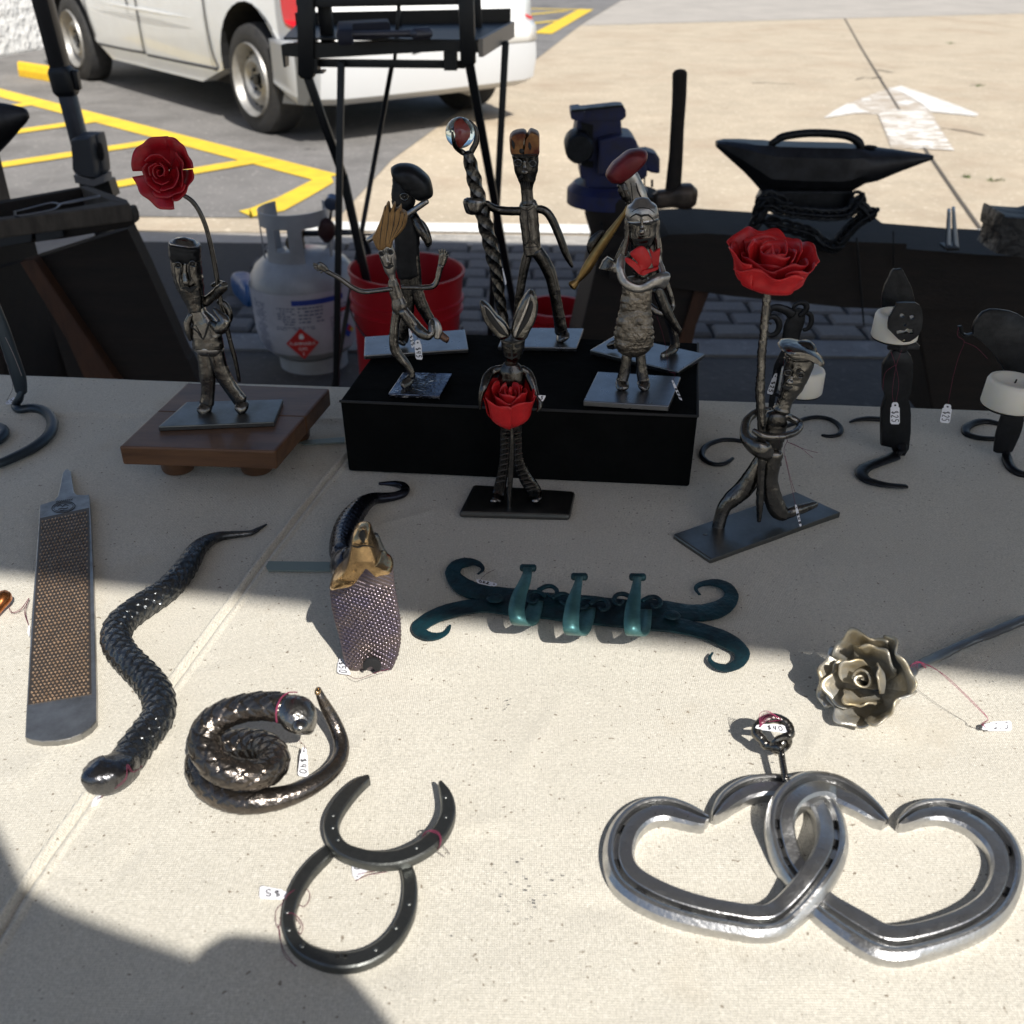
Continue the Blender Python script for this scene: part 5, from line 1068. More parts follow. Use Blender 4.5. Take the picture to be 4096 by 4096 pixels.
hn = T(f, 'horn', 'H', [(748,785,14),(725,840,20),(670,920,27),(615,1000,36),(560,1075,42),(500,1160,46),(440,1250,48),(390,1330,50),(340,1410,46),(295,1470,32),(262,1505,28),(240,1530,40),(218,1550,52)], Y5-.014, bronze, fl=.8, noise=.02)
T(f, 'hand', 'H', [(505,1025,18),(480,1060,36),(430,1120,48),(400,1180,44),(405,1240,28)], Y5-.010, steel_d, fl=.6)
T(f, 'arm', 'H', [(740,1110,26),(705,1180,28),(665,1260,24),(625,1325,16)], Y5-.008, steel, fl=.8)
PF(f, 'cuff', 'H', [(475,1385),(510,1310),(555,1270),(600,1295),(660,1345),(660,1425),(600,1410),(530,1395)], Y5-.010, .006, steel, rd=.1, sub=1)
T(f, 'arm', 'H', [(1030,1080,30),(1050,1200,30),(1060,1400,28),(1110,1500,26),(1160,1640,24),(1185,1740,22),(1160,1800,26,-.004),(1090,1830,34,-.006),(1000,1790,36,-.006),(930,1720,34,-.004),(890,1640,30)], Y5-.002, steel, fl=.7)
lg = T(f, 'leg', 'I', [(1020,300,38),(1060,400,40),(1100,490,38),(1150,570,30),(1195,630,20)], Y5-.008, steel_d, fl=.6, sq=3)
lg = T(f, 'leg', 'I', [(1080,440,32),(1110,520,34),(1140,610,32),(1158,700,32),(1158,750,38)], Y5, steel_d, fl=.7)
T(lg, 'foot', 'I', [(1160,745,38),(1120,795,38,-.006),(1060,830,36,-.012)], Y5, steel, fl=.45)
T(f, 'foot', 'I', [(640,745,20),(680,735,34),(720,720,30)], Y5+.0, steel, fl=.5)

# ===== figure 6: woman in hammered apron with red flower
pc = bz('I', 830, 1060, .005); Y6 = pc.y
f = thing('steel_figure', 'steel woman with headscarf and hammered apron hugging a small bright red flower', 'figurine', pc, FG)
plate(f, [bz('I', 450, 1165, .005), bz('I', 562, 938, .005), bz('I', 1205, 978, .005), bz('I', 1112, 1205, .005)], .005, platem)
ap = mat('hammered apron steel', (.28,.25,.21), .36, 1, (.14,.125,.105), 90, 1.0, 110, .004, rvar=.08, contrast=.4)
T(f, 'apron', 'I', [(868,230,95),(865,300,115),(858,400,118),(850,500,128),(845,600,145),(843,690,152),(842,750,140),(842,795,100)], Y6, ap, fl=.42, sq=3, noise=.05, sub=6, n=24)
hd = T(f, 'head', 'H', [(888,780,110),(888,850,146),(890,960,148),(890,1060,142),(890,1140,112),(890,1190,78),(900,1280,100),(900,1400,110)], Y6, steel, fl=.75, sq=3)
T(hd, 'scarf', 'H', [(888,755,100),(888,790,142),(888,860,156),(889,910,154)], Y6-.0005, steel_l, fl=.8, sq=3)
for sx_ in (-1, 1): T(hd, 'hair_lock', 'H', [(888+sx_*128,870,30),(888+sx_*140,960,34),(888+sx_*138,1050,30),(888+sx_*150,1150,32),(888+sx_*175 if sx_ < 0 else 1040,1260,28)], Y6-.003, steel, fl=.8, noise=.1)
Yf = Y6 - .0125
eng(hd, 'H', [[(770,900,4),(830,860,9),(880,880,9),(950,870,9),(1010,930,4)], [(810,955,4),(845,968,12),(880,965,4)], [(915,965,4),(945,958,12),(985,965,4)], [(800,1100,4),(880,1115,14),(985,1090,4)], [(820,1140,4),(890,1155,8),(960,1135,4)], [(830,1000,3),(820,1060,6),(840,1090,3)], [(960,1000,3),(968,1050,6),(950,1080,3)], [(790,840,3),(860,800,5),(960,810,5),(1010,850,3)]], Yf)
nose(hd, 'H', [(885,900,12),(888,980,16),(888,1030,30,-.001),(888,1045,20)], Yf)
T(f, 'arm', 'H', [(755,1245,26),(700,1290,38,-.004),(680,1380,40,-.008),(695,1470,40,-.010),(740,1535,42,-.012),(840,1575,42,-.012),(930,1560,42,-.012),(1000,1520,50,-.012),(1060,1500,66,-.010),(1105,1500,78,-.006)], Y6, steel_l, fl=.6, sq=3)
T(f, 'arm', 'H', [(1030,1100,30),(1045,1200,26),(1050,1300,24),(1075,1380,30,-.003),(1090,1440,30,-.006)], Y6, steel_l, fl=.7)
for lx, fx_ in (([(790,800,36),(780,870,38),(765,950,40),(750,1010,42)], [(752,1010,44),(752,1045,48,-.004),(755,1070,42,-.007)]), ([(890,800,36),(897,870,36),(905,950,40),(915,1010,42)], [(915,1010,44),(918,1045,46,-.004),(912,1072,40,-.007)])):
    lg = T(f, 'leg', 'I', lx, Y6, steel, fl=.7, sq=3); T(lg, 'foot', 'I', fx_, Y6, steel, fl=.5)
fl_th = T(f, 'flower', 'H', [(905,1420,30),(900,1450,50),(880,1480,30)], Y6-.014, steel_d, fl=.6, label='bright red flower of four cut petals')
PF(fl_th, 'petal', 'H', [(772,1245),(815,1200),(870,1170),(912,1178),(950,1225),(978,1290),(980,1340),(940,1390),(885,1445),(850,1425),(845,1330)], Y6-.019, .003, redp, rd=.08)
PF(fl_th, 'petal', 'H', [(722,1290),(748,1278),(800,1305),(850,1345),(870,1400),(862,1440),(800,1380),(735,1325)], Y6-.021, .003, redp, rd=.08)
PF(fl_th, 'petal', 'H', [(962,1210),(975,1195),(1000,1225),(1062,1188),(1058,1260),(1045,1370),(1010,1385),(985,1340),(978,1270)], Y6-.017, .003, redp, rd=.08)
PF(fl_th, 'petal', 'H', [(875,1440),(900,1400),(980,1385),(1045,1365),(1035,1395),(960,1420),(905,1450)], Y6-.020, .003, redp, rd=.08)

# ===== figure 7: long eared bunny with red rose, in front of the box
pc = tz('G', 1340, 1930, .006); Y7 = pc.y
f = thing('steel_figure', 'long eared steel rabbit figure holding a red rose in front of the black box', 'figurine', pc, FG)
def tzh(z, x, y): return tz(z, x, y, .007)
plate(f, [tzh('M', 1418, 382), tzh('M', 1530, 165), tzh('d', 1086, 926), tzh('d', 1076, 972)], .0055, plated, .0025)
hd = T(f, 'head', 'G', [(1350,640,70),(1356,690,92),(1356,750,88),(1352,810,74),(1345,850,56),(1340,885,48)], Y7, steel_d, fl=.8, sq=2.6)
PF(hd, 'ear', 'G', [(1098,400),(1118,386),(1170,420),(1230,495),(1290,548),(1325,600),(1345,660),(1300,690),(1255,685),(1190,625),(1130,540),(1105,460)], Y7-.002, .009, steel, rd=.25)
PF(hd, 'ear_hollow', 'G', [(1140,440),(1180,475),(1240,560),(1300,640),(1310,665),(1250,640),(1185,560),(1150,500)], Y7-.0075, .002, carve, rd=.2)
PF(hd, 'ear', 'G', [(1340,620),(1375,480),(1425,375),(1490,300),(1530,335),(1552,430),(1535,530),(1490,620),(1450,690),(1370,690)], Y7-.003, .010, steel, rd=.25)
PF(hd, 'ear_hollow', 'G', [(1500,395),(1512,440),(1480,540),(1430,620),(1385,680),(1375,665),(1420,560),(1470,460)], Y7-.009, .002, carve, rd=.2)
PF(hd, 'ear_hollow', 'G', [(1360,640),(1400,560),(1455,430),(1490,350),(1470,440),(1430,540),(1385,640),(1370,680)], Y7-.009, .0015, steel_l, rd=.2)
eng(hd, 'G', [[(1300,740,6),(1325,745,16),(1345,740,6)], [(1370,740,6),(1390,745,16),(1410,738,6)], [(1300,820,4),(1345,840,9),(1390,815,4)], [(1345,770,4),(1348,820,9),(1350,850,4)], [(1275,700,4),(1350,715,6),(1440,695,4)]], Y7-.0115)
T(f, 'torso', 'G', [(1340,880,58),(1342,930,92),(1345,1000,96),(1345,1150,86),(1345,1300,80),(1345,1400,80)], Y7, steel_d, fl=.6)
T(f, 'arm', 'G', [(1275,918,30),(1200,940,34),(1155,990,34,-.006),(1130,1060,28,-.012),(1108,1130,20,-.014),(1102,1225,10,-.014)], Y7, steel_d, fl=.8)
T(f, 'arm', 'G', [(1420,920,30),(1470,955,34),(1502,1020,32,-.004),(1530,1110,26,-.008),(1560,1170,20,-.012),(1562,1220,16,-.014),(1545,1245,12,-.014)], Y7, steel_d, fl=.8)
for P, Q in (([(1300,1370,40),(1298,1460,38),(1295,1560,36),(1285,1660,36),(1268,1770,40),(1250,1860,44)], [(1250,1850,44),(1240,1900,46,-.004),(1232,1935,38,-.010)]), ([(1385,1370,38),(1392,1460,34),(1395,1560,32),(1410,1660,40),(1450,1750,48),(1500,1830,52),(1530,1880,50)], [(1530,1880,48),(1540,1910,46,-.004),(1545,1935,40,-.010)])):
    lg = T(f, 'leg', 'G', P, Y7, steel_d, fl=.6, sq=3); T(lg, 'foot', 'G', Q, Y7, steel_d, fl=.5)
    L_ = cr(P, 5)[3:-3]
    for q in L_[::2]:
        line(lg, 'wrap_band', 'G', [(q[0]-q[2]*.95,q[1]+8,4),(q[0],q[1]-2,7),(q[0]+q[2]*.95,q[1]-10,4)], Y7-.006, steel)
for x_, y_ in ((1690,300),(2010,300)):
    mb = MB(); ball(mb, yz('M', x_, y_-4, Y7-.012), .0028, (1,.6,.5), 8); mk('boot_rivet', mb, steel_l, f)
T(f, 'rose_stem', 'G', [(1345,1350,17),(1348,1450,17),(1345,1600,18),(1338,1750,20),(1330,1850,21),(1328,1950,18),(1328,1990,16)], Y7-.012, steel, fl=1)
rc = yz('G', 1325, 1375, Y7-.012); rR = 205/1.932*pxm(rc)
rose(f, rc, Vector((.0,-.03,1)), rR*.94, rR*1.85, redp, bloom(.95,.80,1.0,((2,.22,.40,1.5,60,.02),(3,.46,.62,1.15,100,.03),(4,.72,.95,.95,40,.10))), seed=4, thick=.0006)

# ===== figure 8: kneeling man with pan hat and tall red rose
kp = [tz('d', 1270, 1008, .006), tz('d', 1502, 927, .006), tz('d', 1587, 966, .006), tz('d', 1341, 1056, .006)]
pc = tz('J', 850, 1510, .007); Y8 = pc.y
f = thing('steel_figure', 'kneeling steel man in a wide pan shaped hat holding a tall bright red rose', 'figurine', tz('d', 1430, 1000, 0), FG)
plate(f, kp, .006, plated, .0012)
hd = T(f, 'head', 'W', [(893,640,150),(880,700,160),(862,790,155),(838,880,140),(812,960,128),(780,1040,112),(745,1110,92),(718,1170,80),(702,1220,82),(680,1270,95)], Y8, steel, fl=.75, sq=3.2)
PF(hd, 'hat_brim', 'W', [(648,570),(680,540),(740,528),(840,532),(940,558),(1030,600),(1100,655),(1136,700),(1132,745),(1100,740),(1030,690),(930,640),(840,615),(740,605),(680,590)], Y8-.003, .026, steel, rd=.3)
T(hd, 'hat', 'W', [(890,590,160),(895,650,165),(890,720,150)], Y8, steel_d, fl=.75, sq=3.2)
Yf = Y8 - .0115
eye(hd, 'W', 748, 858, 38, Yf); eye(hd, 'W', 890, 886, 36, Yf); nose(hd, 'W', [(790,900,14),(780,940,28),(768,965,34,-.001),(765,985,22)], Yf, steel)
eng(hd, 'W', [[(735,1040,4),(760,1020,12),(800,1010,4)], [(680,1000,5),(720,1020,20),(760,1030,22),(800,1015,5)], [(700,820,4),(760,800,9),(810,850,4)], [(840,850,4),(890,825,9),(940,860,4)], [(755,980,12),(770,985,14),(785,975,8)], [(790,700,3),(840,715,8),(890,710,3)]], Yf-.0006)
T(f, 'torso', 'J', [(960,690,70),(960,760,90),(940,840,95),(925,920,90),(930,1000,75),(925,1080,80)], Y8, steel_d, fl=.6, sq=2.8)
T(f, 'arm', 'J', [(930,660,22,.010),(870,658,26,.012),(800,690,32,.010),(750,740,36,.004),(735,810,38,-.004),(750,880,46,-.012),(800,930,60,-.018),(860,960,70,-.020),(900,1000,55,-.016),(905,1040,20,-.012)], Y8, steel, fl=.7)
T(f, 'arm', 'J', [(800,815,18,-.020),(860,850,26,-.022),(940,865,28,-.022),(1030,858,28,-.020),(1110,835,28,-.014),(1155,795,28,-.006),(1150,755,26,.0),(1090,720,28,.002),(1040,700,30)], Y8, steel, fl=.9)
lg = T(f, 'leg', 'J', [(880,1030,60),(830,1110,62),(780,1190,66),(720,1270,68),(640,1340,64,-.002),(580,1400,52,-.003),(550,1470,46,-.004),(530,1550,44,-.005),(518,1600,40,-.006)], Y8-.003, steel, fl=.7, sq=2.6)
T(lg, 'foot', 'J', [(520,1590,42,-.006),(490,1630,46,-.010),(440,1650,50,-.013),(390,1665,44,-.016)], Y8-.003, steel, fl=.4)
mb = MB(); ball(mb, yz('J', 425, 1640, Y8-.020), .0042, (1.1,.6,.6), 8); mk('boot_rivet', mb, steel, f)
lg = T(f, 'leg', 'J', [(960,990,66),(935,1090,62),(925,1190,60),(938,1290,62),(965,1380,66),(1000,1440,62),(1050,1470,48)], Y8-.004, steel, fl=.7, sq=2.6)
T(lg, 'shin', 'J', [(1050,1462,44),(1110,1440,44),(1190,1415,40,.004),(1250,1395,34,.008),(1285,1385,24,.010)], Y8-.004, steel, fl=.8)
T(f, 'rose_stem', 'J', [(905,-262,32),(900,-180,33),(892,-90,34),(884,-20,34),(878,80,34),(868,160,34),(860,260,33),(858,360,34),(852,440,36),(850,520,36),(856,640,34),(862,760,32),(864,860,30),(868,960,30),(862,1080,30),(855,1200,30),(850,1320,30),(846,1440,24),(842,1515,16)], Y8-.012, steel, fl=1, noise=.08, sub=6)
rc = yz('AA', 820, 1350, Y8-.012); rR = 575/3.864*pxm(rc)
rose(f, rc, Vector((.05,-.02,1)), rR*1.06, rR*1.36, redp, bloom(1.0,.64,.9,((2,.20,.34,1.5,60,.02),(3,.38,.54,1.15,10,.03),(3,.58,.76,1.15,75,.05),(5,.78,.98,.82,34,.14))), seed=9, thick=.0007)
# ------------------------------------------------------------------ candle holders
def candle(holder_y, z, cx, top, bot, r, label_, lean=0.0, name='candle'):
    c = yz(z, cx, bot, holder_y); R_ = r/ZM[z][2]*pxm(c); ct = yz(z, cx, top, holder_y); h = (ct.z - c.z)*1.12
    M = Matrix.Translation(c) @ Matrix.Rotation(lean, 4, 'Y')
    th = thing(name, label_, 'candle', c)
    mb = MB(); lathe(mb, [(.0001,0),(R_*.95,0),(R_,R_*.06),(R_*.985,h*.86),(R_*.93,h*.97),(R_*.86,h),(R_*.72,h*.985),(R_*.60,h*.90),(.0001,h*.87)], n=48, M=M); mk('wax', mb, candlem, th, sharp=60)
    mb = MB(); tube(mb, [(M @ Vector((0,0,h*.86)), .0008), (M @ Vector((.0006,0,h*1.0)), .0007)], fl=1, n=6); mk('wick', mb, wickm, th)
    return c, R_, h
CG = 'black iron candle holders along the back of the table'
Y9 = tY('J', 1100, 760, .004) 
f = thing('candle_holder', 'curly horned black iron candle holder behind the kneeling rose man', 'candle holder', tz('J', 1050, 800), CG)
T(f, 'stem', 'W', [(900,160,50),(860,230,90),(815,330,108),(790,430,98),(775,530,92),(760,620,84),(700,700,66),(650,780,52),(620,880,40),(600,1000,40),(580,1120,34),(565,1240,32),(560,1330,30)], Y9, blackst, fl=.25, sq=3)
T(f, 'curl', 'W', [(800,220,60),(740,175,50),(660,145,46),(590,140,40),(548,175,32),(530,250,28)], Y9-.002, blackst, fl=.5)
T(f, 'curl', 'W', [(530,255,26),(590,240,32),(640,280,36),(655,350,36),(620,420,34),(560,445,30),(515,420,26),(500,360,22),(530,310,16),(565,320,12)], Y9-.003, blackst, fl=.6)
T(f, 'curl', 'W', [(880,230,28),(940,180,34),(955,120,34),(915,85,30),(850,95,26),(815,130,22),(830,165,16),(880,170,12)], Y9-.002, blackst, fl=.6)
T(f, 'curl', 'W', [(940,190,28),(1000,220,30),(1008,300,30),(970,370,28),(920,385,22)], Y9+.002, blackst, fl=.6)
def TT(parent, name, z, P, h, m, **k):
    mb = MB(); tube(mb, pt(z, P, h), ref=(0,0,1), **k); return mk(name, mb, m, parent)
TT(f, 'scroll_foot', 'J', [(1030,790,20),(1130,755,20),(1200,725,19),(1290,712,19),(1380,725,20),(1450,765,21),(1478,810,20),(1460,845,19),(1400,860,18),(1330,852,13)], .004, blackst, fl=.8)
TT(f, 'scroll_foot', 'J', [(960,860,20),(860,900,20),(740,902,20),(640,888,20),(550,890,20),(460,920,22),(410,965,24),(405,1015,22),(450,1060,20),(520,1078,20),(590,1065,19),(640,1030,14)], .004, blackst, fl=.8)
def tray(hold, c, r, to, name='candle_tray'):
    mb = MB(); lathe(mb, [(.0001,-.0016),(r*.9,-.0016),(r*.97,-.0008),(r*.97,-.0002),(.0001,-.0002)], c=c, n=32); mk(name, mb, blackst, hold)
    mb = MB(); tube(mb, [(c + Vector((0,0,-.0022)), .0022), (c.lerp(to, .6) + Vector((0,0,-.004)), .0022), (to, .0022)], fl=.8, ref=(.2,.3,1)); mk('tray_arm', mb, blackst, hold)
_c, _r, _h = candle(Y9-.012, 'W', 882, 835, 1062, 238, 'white candle behind the kneeling rose man')

Y10 = tY('K', 520, 1600, .004)
f = thing('candle_holder', 'black iron skull faced candle holder with a tall pointed hat', 'candle holder', tz('K', 500, 1600), CG)
PF(f, 'body_plate', 'K', [(480,868),(575,872),(605,910),(621,960),(619,1060),(608,1165),(584,1205),(600,1260),(606,1320),(604,1450),(590,1570),(560,1620),(500,1630),(470,1560),(398,1545),(396,1420),(400,1290),(428,1200),(408,1140),(408,975),(445,925)], Y10, .006, blackst, rd=.03, sub=1)
PF(f, 'collar', 'K', [(445,850),(500,810),(560,830),(635,812),(672,845),(665,870),(445,872)], Y10-.003, .004, blackst, rd=.05, sub=1)
PF(f, 'pointed_hat', 'K', [(403,580),(405,500),(425,420),(455,365),(472,325),(490,306),(510,310),(540,303),(556,320),(580,370),(610,430),(630,500),(633,580),(520,640)], Y10+.028, .004, blackst, rd=.03, sub=1)
def holed_plate(parent, name, z, outer, holes, Y, th_, m):
    P0 = [yz(z, x, y, Y) for x, y in outer]; cu = bpy.data.curves.new('c', 'CURVE'); cu.dimensions = '2D'; cu.fill_mode = 'BOTH'; cu.extrude = th_/2
    for L in [outer] + holes:
        s = cu.splines.new('POLY'); s.use_cyclic_u = True; s.points.add(len(L)-1)
        for q, (x, y) in zip(s.points, L): p = yz(z, x, y, Y); q.co = (p.x, p.z, 0, 1)
    o = bpy.data.objects.new('c', cu); COL.objects.link(o); bpy.context.view_layer.update(); me = bpy.data.meshes.new_from_object(o.evaluated_get(bpy.context.evaluated_depsgraph_get()))
    mb = MB(); mb.add([Vector((v.co.x, Y + v.co.z, v.co.y)) for v in me.vertices], [tuple(p.vertices) for p in me.polygons]); bpy.data.objects.remove(o)
    return mk(name, mb, m, parent, smooth=False)
saw = []
for i in range(7):
    t_ = i/7; a, b_ = (458,640), (500,560); saw += [(a[0]+(b_[0]-a[0])*t_, a[1]+(b_[1]-a[1])*t_), (a[0]+(b_[0]-a[0])*t_+10, a[1]+(b_[1]-a[1])*t_-2)]
holed_plate(f, 'skull_plate', 'K', saw + [(510,545),(570,541),(640,543),(668,560),(684,590),(690,650),(686,710),(664,765),(640,790),(600,815),(555,820),(520,800),(480,760),(450,730),(449,690)],
    [[(525,625),(540,618),(558,622),(564,638),(550,648),(530,644)], [(597,634),(612,629),(631,634),(634,652),(620,662),(600,656)], [(552,690),(562,684),(575,688),(577,700),(566,708),(555,703)],
     [(506,740),(530,735),(560,738),(580,722),(600,728),(622,728),(625,758),(600,764),(585,750),(560,762),(520,768),(506,756)], [(541,815-4),(560,800),(577,812),(572,816),(550,817)]], Y10-.022, .003, blackst)
tray(f, _c, _r, yz('W', 585, 1080, Y9))
_f10 = f; _c, _r, _h = candle(Y10-.000, 'K', 490, 637, 788, 157, 'white candle behind the black skull plate')
tray(f, _c, _r, yz('K', 540, 890, Y10)); T(f, 'hat_strut', 'K', [(540,640,30,.028),(545,760,28,.026),(545,850,30,.006),(540,890,30,.002)], Y10, blackst, fl=.3)
T(f, 'neck_strip', 'K', [(565,815,24),(560,850,30),(545,890,34)], Y10-.014, blackst, fl=.3)
mb = MB(); tube(mb, [(yz('K', 548, 1540, Y10-.002), .0042), (yz('K', 545, 1580, Y10-.006), .0046)] + pt('K', [(505,1620,46,.004),(430,1652,44),(350,1680,44),(285,1710,46),(262,1750,46),(300,1790,40),(380,1815,34),(470,1830,29),(560,1836,26),(580,1836,22)], .004), ref=(0,0,1), fl=.5); mk('curved_foot', mb, blackst, f)
TT(f, 'back_foot', 'K', [(182,1385,9),(230,1368,18),(320,1360,26),(420,1366,28)], .004, blackst, fl=.6)

Y11 = tY('K', 1290, 1620, .004)
f = thing('candle_holder', 'black iron animal head candle holder at the right edge of the table', 'candle holder', tz('K', 1290, 1600), CG)
PF(f, 'head_plate', 'AD', [(294,975),(292,940),(305,905),(330,870),(355,845),(400,828),(450,828),(520,838),(570,855),(610,880),(680,960),(700,1100),(640,1230),(560,1260),(500,1230),(420,1100),(350,1030),(290,985),(240,998),(215,975),(203,935),(225,930),(232,975),(262,985)], Y11+.030, .004, blackst, rd=.02, sub=1)
_c, _r, _h = candle(Y11-.004, 'K', 1290, 1105, 1268, 183, 'white candle with black wick at the right edge', lean=R(1.5))
tray(f, _c, _r, yz('K', 1325, 1330, Y11)); T(f, 'head_strut', 'K', [(1340,1180,34,.030),(1345,1290,34,.024),(1335,1360,34,.004)], Y11, blackst, fl=.3)
T(f, 'post', 'K', [(1325,1320,78),(1310,1400,86),(1290,1470,84),(1270,1540,76),(1255,1590,66)], Y11, blackst, fl=.2, sq=5, noise=.01)
TT(f, 'scroll_foot', 'K', [(1230,1398,22),(1140,1380,28),(1060,1390,30),(1000,1425,32),(1000,1465,28),(1060,1490,25),(1130,1500,24),(1210,1503,22)], .004, blackst, fl=.7)
mb = MB(); tube(mb, [(yz('K', 1280, 1590, Y11), .003)] + pt('K', [(1285,1640,36),(1310,1700,36),(1360,1740,34),(1420,1755,30),(1500,1760,26)], .004), ref=(0,0,1), fl=.7); mk('curved_foot', mb, blackst, f)

Y12 = tY('E', 140, 1400, .006)
f = thing('iron_stand', 'dark iron scroll stand with leaning stem at the left edge of the table', 'iron stand', tz('E', 150, 1400))
T(f, 'stem', 'E', [(-150,380,46),(-60,600,48),(20,800,50),(80,980,52),(120,1100,54),(150,1200,52),(165,1290,42)], Y12, mat('bluish iron', (.05,.065,.08), .42, .8), fl=.7, sq=3, noise=.01)
mb = MB(); P = [(yz('E', 165, 1280, Y12), .0042), (yz('E', 150, 1340, Y12-.001), .0042)]; 
tube(mb, P + pt('E', [(122,1390,36,.006),(150,1425,38),(220,1415,40),(300,1420,42),(370,1455,42),(405,1520,42),(395,1590,44),(340,1660,46),(240,1730,46),(130,1785,44),(0,1840,42),(-150,1880,40)], .0055), ref=(0,0,1), fl=.8, noise=.02); mk('scroll_base', mb, MATS['bluish iron'], f)
TT(f, 'scroll_end', 'E', [(-150,1560,40),(-60,1552,44),(10,1575,46),(25,1610,46),(0,1650,44),(-80,1700,40)], .0055, MATS['bluish iron'], fl=.8)

# ------------------------------------------------------------------ rasp
rh = .006
f = thing('rasp', 'flat farrier rasp with copper toned teeth and a short tang', 'rasp', tz('L', 320, 900))
out = [(205,282),(245,270),(280,258),(295,240),(308,190),(320,120),(335,100),(350,97),(364,108),(372,160),(381,215),(395,230),(430,232),(460,228),(470,400),(480,640),(487,850),(492,1050),(497,1250),(497,1395),(470,1428),(420,1462),(360,1484),(290,1497),(220,1500),(165,1492),(128,1478),(134,1350),(148,1100),(162,850),(180,620),(195,420)]
mb = MB(); prism(mb, [tz('L', x, y, rh) for x, y in out], (0,0,-.0045)); mk('blade', mb, raspm, f, smooth=False, bevel=.0006)
def rl(y): return 215 - (y-320)*.058 if y < 1300 else 158
def rq(u, v):    # u across 0..1, v along 0..1 of the toothed face
    y = 335 + v*950; xl = 211 - v*60; xr = 455 + v*10; x = xl + (xr-xl)*u; return tz('L', x, y - (u-.5)*52, rh)
mb = MB(); NR, NCn = 56, 14; rr = random.Random(2)
for j in range(NR):
    for i in range(NCn):
        u = (i + .5 + .5*(j % 2))/(NCn+.5); v = (j+.5)/NR
        p = rq(u, v); a = rq(min(1, u+.5/NCn), v); b_ = rq(u, min(1, v+.5/NR)); e1 = (a-p); e2 = (b_-p)
        if e1.length < 1e-6: e1 = p - rq(u-.5/NCn, v)
        tip = p + Vector((0,0,.0017*rr.uniform(.5,1.2))) + e2*rr.uniform(.3,.9) + e1*rr.uniform(-.3,.3)
        mb.add([p - e1*.82 - e2*.2, p + e2*1.15*.9 , p + e1*.82 - e2*.2, p - e2*.75, tip], [(0,1,4),(1,2,4),(2,3,4),(3,0,4)])
o = mk('teeth', mb, toothm, f, smooth=False); o['kind'] = 'stuff'
mb = MB(); prism(mb, [rq(-.02,-.01), rq(1.02,-.01), rq(1.02,1.0), rq(-.02,1.0)], (0,0,.00025)); mk('tooth_field', mb, mat('dark tooth field', (.13,.105,.085), .45, .8), f, smooth=False)
mb = MB(); P = [(tz('L', 327+60*math.cos(a)+3*math.sin(a), 294+27*math.sin(a)-8*math.cos(a), rh+.0002), .0003) for a in [2*math.pi*k/24 for k in range(25)]]; tube(mb, P, ref=(0,0,1), n=6, sub=1, caps=False)
P = [(tz('L', 327+50*math.cos(a)+3*math.sin(a), 294+20*math.sin(a)-7*math.cos(a), rh+.0002), .0002) for a in [2*math.pi*k/24 for k in range(25)]]; tube(mb, P, ref=(0,0,1), n=6, sub=1, caps=False)
for q in ([(295,290),(310,282),(322,290),(335,280),(352,286)], [(300,305),(318,300),(335,302),(350,296)], [(310,312),(330,309)]): tube(mb, [(tz('L', x, y, rh+.0002), .0003) for x, y in q], ref=(0,0,1), n=6)
for k in range(8): x = 290+k*11; tube(mb, [(tz('L', x, 268-k*1.6, rh+.0002), .0003), (tz('L', x+6, 262-k*1.6, rh+.0002), .0003)], ref=(0,0,1), n=6)
mk('maker_stamp', mb, mat('grey stamp', (.05,.05,.05), .6), f)

# ------------------------------------------------------------------ snakes
def scales(pitch, cells, amp, fade=None):
    def d(L, an, u):
        a = L/pitch; b = an/(2*math.pi)*cells
        x = (a + b*.5) % 1.0; y = (a - b*.5) % 1.0
        k = max(x, y)
        v = amp*(1 - k**3)*.9 if k < .97 else -amp*.2
        bump_ = amp*(min(x, y)*.9 - (1 if k > .9 else 0)*.8)
        return bump_*(fade(u) if fade else 1)
    return d
def snake(parent, P, m, pitch, cells, amp, n=64, sub=26, fade=None, fl=.92, name='body'):
    mb = MB(); tube(mb, P, fl=fl, n=n, sub=sub, ref=(0,0,1), noise=0, disp=scales(pitch, cells, amp, fade)); return mk(name, mb, m, parent, sharp=60)
f = thing('steel_snake', 'long black steel snake stretched out in curves beside the rasp', 'snake sculpture', tz('L', 700, 1100))
P = pt('L', k=.95, L=[(1373,383,5),(1330,408,12),(1285,428,17),(1200,436,22),(1120,448,30),(1060,475,40),(1010,520,50),(975,580,58),(925,650,64),(850,725,68),(760,785,72),(680,840,74),(620,895,76),(596,960,77),(620,1030,78),(680,1100,80),(745,1165,82),(798,1235,84),(822,1310,84),(805,1390,86),(755,1460,88),(705,1525,90),(665,1585,92),(625,1640,88,.010)])
snake(f, P, snakem, .0078, 12, .12, sub=18, fade=lambda u: min(1, max(0, (u-.20)*7)) if u < .93 else max(0, (1-u)/.07))
mb = MB(); Ph = [(tz('L', x, y, h), r/1.288*pxm(tz('L',x,y))) for x, y, r, h in ((640,1620,82,.012),(600,1650,90,.015),(550,1672,94,.017),(505,1676,88,.018),(470,1680,74,.017),(458,1682,58,.017))]; tube(mb, Ph, fl=.8, n=32, sub=6, ref=(0,0,1), noise=.01, sq=3.6); hd = mk('head', mb, mat('polished snake head', (.17,.17,.175), .28, 1, (.08,.08,.085), 60, .6, 110, .003, rvar=.06), f)
mb = MB(); tube(mb, [(tz('L', x, y, .021), .0007) for x, y in ((505,1655),(525,1680),(545,1702))], ref=(0,0,1)); mk('brow_groove', mb, carve, hd)
mb = MB(); tube(mb, [(tz('L', x, y, h), .0006) for x, y, h in ((470,1740,.009),(530,1757,.008),(600,1750,.009),(650,1700,.013))], ref=(0,0,1)); mk('mouth_line', mb, carve, hd)

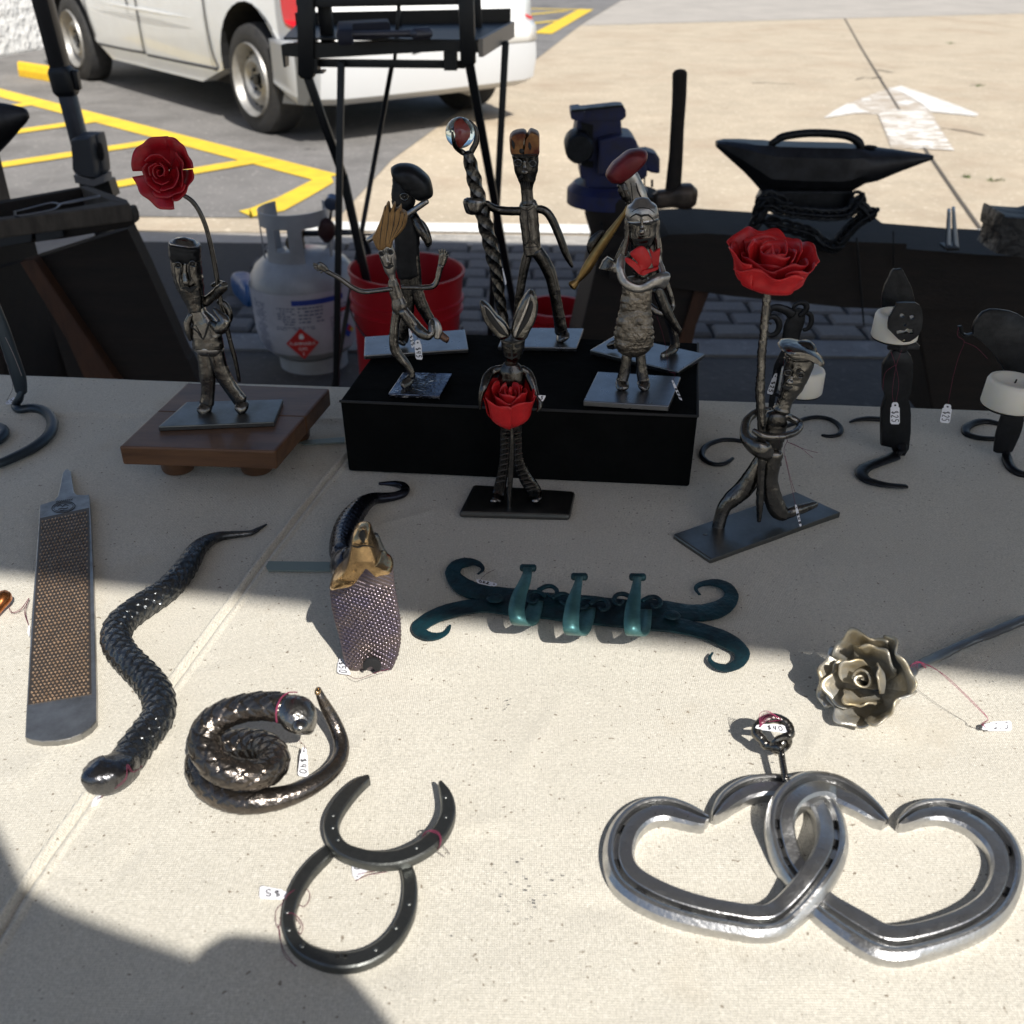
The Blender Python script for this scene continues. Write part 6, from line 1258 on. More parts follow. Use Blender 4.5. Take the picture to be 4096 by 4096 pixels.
f = thing('steel_snake', 'coiled dark bronze toned steel snake with raised head and free tail tip', 'snake sculpture', tz('O', 800, 900))
co_ = [(1442,225,22,.040),(1465,290,34,.036),(1510,380,46,.029),(1565,480,52,.022),(1615,590,55,.016),(1645,700,58,.012),(1635,800,62,.010),(1590,890,66,.010),(1500,980,70,.010),(1380,1060,76,.010),(1240,1125,82,.010),(1080,1170,92,.010),(900,1190,100,.011),(740,1180,104,.011),(600,1130,106,.011),(500,1050,108,.012),(440,950,108,.012),(430,850,106,.013),(480,740,104,.013),(560,740,116,.013),(690,720,126,.014),(830,715,130,.015),(960,730,128,.017),(1040,785,124,.019),(1065,850,120,.021),(1030,915,118,.023),(950,955,116,.025),(830,965,120,.027),(690,945,122,.029),(580,890,122,.031),(505,790,124,.034),(470,680,122,.037),(490,580,120,.040),(570,490,116,.043),(680,430,112,.046),(810,392,110,.048),(940,375,112,.050),(1060,378,114,.051),(1150,395,118,.051)]
Pc = [(tz('O', x, y, h), r*1.12/2.1467*pxm(tz('O', x, y, h))) for x, y, r, h in co_]
snake(f, Pc, coilm, .0085, 11, .105, n=56, sub=14, fade=lambda u: min(1, max(0, (u-.22)*6)), fl=.95)
mb = MB(); Ph = [(tz('O', x, y, h), r/2.1467*pxm(tz('O', x, y, h))) for x, y, r, h in ((1130,390,116,.051),(1190,405,146,.051),(1250,435,166,.050),(1300,480,160,.048),(1330,520,134,.045),(1350,555,90,.042))]; tube(mb, Ph, fl=.85, n=32, sub=6, ref=(0,0,1), noise=.01); hd = mk('head', mb, mat('bright snake head steel', (.34,.33,.31), .26, 1, (.16,.155,.15), 90, .6, 110, .003, contrast=.5), f)
mb = MB(); ball(mb, tz('O', 1290, 545, .052), .0042, (1,1,.8), 10); mk('eye_bump', mb, hd.data.materials[0], hd)
mb = MB(); ball(mb, tz('O', 1440, 245, .0425), .0022, (.8,1.3,.8), 8); mk('bright_tail_tip', mb, gold, f)

# ------------------------------------------------------------------ cobra
yb0 = tY('M', 750, 1640, 0); 
f = thing('steel_cobra', 'steel cobra with purple tinted rasp hood and gold toned head rearing up', 'snake sculpture', tz('M', 740, 1600))
rows_ = [(790,470,905),(870,450,912),(940,432,918),(1000,436,930),(1100,447,946),(1200,470,966),(1300,498,972),(1400,520,968),(1480,535,950),(1560,555,915),(1610,580,885),(1650,610,850)]
def hoodrow(y):
    for a, b_ in zip(rows_, rows_[1:]):
        if a[0] <= y <= b_[0]: t_ = (y-a[0])/(b_[0]-a[0]); return a[1]+(b_[1]-a[1])*t_, a[2]+(b_[2]-a[2])*t_
    return rows_[-1][1:]
mb = MB(); vs = []; NU, NV = 150, 300
def hoodY(u, v): return yb0 + .004 - .006*v*(1-v) - .0025*(1-(2*u-1)**2) + .014*(1-v)**2*.0 + (.012*max(0, (v-.9)/.1)**2*(1 if abs(u-.45) < .25 else .3))
def hoodpt(u, v, o=0):
    y = 800 + 850*v; xl, xr = hoodrow(y); x = xl + (xr-xl)*u
    y2 = y - (u-.5)*60*(1-v)
    if v > .9: y2 -= 55*math.exp(-((u-.36)/.09)**2)*(v-.9)/.1
    return yz('M', x, y2, hoodY(u, v)+o)
for j in range(NV+1):
    v = j/NV
    for i in range(NU+1):
        u = i/NU
        bend = math.exp(-((u-.42)**2/.06 + (1-v)**2/.02))
        a = u*15 - v*58 + bend*9; b_ = u*24 + v*46
        r1 = (math.sin(a*2*math.pi/2.0)); r2 = math.sin(b_*2*math.pi/2.0)
        d = .00035*max(r1, -.5) + (.00040*max(0, r2)*max(0, r1) if v > .2 else 0)
        ed = min(u, 1-u); d *= min(1, ed*16) if ed < .06 else 1
        vs.append(hoodpt(u, v, -d))
mb.add(vs, [(j*(NU+1)+i, j*(NU+1)+i+1, (j+1)*(NU+1)+i+1, (j+1)*(NU+1)+i) for j in range(NV) for i in range(NU)]); mk('hood', mb, hoodm, f, sharp=180, solid=.003)
hd = PF(f, 'head', 'M', [(600,560),(612,520),(640,494),(670,485),(705,487),(735,508),(752,560),(778,620),(800,680),(812,735),(850,745),(905,780),(912,812),(860,822),(820,832),(785,800),(750,765),(722,758),(705,785),(670,830),(630,890),(570,925),(500,936),(430,946),(432,905),(450,865),(490,830),(530,790),(560,735),(580,660)], yb0-.006, .018, gold, rd=.20)
PF(hd, 'mouth_hole', 'M', [(652,545),(668,525),(690,522),(700,560),(698,600),(685,622),(665,600),(652,575)], yb0-.0172, .002, carve, rd=.2)
PF(f, 'bottom_notch', 'M', [(678,1560),(700,1525),(740,1512),(790,1520),(820,1560),(815,1600),(790,1612),(770,1585),(745,1565),(720,1575),(700,1600),(685,1595)], yb0-.0045, .003, under, rd=.1)
line(hd, 'crease', 'M', [(590,640,4),(640,655,8),(690,640,8),(760,655,4)], yb0-.0168)
T(f, 'snout_ridge', 'M', [(675,510,30),(672,545,46),(675,600,50),(680,660,44),(690,720,34)], yb0-.009, gold, fl=.6)
T(f, 'neck', 'M', [(760,560,40),(800,680,46),(850,760,52),(880,800,30)], yb0+.004, snakem, fl=.6)
P = [(tz('M', x, y, h), r/1.932*pxm(tz('M', x, y, h))) for x, y, r, h in ((808,163,13,.003),(860,163,18,.003),(930,165,26,.004),(985,180,34,.005),(1008,208,36,.005),(985,240,36,.005),(920,262,38,.005),(840,272,44,.006),(760,280,52,.008),(690,315,66,.010),(640,365,78,.012),(590,430,88,.014),(545,510,90,.016),(515,600,88,.018),(505,690,84,.022),(520,770,78,.028))]
P += [(yz('M', 590, 800, yb0+.026), .013), (yz('M', 650, 760, yb0+.018), .011), (yz('M', 690, 690, yb0+.012), .009)]
snake(f, P, mat('very dark snake steel', (.04,.042,.055), .26, .9, rvar=.06, nscale=60), .006, 12, .06, sub=12, fade=lambda u: min(1, max(0, (u-.4)*8)) if u < .85 else 0, name='tail')
# flat green grey strap on the cloth under the cobra
mb = MB(); prism(mb, [tz('M', x, y, .0042) for x, y in ((-50,762),(200,765),(440,768),(480,800),(480,832),(300,835),(0,832),(-50,835),(-70,800))], (0,0,-.0012)); t = mk('flat_strap', mb, mat('green grey strap', (.22,.27,.25), .5, .2), smooth=False); tagp(t, 'flat grey green strap lying on the cloth behind the rasp hooded cobra', 'strap')
mb = MB(); prism(mb, [tz('d', x, y, .0035) for x, y in ((560,832),(650,824),(650,834),(575,838))], (0,0,-.001)); t = mk('flat_strap', mb, MATS['green grey strap'], smooth=False); tagp(t, 'short flat grey strap end beside the left side of the black box', 'strap')

# ------------------------------------------------------------------ teal hook rack
hR = .010
f = thing('hook_rack', 'teal patinated iron wall rack with three hooks and scrolled ends', 'hook rack', tz('N', 900, 430))
mb = MB(); tube(mb, ptf('N', [(440,385,30),(560,395,56),(700,410,64),(900,430,68),(1100,450,70),(1300,468,62),(1430,478,34)], hR-.004), ref=(0,0,1), fl=.12, sq=6, noise=.02); mk('back_bar', mb, teal, f)
for P in ([(700,385,54),(560,365,44),(470,355,44),(380,340,48),(310,300,50),(272,250,44),(290,210,34),(335,193,26),(385,194,18),(418,212,13),(425,232,10),(400,254,6)],
          [(700,430,52),(560,425,42),(430,415,38),(300,432,40),(190,465,40),(115,510,42),(100,545,40),(140,570,26),(190,572,19),(230,558,15),(250,535,12),(258,514,7)],
          [(1250,430,56),(1380,440,50),(1490,452,46),(1590,448,48),(1670,415,50),(1708,365,42),(1685,320,30),(1640,300,22),(1590,298,17),(1545,308,15),(1524,330,12),(1545,360,8)],
          [(1250,490,56),(1380,505,48),(1490,530,42),(1600,560,42),(1700,605,46),(1758,655,44),(1750,705,36),(1700,735,24),(1650,732,20),(1610,712,15),(1595,685,11),(1612,656,6)]):
    mb = MB(); tube(mb, [(a_, b_*.88) for a_, b_ in ptf('N', P, hR-.004)], ref=(0,0,1), fl=.16, sq=5, noise=.03, sub=6); mk('scroll', mb, teal, f)
for hx, L_ in ((0, [(705,395,34,.008),(690,440,40,.010),(672,490,42,.012),(640,510,42,.020),(612,495,42,.028),(600,450,42,.032),(605,400,40,.034),(618,350,36,.036),(640,300,30,.038),(655,255,24,.038),(658,225,22,.034)]),
               (1, [(975,430,34,.008),(960,480,40,.010),(940,535,42,.012),(915,560,42,.020),(885,545,42,.028),(880,500,42,.032),(885,450,40,.034),(892,400,36,.036),(905,350,28,.038),(918,300,20,.038),(922,270,20,.034)]),
               (2, [(1262,440,34,.008),(1255,490,40,.010),(1245,540,42,.012),(1222,563,42,.020),(1200,550,42,.028),(1195,500,42,.032),(1197,450,40,.034),(1203,400,36,.036),(1212,350,28,.038),(1220,300,22,.038),(1222,272,22,.034)])):
    mb = MB(); P = [(tz('N', x, y, h), r/1.288*pxm(tz('N', x, y, h)), .07) for x, y, r, h in L_]; tube(mb, P, ref=(1,0,0), n=20, sq=6, sub=5, noise=.01)
    # strip: width must run sideways, so build it as a ribbon
    mb = MB(); Q = cr([(p.x, p.y, p.z, r) for p, r, _ in P], 5); vs = []
    for x, y, z, r in Q: vs += [Vector((x-r, y, z)), Vector((x+r, y - .0004, z))]
    mb.add(vs, [(2*i, 2*i+1, 2*i+3, 2*i+2) for i in range(len(Q)-1)]); mk('hook', mb, teal_l, f, sharp=180, solid=.0022, bevel=0)
    tp_ = tz('N', L_[-1][0], L_[-1][1]-4, L_[-1][3]-.002); mb = MB(); tube(mb, [(tp_ - Vector((.0040,0,0)), .0026), (tp_ + Vector((.0045,0,0)), .0026)], fl=1, ref=(0,0,1)); mk('hook_tip', mb, teal, f)
for cx_, cy_, dr in ((775,345,1),(690,375,-1),(845,385,1),(950,405,-1),(1040,415,1),(1135,385,-1),(1310,400,1)):
    TT(f, 'small_curl', 'N', [(cx_-60*dr,cy_-10,14),(cx_-25*dr,cy_-28,14),(cx_+10*dr,cy_-28,13),(cx_+32*dr,cy_-8,12),(cx_+28*dr,cy_+16,11),(cx_,cy_+24,10),(cx_-16*dr,cy_+8,8)], hR+.001, teal, fl=.8)
for x, y in ((490,378),(1400,465)):
    mb = MB(); ball(mb, tz('N', x, y, hR-.0005), .005, (1.2,1,.35), 8); mk('rivet', mb, teal, f)

# ------------------------------------------------------------------ grey rose
f = thing('steel_rose', 'grey and brown heat coloured steel rose lying on the cloth with a long stem', 'rose sculpture', tz('R', 900, 800))
TT(f, 'stem', 'R', [(1060,640,34,.018),(1130,590,36,.016),(1220,545,40,.012),(1330,495,38,.009),(1450,435,36,.008),(1580,380,36,.007),(1720,325,38,.007),(1850,270,38,.007),(1980,220,38,.007)], None, mat('grey stem steel', (.20,.21,.22), .4, .9, rvar=.08, nscale=80), fl=.7, sq=3, noise=.08)
rc_ = tz('R', 775, 700, .026); axr = Vector((-.66,-.46,.60)).normalized(); rR = 176*pxm(rc_)/1.15
rose(f, rc_ - axr*rR*.70, axr, rR, rR*1.35, greyrose, [
  (R(0), .8, .38,.52,.1,.98,.03,.08), (R(130), .8, .38,.55,.1,.95,.04,.08), (R(240), .85, .42,.62,.0,.92,.06,.15), (R(60), .8, .6,.85,.0,.88,.10,.14), (R(180), .85, .6,.88,.0,.85,.10,.14),
  (R(300), .75, .75,1.0,.0,.80,.16,.13), (R(20), .72, .85,1.12,.0,.82,.16,.13), (R(95), .72, .85,1.10,.0,.78,.20,.14), (R(165), .72, .85,1.12,.0,.76,.16,.13), (R(230), .75, .85,1.05,.0,.74,.16,.13)], seed=6, thick=.0011)

mb = MB(); tube(mb, [(rc_ - axr*rR*.62, .0036), (rc_ - axr*rR*.85, .0034), (tz('R', 1075, 645, .019), .0034), (tz('R', 1110, 610, .017), .0034)], ref=(0,0,1)); mk('stem_root', mb, MATS['grey stem steel'], f)
# ------------------------------------------------------------------ horseshoes
def shoe_tube(parent, name, z, P, h, prof, m, flip=1, sub=6, th_=.0028):
    """closed profile swept along the table; prof in units (r, thickness)"""
    out = []
    for p, r in ptf(z, P, h): out.append((p, r*(1.02 if th_ > .003 else .92), th_))
    mb = MB(); tube(mb, out, prof=[(a*flip, b_) for a, b_ in prof], sub=sub, ref=(0,0,1)); return mk(name, mb, m, parent, sharp=28)
prof_s = [(1,-.6),(1.0,.3),(.88,.75),(.7,.95),(-.7,1.0),(-.9,.8),(-1,.4),(-1,-.6),(-.8,-1),(.8,-1)]
SG = 'two small dark horseshoes lying together'
f = thing('horseshoe', 'dark horseshoe nearest the table front, its heels tucked under the other one', 'horseshoe', tz('P', 780, 1200), SG)
low = [(680,745,40,.0035),(640,785,50),(570,850,55),(490,945,56),(425,1060,56),(385,1180,56),(378,1300,58),(420,1410,62),(500,1490,66),(620,1545,70),(740,1568,72),(870,1560,72),(990,1520,70),(1095,1450,68),(1180,1350,66),(1245,1220,64),(1270,1090,62),(1268,970,58),(1245,880,52),(1225,820,44,.0035)]
shoe_tube(f, 'shoe_body', 'P', low, .0042, prof_s, shoe, flip=-1)
for x, y in ((1262,1130),(1165,1305),(1015,1465),(475,1440),(378,1320),(365,1190)):
    mb = MB(); ball(mb, tz('P', x, y, .0072), .0013, (1,1,.5), 6); mk('nail_bump', mb, shoe, f)
mb = MB(); [tube(mb, [(tz('P', x, y, .0071), .0003), (tz('P', x+dx, y+dy, .0071), .0003)], ref=(0,0,1), n=6) for x, y, dx, dy in ((725,1505,4,26),(742,1505,4,26),(765,1505,12,0),(765,1520,12,0),(790,1500,0,26),(803,1500,0,26))]; mk('size_stamp', mb, steel, f)
f = thing('horseshoe', 'dark horseshoe lying across the heels of the lower one, open towards the anvil', 'horseshoe', tz('P', 1100, 600), SG)
up_ = [(972,220,18),(940,232,32),(880,275,46),(810,345,55),(745,430,60),(700,520,62),(692,600,62),(720,680,62),(780,745,62),(870,785,64),(980,812,66),(1090,818,66),(1210,800,66),(1320,755,66),(1420,690,66),(1500,600,66),(1545,500,64),(1550,410,58),(1530,330,46),(1500,270,24),(1490,255,14)]
shoe_tube(f, 'shoe_body', 'P', up_, .0100, prof_s, shoe, flip=-1)
for x, y in ((703,478),(700,568),(740,655),(1532,490),(1316,716),(1530,345)):
    mb = MB(); ball(mb, tz('P', x, y, .0130), .0013, (1,1,.5), 6); mk('nail_bump', mb, shoe, f)

# ------------------------------------------------------------------ linked horseshoe hearts
prof_h = [(.97,-1),(1.0,-.6),(1.0,.0),(.95,.35),(.70,.85),(.52,.95),(.44,.90),(.38,.84),(.35,.05),(.06,.05),(.03,.82),(-.02,.90),(-.30,.98),(-.80,.90),(-.96,.55),(-1,-.2),(-.98,-1)]
f = thing('horseshoe_hearts', 'two interlocked shiny hearts bent from horseshoes with a twisted hanger loop', 'heart sculpture', tz('Q', 900, 800))
hb = .0048
H1 = [(572,535,10),(560,530,24),(538,525,38),(470,498,50),(400,478,54),(330,480,58),(265,510,62),(215,565,66),(190,635,68),(192,710,68),(225,775,70),(290,825,70),(380,870,70),(480,905,68),(580,930,66),(680,948,66),(770,962,68),(850,955,72),(910,915,74),(975,850,76,.008),(1030,780,76,.0115),(1080,700,76,.0122),(1105,620,72,.0112),(1100,540,64,.008),(1070,470,56,.0055),(1020,420,50),(950,390,50),(870,375,50),(790,378,52),(720,400,52),(660,440,48),(620,485,34),(600,510,20),(592,522,8)]
H2 = [(1335,540,16),(1305,515,36),(1255,470,48),(1190,425,58),(1110,385,62),(1030,372,64,.0085),(955,400,66,.0118),(900,460,66,.0125),(880,540,64,.0110),(890,620,62,.008),(915,700,60,.0055),(955,765,58,.0042),(1010,830,58,.0042),(1070,895,62),(1140,945,68),(1220,995,74),(1300,1040,76),(1380,1055,76),(1480,1040,74),(1590,1010,74),(1700,965,76),(1790,900,78),(1840,820,78),(1858,730,76),(1840,650,72),(1790,580,66),(1720,525,60),(1640,495,56),(1560,482,52),(1480,495,48),(1425,525,36),(1398,545,22),(1388,556,8)]
for P, nm in ((H1, 'bright heart, its lower arm crossing over the other'), (H2, 'bright heart on the right, looped over its neighbour')):
    b_ = shoe_tube(f, 'heart', 'Q', P, hb, prof_h, shiny, flip=1, th_=.0046)
    b_['label'] = nm
for P, ids in ((H1, (7,9,11,13,15,21,22,23)), (H2, (8,9,10,12,22,24,26,27))):
    Pf = ptf('Q', P, hb)
    for i in ids:
        p, r = Pf[i]; t_ = (Pf[i+1][0]-Pf[i-1][0]).normalized(); s_ = t_.cross(Vector((0,0,1))).normalized()
        mb = MB(); box(mb, p + s_*r*.2 + Vector((0,0,.0006)), (.0048,.0028,.0022), rz=math.atan2(t_.y, t_.x)); mk('nail_hole', mb, under, f, smooth=False, bevel=.0004)
mb = MB(); tube(mb, pt('Q', [(905,345,13,.012),(898,300,13,.013),(890,250,13,.014),(884,205,13,.015)], None), ref=(0,0,1), fl=1, twist=900, sq=5, sub=14, n=12); mk('twisted_stem', mb, steel, f)
mb = MB(); P = [(tz('Q', 852+72*math.sin(a)*(1 if math.cos(a) > -.3 else .75), 140-62*math.cos(a), .017+.004*math.cos(a)), .0028) for a in [R(-155+k*310/16) for k in range(17)]]; P = [(tz('Q', 876, 205, .015), .0026)] + P[::-1] + [(tz('Q', 884, 205, .016), .0026)]
tube(mb, P, ref=(0,0,1), fl=1, n=10); mk('hanger_loop', mb, steel, f)
mb = MB(); P = [(tz('Q', 885, 190, .015) + Vector((.0052*math.cos(a), .0015*math.cos(a), .0052*math.sin(a))), .0016) for a in [2*math.pi*k/14 for k in range(15)]]; tube(mb, P, ref=(0,1,0), fl=1, n=8, caps=False); mk('collar_ring', mb, steel, f)

# ------------------------------------------------------------------ copper blob at the left edge
f = thing('copper_ornament', 'small copper toned ornament with tied thread at the left edge', 'ornament', tz('L', 20, 780))
mb = MB(); P = [(tz('L', x, y, h), r/1.288*pxm(tz('L', x, y))) for x, y, r, h in ((40,765,30,.008),(20,760,42,.010),(-5,800,34,.008),(-30,840,26,.006))]; tube(mb, P, ref=(0,0,1), fl=.9, n=16); mk('body', mb, mat('orange copper', (.55,.20,.07), .25, 1), f)

# ------------------------------------------------------------------ threads and price tags
GL = {'$': [[(.5,.9),(.2,.85),(.15,.6),(.5,.5),(.8,.35),(.7,.1),(.2,.12)], [(.5,1.05),(.5,-.08)]], '0': [[(.5,1),(.15,.75),(.15,.25),(.5,0),(.85,.25),(.85,.75),(.5,1)]], '1': [[(.5,1),(.5,0)]],
      '2': [[(.15,.8),(.5,1),(.8,.75),(.5,.35),(.15,.0),(.85,.0)]], '4': [[(.3,1),(.15,.45),(.8,.45)], [(.7,1),(.65,0)]], '5': [[(.85,1),(.25,1),(.2,.6),(.6,.62),(.8,.3),(.5,.0),(.15,.1)]]}
TG = 'white paper price tags'
def tag(label_, corners, txt, t0=.36, t1=.92, w0=.18, w1=.82, rot=0, group=TG, hole=True, thick=.0003, lw=.0003):
    """corners (world): hole end a,b then far end c,d ; s runs from hole end to far end, t across"""
    a, b_, c, d = corners; f = thing('price_tag', label_, 'price tag', (a+b_+c+d)/4, group)
    def m(s, t_, o=0):
        p = (a*(1-t_) + b_*t_)*(1-s) + (d*(1-t_) + c*t_)*s; return p + nn*o
    nn = (b_-a).cross(d-a).normalized()
    if nn.dot(CAM-a) < 0: nn = -nn
    out_ = [(0,.3),(.03,.2),(.1,.12),(.2,.12),(.25,0),(.92,0),(1,.14),(1,.86),(.92,1),(.25,1),(.2,.88),(.1,.88),(.03,.8),(0,.7)]
    mb = MB(); P = [m(s, t_) for s, t_ in out_]; prism(mb, P, nn*thick); mk('card', mb, paper, f, smooth=False)
    if hole:
        mb = MB(); mb.add([m(.13+.045*math.cos(q)*(1), .5+.13*math.sin(q), thick+.0001) for q in [2*math.pi*k/10 for k in range(10)]], [tuple(range(10))]); mk('hole', mb, ink, f, smooth=False)
    n_ = len(txt); mb = MB()
    for k, ch_ in enumerate(txt):
        for st_ in GL[ch_]:
            Q = []
            for gx, gy in cr(st_, 4):
                if rot == 0: s = t0 + (t1-t0)*(k+.12+.76*gx)/n_; t_ = w1 + (w0-w1)*gy       # reads from the hole outwards, top at t=w0
                else: s = t1 - (t1-t0)*(k+.12+.76*gx)/n_; t_ = w0 + (w1-w0)*gy             # turned half round
                Q.append((m(s, t_, thick+.0001), lw))
            tube(mb, Q, ref=tuple(nn), fl=.3, n=6, sub=1, noise=0)
    if txt: mk('handwritten_price', mb, ink, f)
    return f
def cc_(z, fn, L): return [fn(z, x, y) for x, y in L]
def thread(parent, P, m=threadm, r=.00016, name='thread'):
    mb = MB(); tube(mb, [(p, r) for p in P], ref=(.3,.4,.86), fl=1, n=5, sub=5, noise=0); mk(name, mb, m, parent)
Pl = lambda Y: (lambda z, x, y: yz(z, x, y, Y))
Tl = lambda h: (lambda z, x, y: tz(z, x, y, h))
t = tag('white price tag reading $45 hanging from the straw haired dancer', cc_('G', Pl(Y2-.006), [(592,700),(645,690),(658,848),(605,842)]), '$45', rot=0, w0=.85, w1=.15)
thread(t, [yz('G', 615, 715, Y2-.006), yz('G', 612, 660, Y2-.006), yz('G', 560, 520, Y2-.008), yz('G', 500, 350, Y2-.008), yz('G', 440, 240, Y2-.008), yz('G', 405, 215, Y2-.006)], threadb)
t = tag('narrow price tag half turned away behind the dancer\'s knee', cc_('G', Pl(Y2-.003), [(545,608),(565,602),(600,740),(575,760)]), '$25', w0=.85, w1=.15)
t = tag('price tag reading $25 on the left of the candle behind the kneeling man', cc_('W', Pl(Y8+.012), [(595,868),(642,862),(580,1102),(515,1085)]), '$25', w0=.85, w1=.15)
thread(t, [yz('W', 610, 895, Y8+.012), yz('W', 620, 830, Y9-.004), yz('W', 660, 720, Y9-.006)], threadb)
t = tag('price tag reading $25 hanging in front of the skull candle holder', cc_('K', Pl(Y10-.030), [(468,1245),(530,1245),(532,1400),(464,1398)]), '$25', w0=.85, w1=.15)
thread(t, [yz('K', 497, 1268, Y10-.030), yz('K', 480, 1180, Y10-.030), yz('K', 505, 1000, Y10-.028), yz('K', 545, 880, Y10-.026)]); thread(t, [yz('K', 500, 1268, Y10-.030), yz('K', 525, 1120, Y10-.030), yz('K', 500, 980, Y10-.028), yz('K', 470, 890, Y10-.026)]); thread(t, [yz('K', 500, 985, Y10-.028), yz('K', 430, 1040, Y10-.028), yz('K', 412, 1160, Y10-.028)])
t = tag('price tag reading $25 hanging by a long thread left of the right edge candle', cc_('K', Pl(Y11+.008), [(838,1255),(903,1262),(882,1394),(812,1385)]), '$25', w0=.85, w1=.15)
thread(t, [yz('K', 868, 1275, Y11+.008), yz('K', 905, 1080, Y11+.010), yz('K', 945, 930, Y11+.010), yz('K', 985, 820, Y11+.010), yz('K', 940, 780, Y11+.010), yz('K', 945, 720, Y11+.010)]); thread(t, [yz('K', 985, 822, Y11+.010), yz('K', 1070, 860, Y11+.008), yz('K', 1150, 940, Y11+.006)])
t = tag('narrow price tag hanging over the plate edge of the apron woman', cc_('I', Pl(Y6-.018), [(1128,1004),(1148,1006),(1218,1165),(1190,1150)]), '$45', w0=.85, w1=.15)
thread(t, [yz('I', 1140, 1015, Y6-.018), yz('I', 1160, 950, Y6-.010), yz('I', 1110, 930, Y6-.0), yz('I', 1090, 760, Y5-.01), yz('I', 1055, 620, Y5-.01), yz('I', 1015, 500, Y5-.01)])
t = tag('small corner of a price tag beside the rabbit figure\'s rose', cc_('G', Pl(Y7-.014), [(1545,1120),(1558,1140),(1585,1172),(1612,1124)]), '5', t0=.4, t1=.8, hole=False)
t = tag('tiny price tag edge hanging on the twisted staff', cc_('G', Pl(Y4-.012), [(1270,140),(1280,140),(1308,255),(1298,275)]), '')
t = tag('narrow price tag in front of the kneeling man\'s shin', cc_('J', Pl(Y8-.022), [(1115,1388),(1135,1385),(1172,1552),(1155,1556)]), '$45', w0=.85, w1=.15)
thread(t, [yz('J', 1125, 1395, Y8-.022), yz('J', 1100, 1280, Y8-.024), yz('J', 1060, 1100, Y8-.026), yz('J', 1035, 970, Y8-.026), yz('J', 1065, 890, Y8-.028)]); thread(t, [yz('J', 1120, 1290, Y8-.024), yz('J', 1085, 1180, Y8-.026), yz('J', 1045, 1010, Y8-.026)])
thread(t, [yz('J', 1062, 905, Y8-.028), yz('J', 1150, 940, Y8-.030), yz('J', 1260, 1028, Y8-.030)]); thread(t, [yz('J', 1062, 905, Y8-.028), yz('J', 1180, 955, Y8-.030), yz('J', 1298, 988, Y8-.030)])
thread(t, [yz('J', 997, 838, Y8-.026), yz('J', 1000, 880, Y8-.029), yz('J', 1000, 920, Y8-.026)], threadb); thread(t, [yz('J', 1030, 832, Y8-.024), yz('J', 1055, 860, Y8-.028), yz('J', 1062, 905, Y8-.026)], threadb)
t = tag('small price tag lying on the cloth beside the left iron stand', cc_('AF', Tl(.004), [(60,715),(70,745),(160,725),(160,655)]), '5', t0=.5, t1=.9)
thread(t, [tz('AF', 95, 720, .005), tz('AF', 80, 690, .006), yz('AF', 140, 560, Y12-.004), yz('AF', 115, 400, Y12-.006), yz('AF', 20, 180, Y12-.006), yz('AF', -20, 80, Y12-.006)], threadb)
thread(t, [yz('AF', 60, 0, Y12-.005), yz('AF', 150, 190, Y12-.005), yz('AF', 240, 420, Y12-.005)], mat('pale thread', (.25,.22,.22), .8), .0003)
# tags on the flat goods
t = tag('price tag reading $50 at the lower left of the cobra hood', cc_('M', Tl(.004), [(488,1520),(528,1515),(590,1645),(480,1628)]), '$50', t0=.2, t1=.98, w0=.75, w1=.15, rot=0)
thread(t, [tz('M', 560, 1640, .006), yz('M', 640, 1672, yb0-.016), yz('M', 760, 1630, yb0-.018), yz('M', 880, 1595, yb0-.010)])
t = tag('price tag reading $40 hanging below the coiled snake\'s head', [tz('O', 1300, 725, .012), tz('O', 1350, 735, .012), tz('O', 1362, 985, .004), tz('O', 1268, 975, .004)], '$40', w0=.85, w1=.15)
thread(t, [tz('O', 1318, 755, .011), tz('O', 1330, 720, .016), tz('O', 1278, 668, .030)])
mbt = [(tz('O', x, y, h), .0004) for x, y, h in ((1262,255,.058),(1190,258,.064),(1130,300,.068),(1095,370,.0695),(1082,440,.066),(1088,515,.058))]; mb = MB(); tube(mb, mbt, ref=(0,0,1), n=6); mk('thread', mb, mat('bright burgundy thread', (.28,.03,.09), .7), t)
t = tag('price tag reading $40 lying on the teal hook rack scroll', cc_('N', Tl(.014), [(505,300),(490,320),(400,300),(392,280)]), '$40', w0=.2, w1=.8)
thread(t, [tz('N', 470, 310, .014), tz('N', 415, 290, .016), tz('N', 440, 255, .02), tz('N', 488, 230, .022)], threadb)
t = tag('price tag reading $15 on a thread right of the grey rose', [tz('R', 1610, 1060, .004), tz('R', 1640, 1000, .006), tz('R', 1835, 985, .008), tz('R', 1840, 1060, .003)], '$15', w0=.85, w1=.2)
for dx in (0, 12): thread(t, [tz('R', 1655, 1040, .006), tz('R', 1620+dx, 1005, .010), tz('R', 1665, 970, .014), tz('R', 1600-dx, 890, .018), tz('R', 1480, 770+dx, .022), tz('R', 1350, 650+dx, .024), tz('R', 1240+dx, 585, .022), tz('R', 1160, 545+dx, .020)], MATS['bright burgundy thread'])
for k in range(4): thread(t, [tz('R', 1085+k*18, 650-k*8, .012), tz('R', 1095+k*18, 580-k*6, .023), tz('R', 1150+k*14, 545+k*5, .024), tz('R', 1190+k*6, 590+k*3, .014)], MATS['bright burgundy thread'])
t = tag('price tag reading $40 on the hanger loop of the linked hearts', [tz('Q', 772, 125, .022), tz('Q', 785, 103, .024), tz('Q', 900, 108, .024), tz('Q', 912, 142, .022)], '$40', w0=.85, w1=.2)
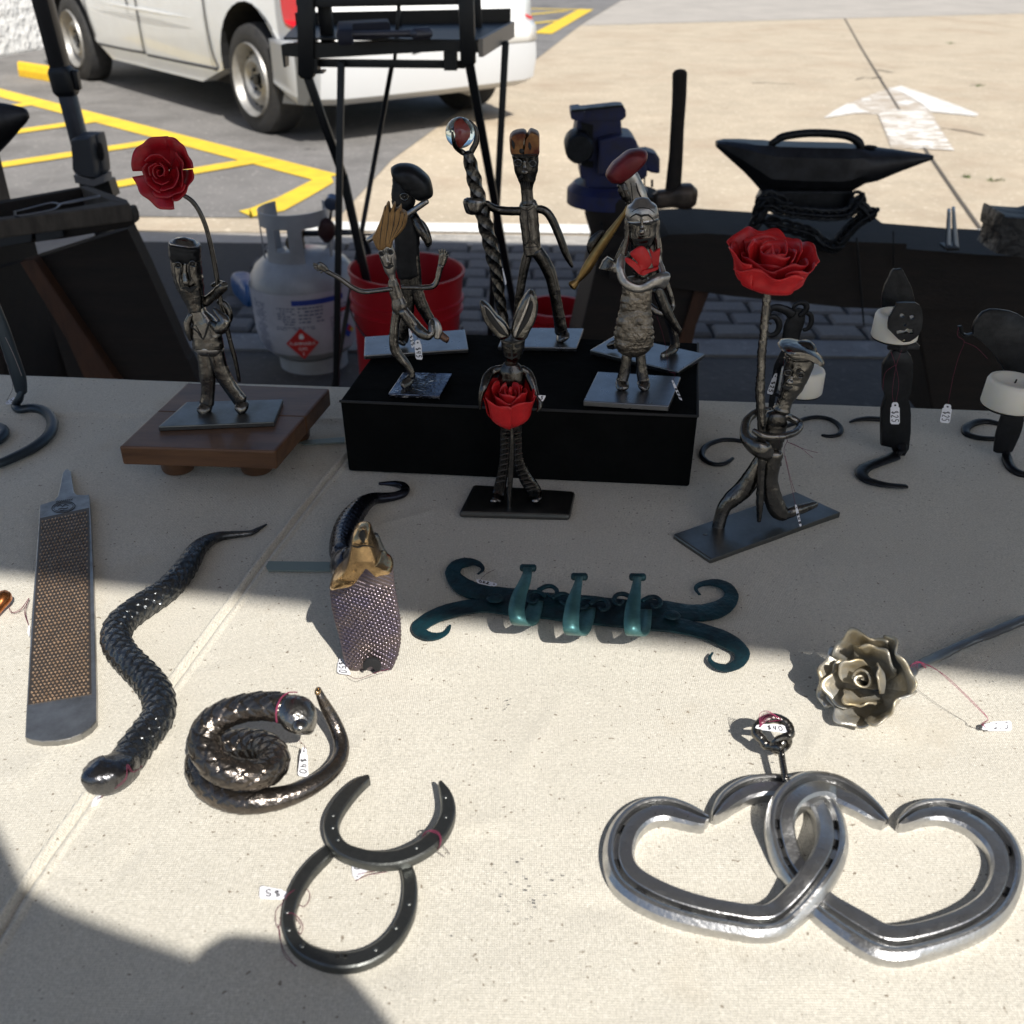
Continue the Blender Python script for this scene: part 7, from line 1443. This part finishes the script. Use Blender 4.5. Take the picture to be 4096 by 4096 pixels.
# right way up: the text runs away from the hole
for k in range(5): thread(t, [tz('Q', 797, 118, .024), tz('Q', 795+k*8, 60+k*6, .026), tz('Q', 830+k*10, 48+k*7, .030), tz('Q', 870+k*4, 75+k*3, .026), tz('Q', 860-k*8, 92, .022)], MATS['bright burgundy thread'])
thread(t, [tz('Q', 830, 195, .004), tz('Q', 850, 202, .006), tz('Q', 858, 188, .014)], MATS['bright burgundy thread'])
t = tag('price tag reading $5 at the left of the nearer horseshoe', [tz('P', 375, 1105, .003), tz('P', 380, 1040, .003), tz('P', 165, 1000, .004), tz('P', 160, 1095, .004)], '$5', t0=.25, t1=.85, w0=.25, w1=.8, hole=False, rot=0)
for P in ([(350,1085),(400,1040),(470,1010),(525,1040),(530,1100),(490,1152),(455,1140)], [(330,1130),(285,1180),(280,1260),(300,1310),(318,1250),(330,1130),(360,1090)], [(310,1240),(380,1200),(440,1225),(480,1290),(470,1350),(450,1340),(465,1290),(430,1240)], [(310,1320),(320,1420),(340,1500),(380,1550),(438,1590)], [(300,1290),(315,1400),(350,1490),(400,1555),(425,1595)]):
    thread(t, [tz('P', x, y, .008 if 330 < x < 460 else .003) for x, y in P])
t = tag('price tag half under the upper horseshoe', [tz('P', 850, 955, .003), tz('P', 905, 945, .003), tz('P', 990, 850, .003), tz('P', 840, 845, .003)], '5', t0=.6, t1=.95, hole=True)
thread(t, [tz('P', 885, 915, .004), tz('P', 960, 900, .004), tz('P', 1080, 882, .006), tz('P', 1240, 838, .009)]); thread(t, [tz('P', 870, 965, .004), tz('P', 960, 920, .004), tz('P', 1100, 895, .006), tz('P', 1240, 842, .009)])
for k in range(4): thread(t, [tz('P', 1350+k*12, 665-k*10, .006), tz('P', 1375+k*6, 610-k*4, .0135), tz('P', 1430, 588+k*5, .0145), tz('P', 1485, 610+k*8, .0145), tz('P', 1498-k*4, 680+k*10, .013), tz('P', 1440+k*5, 750, .005)])
thread(t, [tz('P', 1490, 690, .012), tz('P', 1530, 720, .005), tz('P', 1562, 768, .004)], threadb); thread(t, [tz('P', 1450, 735, .008), tz('P', 1490, 760, .005), tz('P', 1525, 788, .004)], threadb)
t = tag('clear sleeved price tag under the long snake\'s head', [tz('L', 485, 1790, .003), tz('L', 530, 1780, .003), tz('L', 500, 1830, .003), tz('L', 470, 1838, .003)], '')
for k in range(2): thread(t, [tz('L', 500, 1800, .004), tz('L', 640, 1700+k*10, .020), tz('L', 655, 1620+k*12, .024), tz('L', 690-k*8, 1660, .018), tz('L', 740, 1620, .006)])
t = tag('price tag corner between the rasp and the copper ornament', cc_('L', Tl(.003), [(146,905),(156,905),(152,965),(142,945)]), '', hole=False)
for k in range(2): thread(t, [tz('L', 45, 810, .010), tz('L', 60+k*8, 838, .004), tz('L', 110, 815+k*6, .004), tz('L', 150, 762, .004), tz('L', 125+k*6, 830, .004), tz('L', 148, 905, .003)])

# ------------------------------------------------------------------ the photographer (behind the camera, shades the near left corner)
def back(p, h): return Vector((p.x + SX*h, p.y - SY*h, TZ + h))
f = thing('person', 'person in a blue shirt standing at the near side of the table', 'person', Vector((-.02,-.30,0)))
sk = [('pelvis', (-.04,-.40,.98), .12), ('belly', (-.04,-.40,1.12), .12), ('chest', (-.03,-.375,1.26), .115), ('neck', (-.03,-.300,1.37), .05), ('head0', (-.05,-.285,1.45), .078), ('head1', (-.06,-.28,1.53), .088),
      ('shL', (-.20,-.33,1.33), .05), ('elL', (-.27,-.22,1.14), .04), ('wrL', (-.10,-.10,1.13), .028), ('haL', (-.06,-.085,1.14), .025), ('trR', (.045,-.290,1.360), .056), ('shR', (.125,-.316,1.355), .052), ('elR', (.212,-.300,1.35), .020), ('wrR', (.10,-.12,1.17), .028), ('haR', (.045,-.085,1.14), .025),
      ('hpL', (-.12,-.40,.90), .09), ('knL', (-.12,-.38,.50), .065), ('anL', (-.12,-.41,.09), .045), ('toL', (-.12,-.30,.04), .035), ('hpR', (.05,-.40,.90), .09), ('knR', (.05,-.38,.50), .065), ('anR', (.05,-.41,.09), .045), ('toR', (.05,-.30,.04), .035)]
ix = {s[0]: i for i, s in enumerate(sk)}
ed = [('pelvis','belly'),('belly','chest'),('chest','neck'),('neck','head0'),('head0','head1'),('chest','shL'),('shL','elL'),('elL','wrL'),('wrL','haL'),('neck','trR'),('trR','shR'),('shR','elR'),('elR','wrR'),('wrR','haR'),('pelvis','hpL'),('hpL','knL'),('knL','anL'),('anL','toL'),('pelvis','hpR'),('hpR','knR'),('knR','anR'),('anR','toR')]
me = bpy.data.meshes.new('body'); fo = Vector(f['o']); me.from_pydata([Vector(s[1])-fo for s in sk], [(ix[a], ix[b_]) for a, b_ in ed], []); me.materials.append(shirt)
ob = bpy.data.objects.new('body', me); COL.objects.link(ob); ob.parent = f; ob['o'] = f['o']
bm = bmesh.new(); bm.from_mesh(me); bm.verts.layers.skin.verify(); bm.to_mesh(me); bm.free()
for i, s in enumerate(sk): me.skin_vertices[0].data[i].radius = (s[2], s[2]); me.skin_vertices[0].data[i].use_root = (i == 0)
ob.modifiers.new('skin', 'SKIN').use_smooth_shade = True; q = ob.modifiers.new('s', 'SUBSURF'); q.levels = 2; q.render_levels = 2
mb = MB(); ball(mb, Vector((-.06,-.285,1.545)), .095, (1,1.1,1.1), 12); mk('hair', mb, hairm, f)
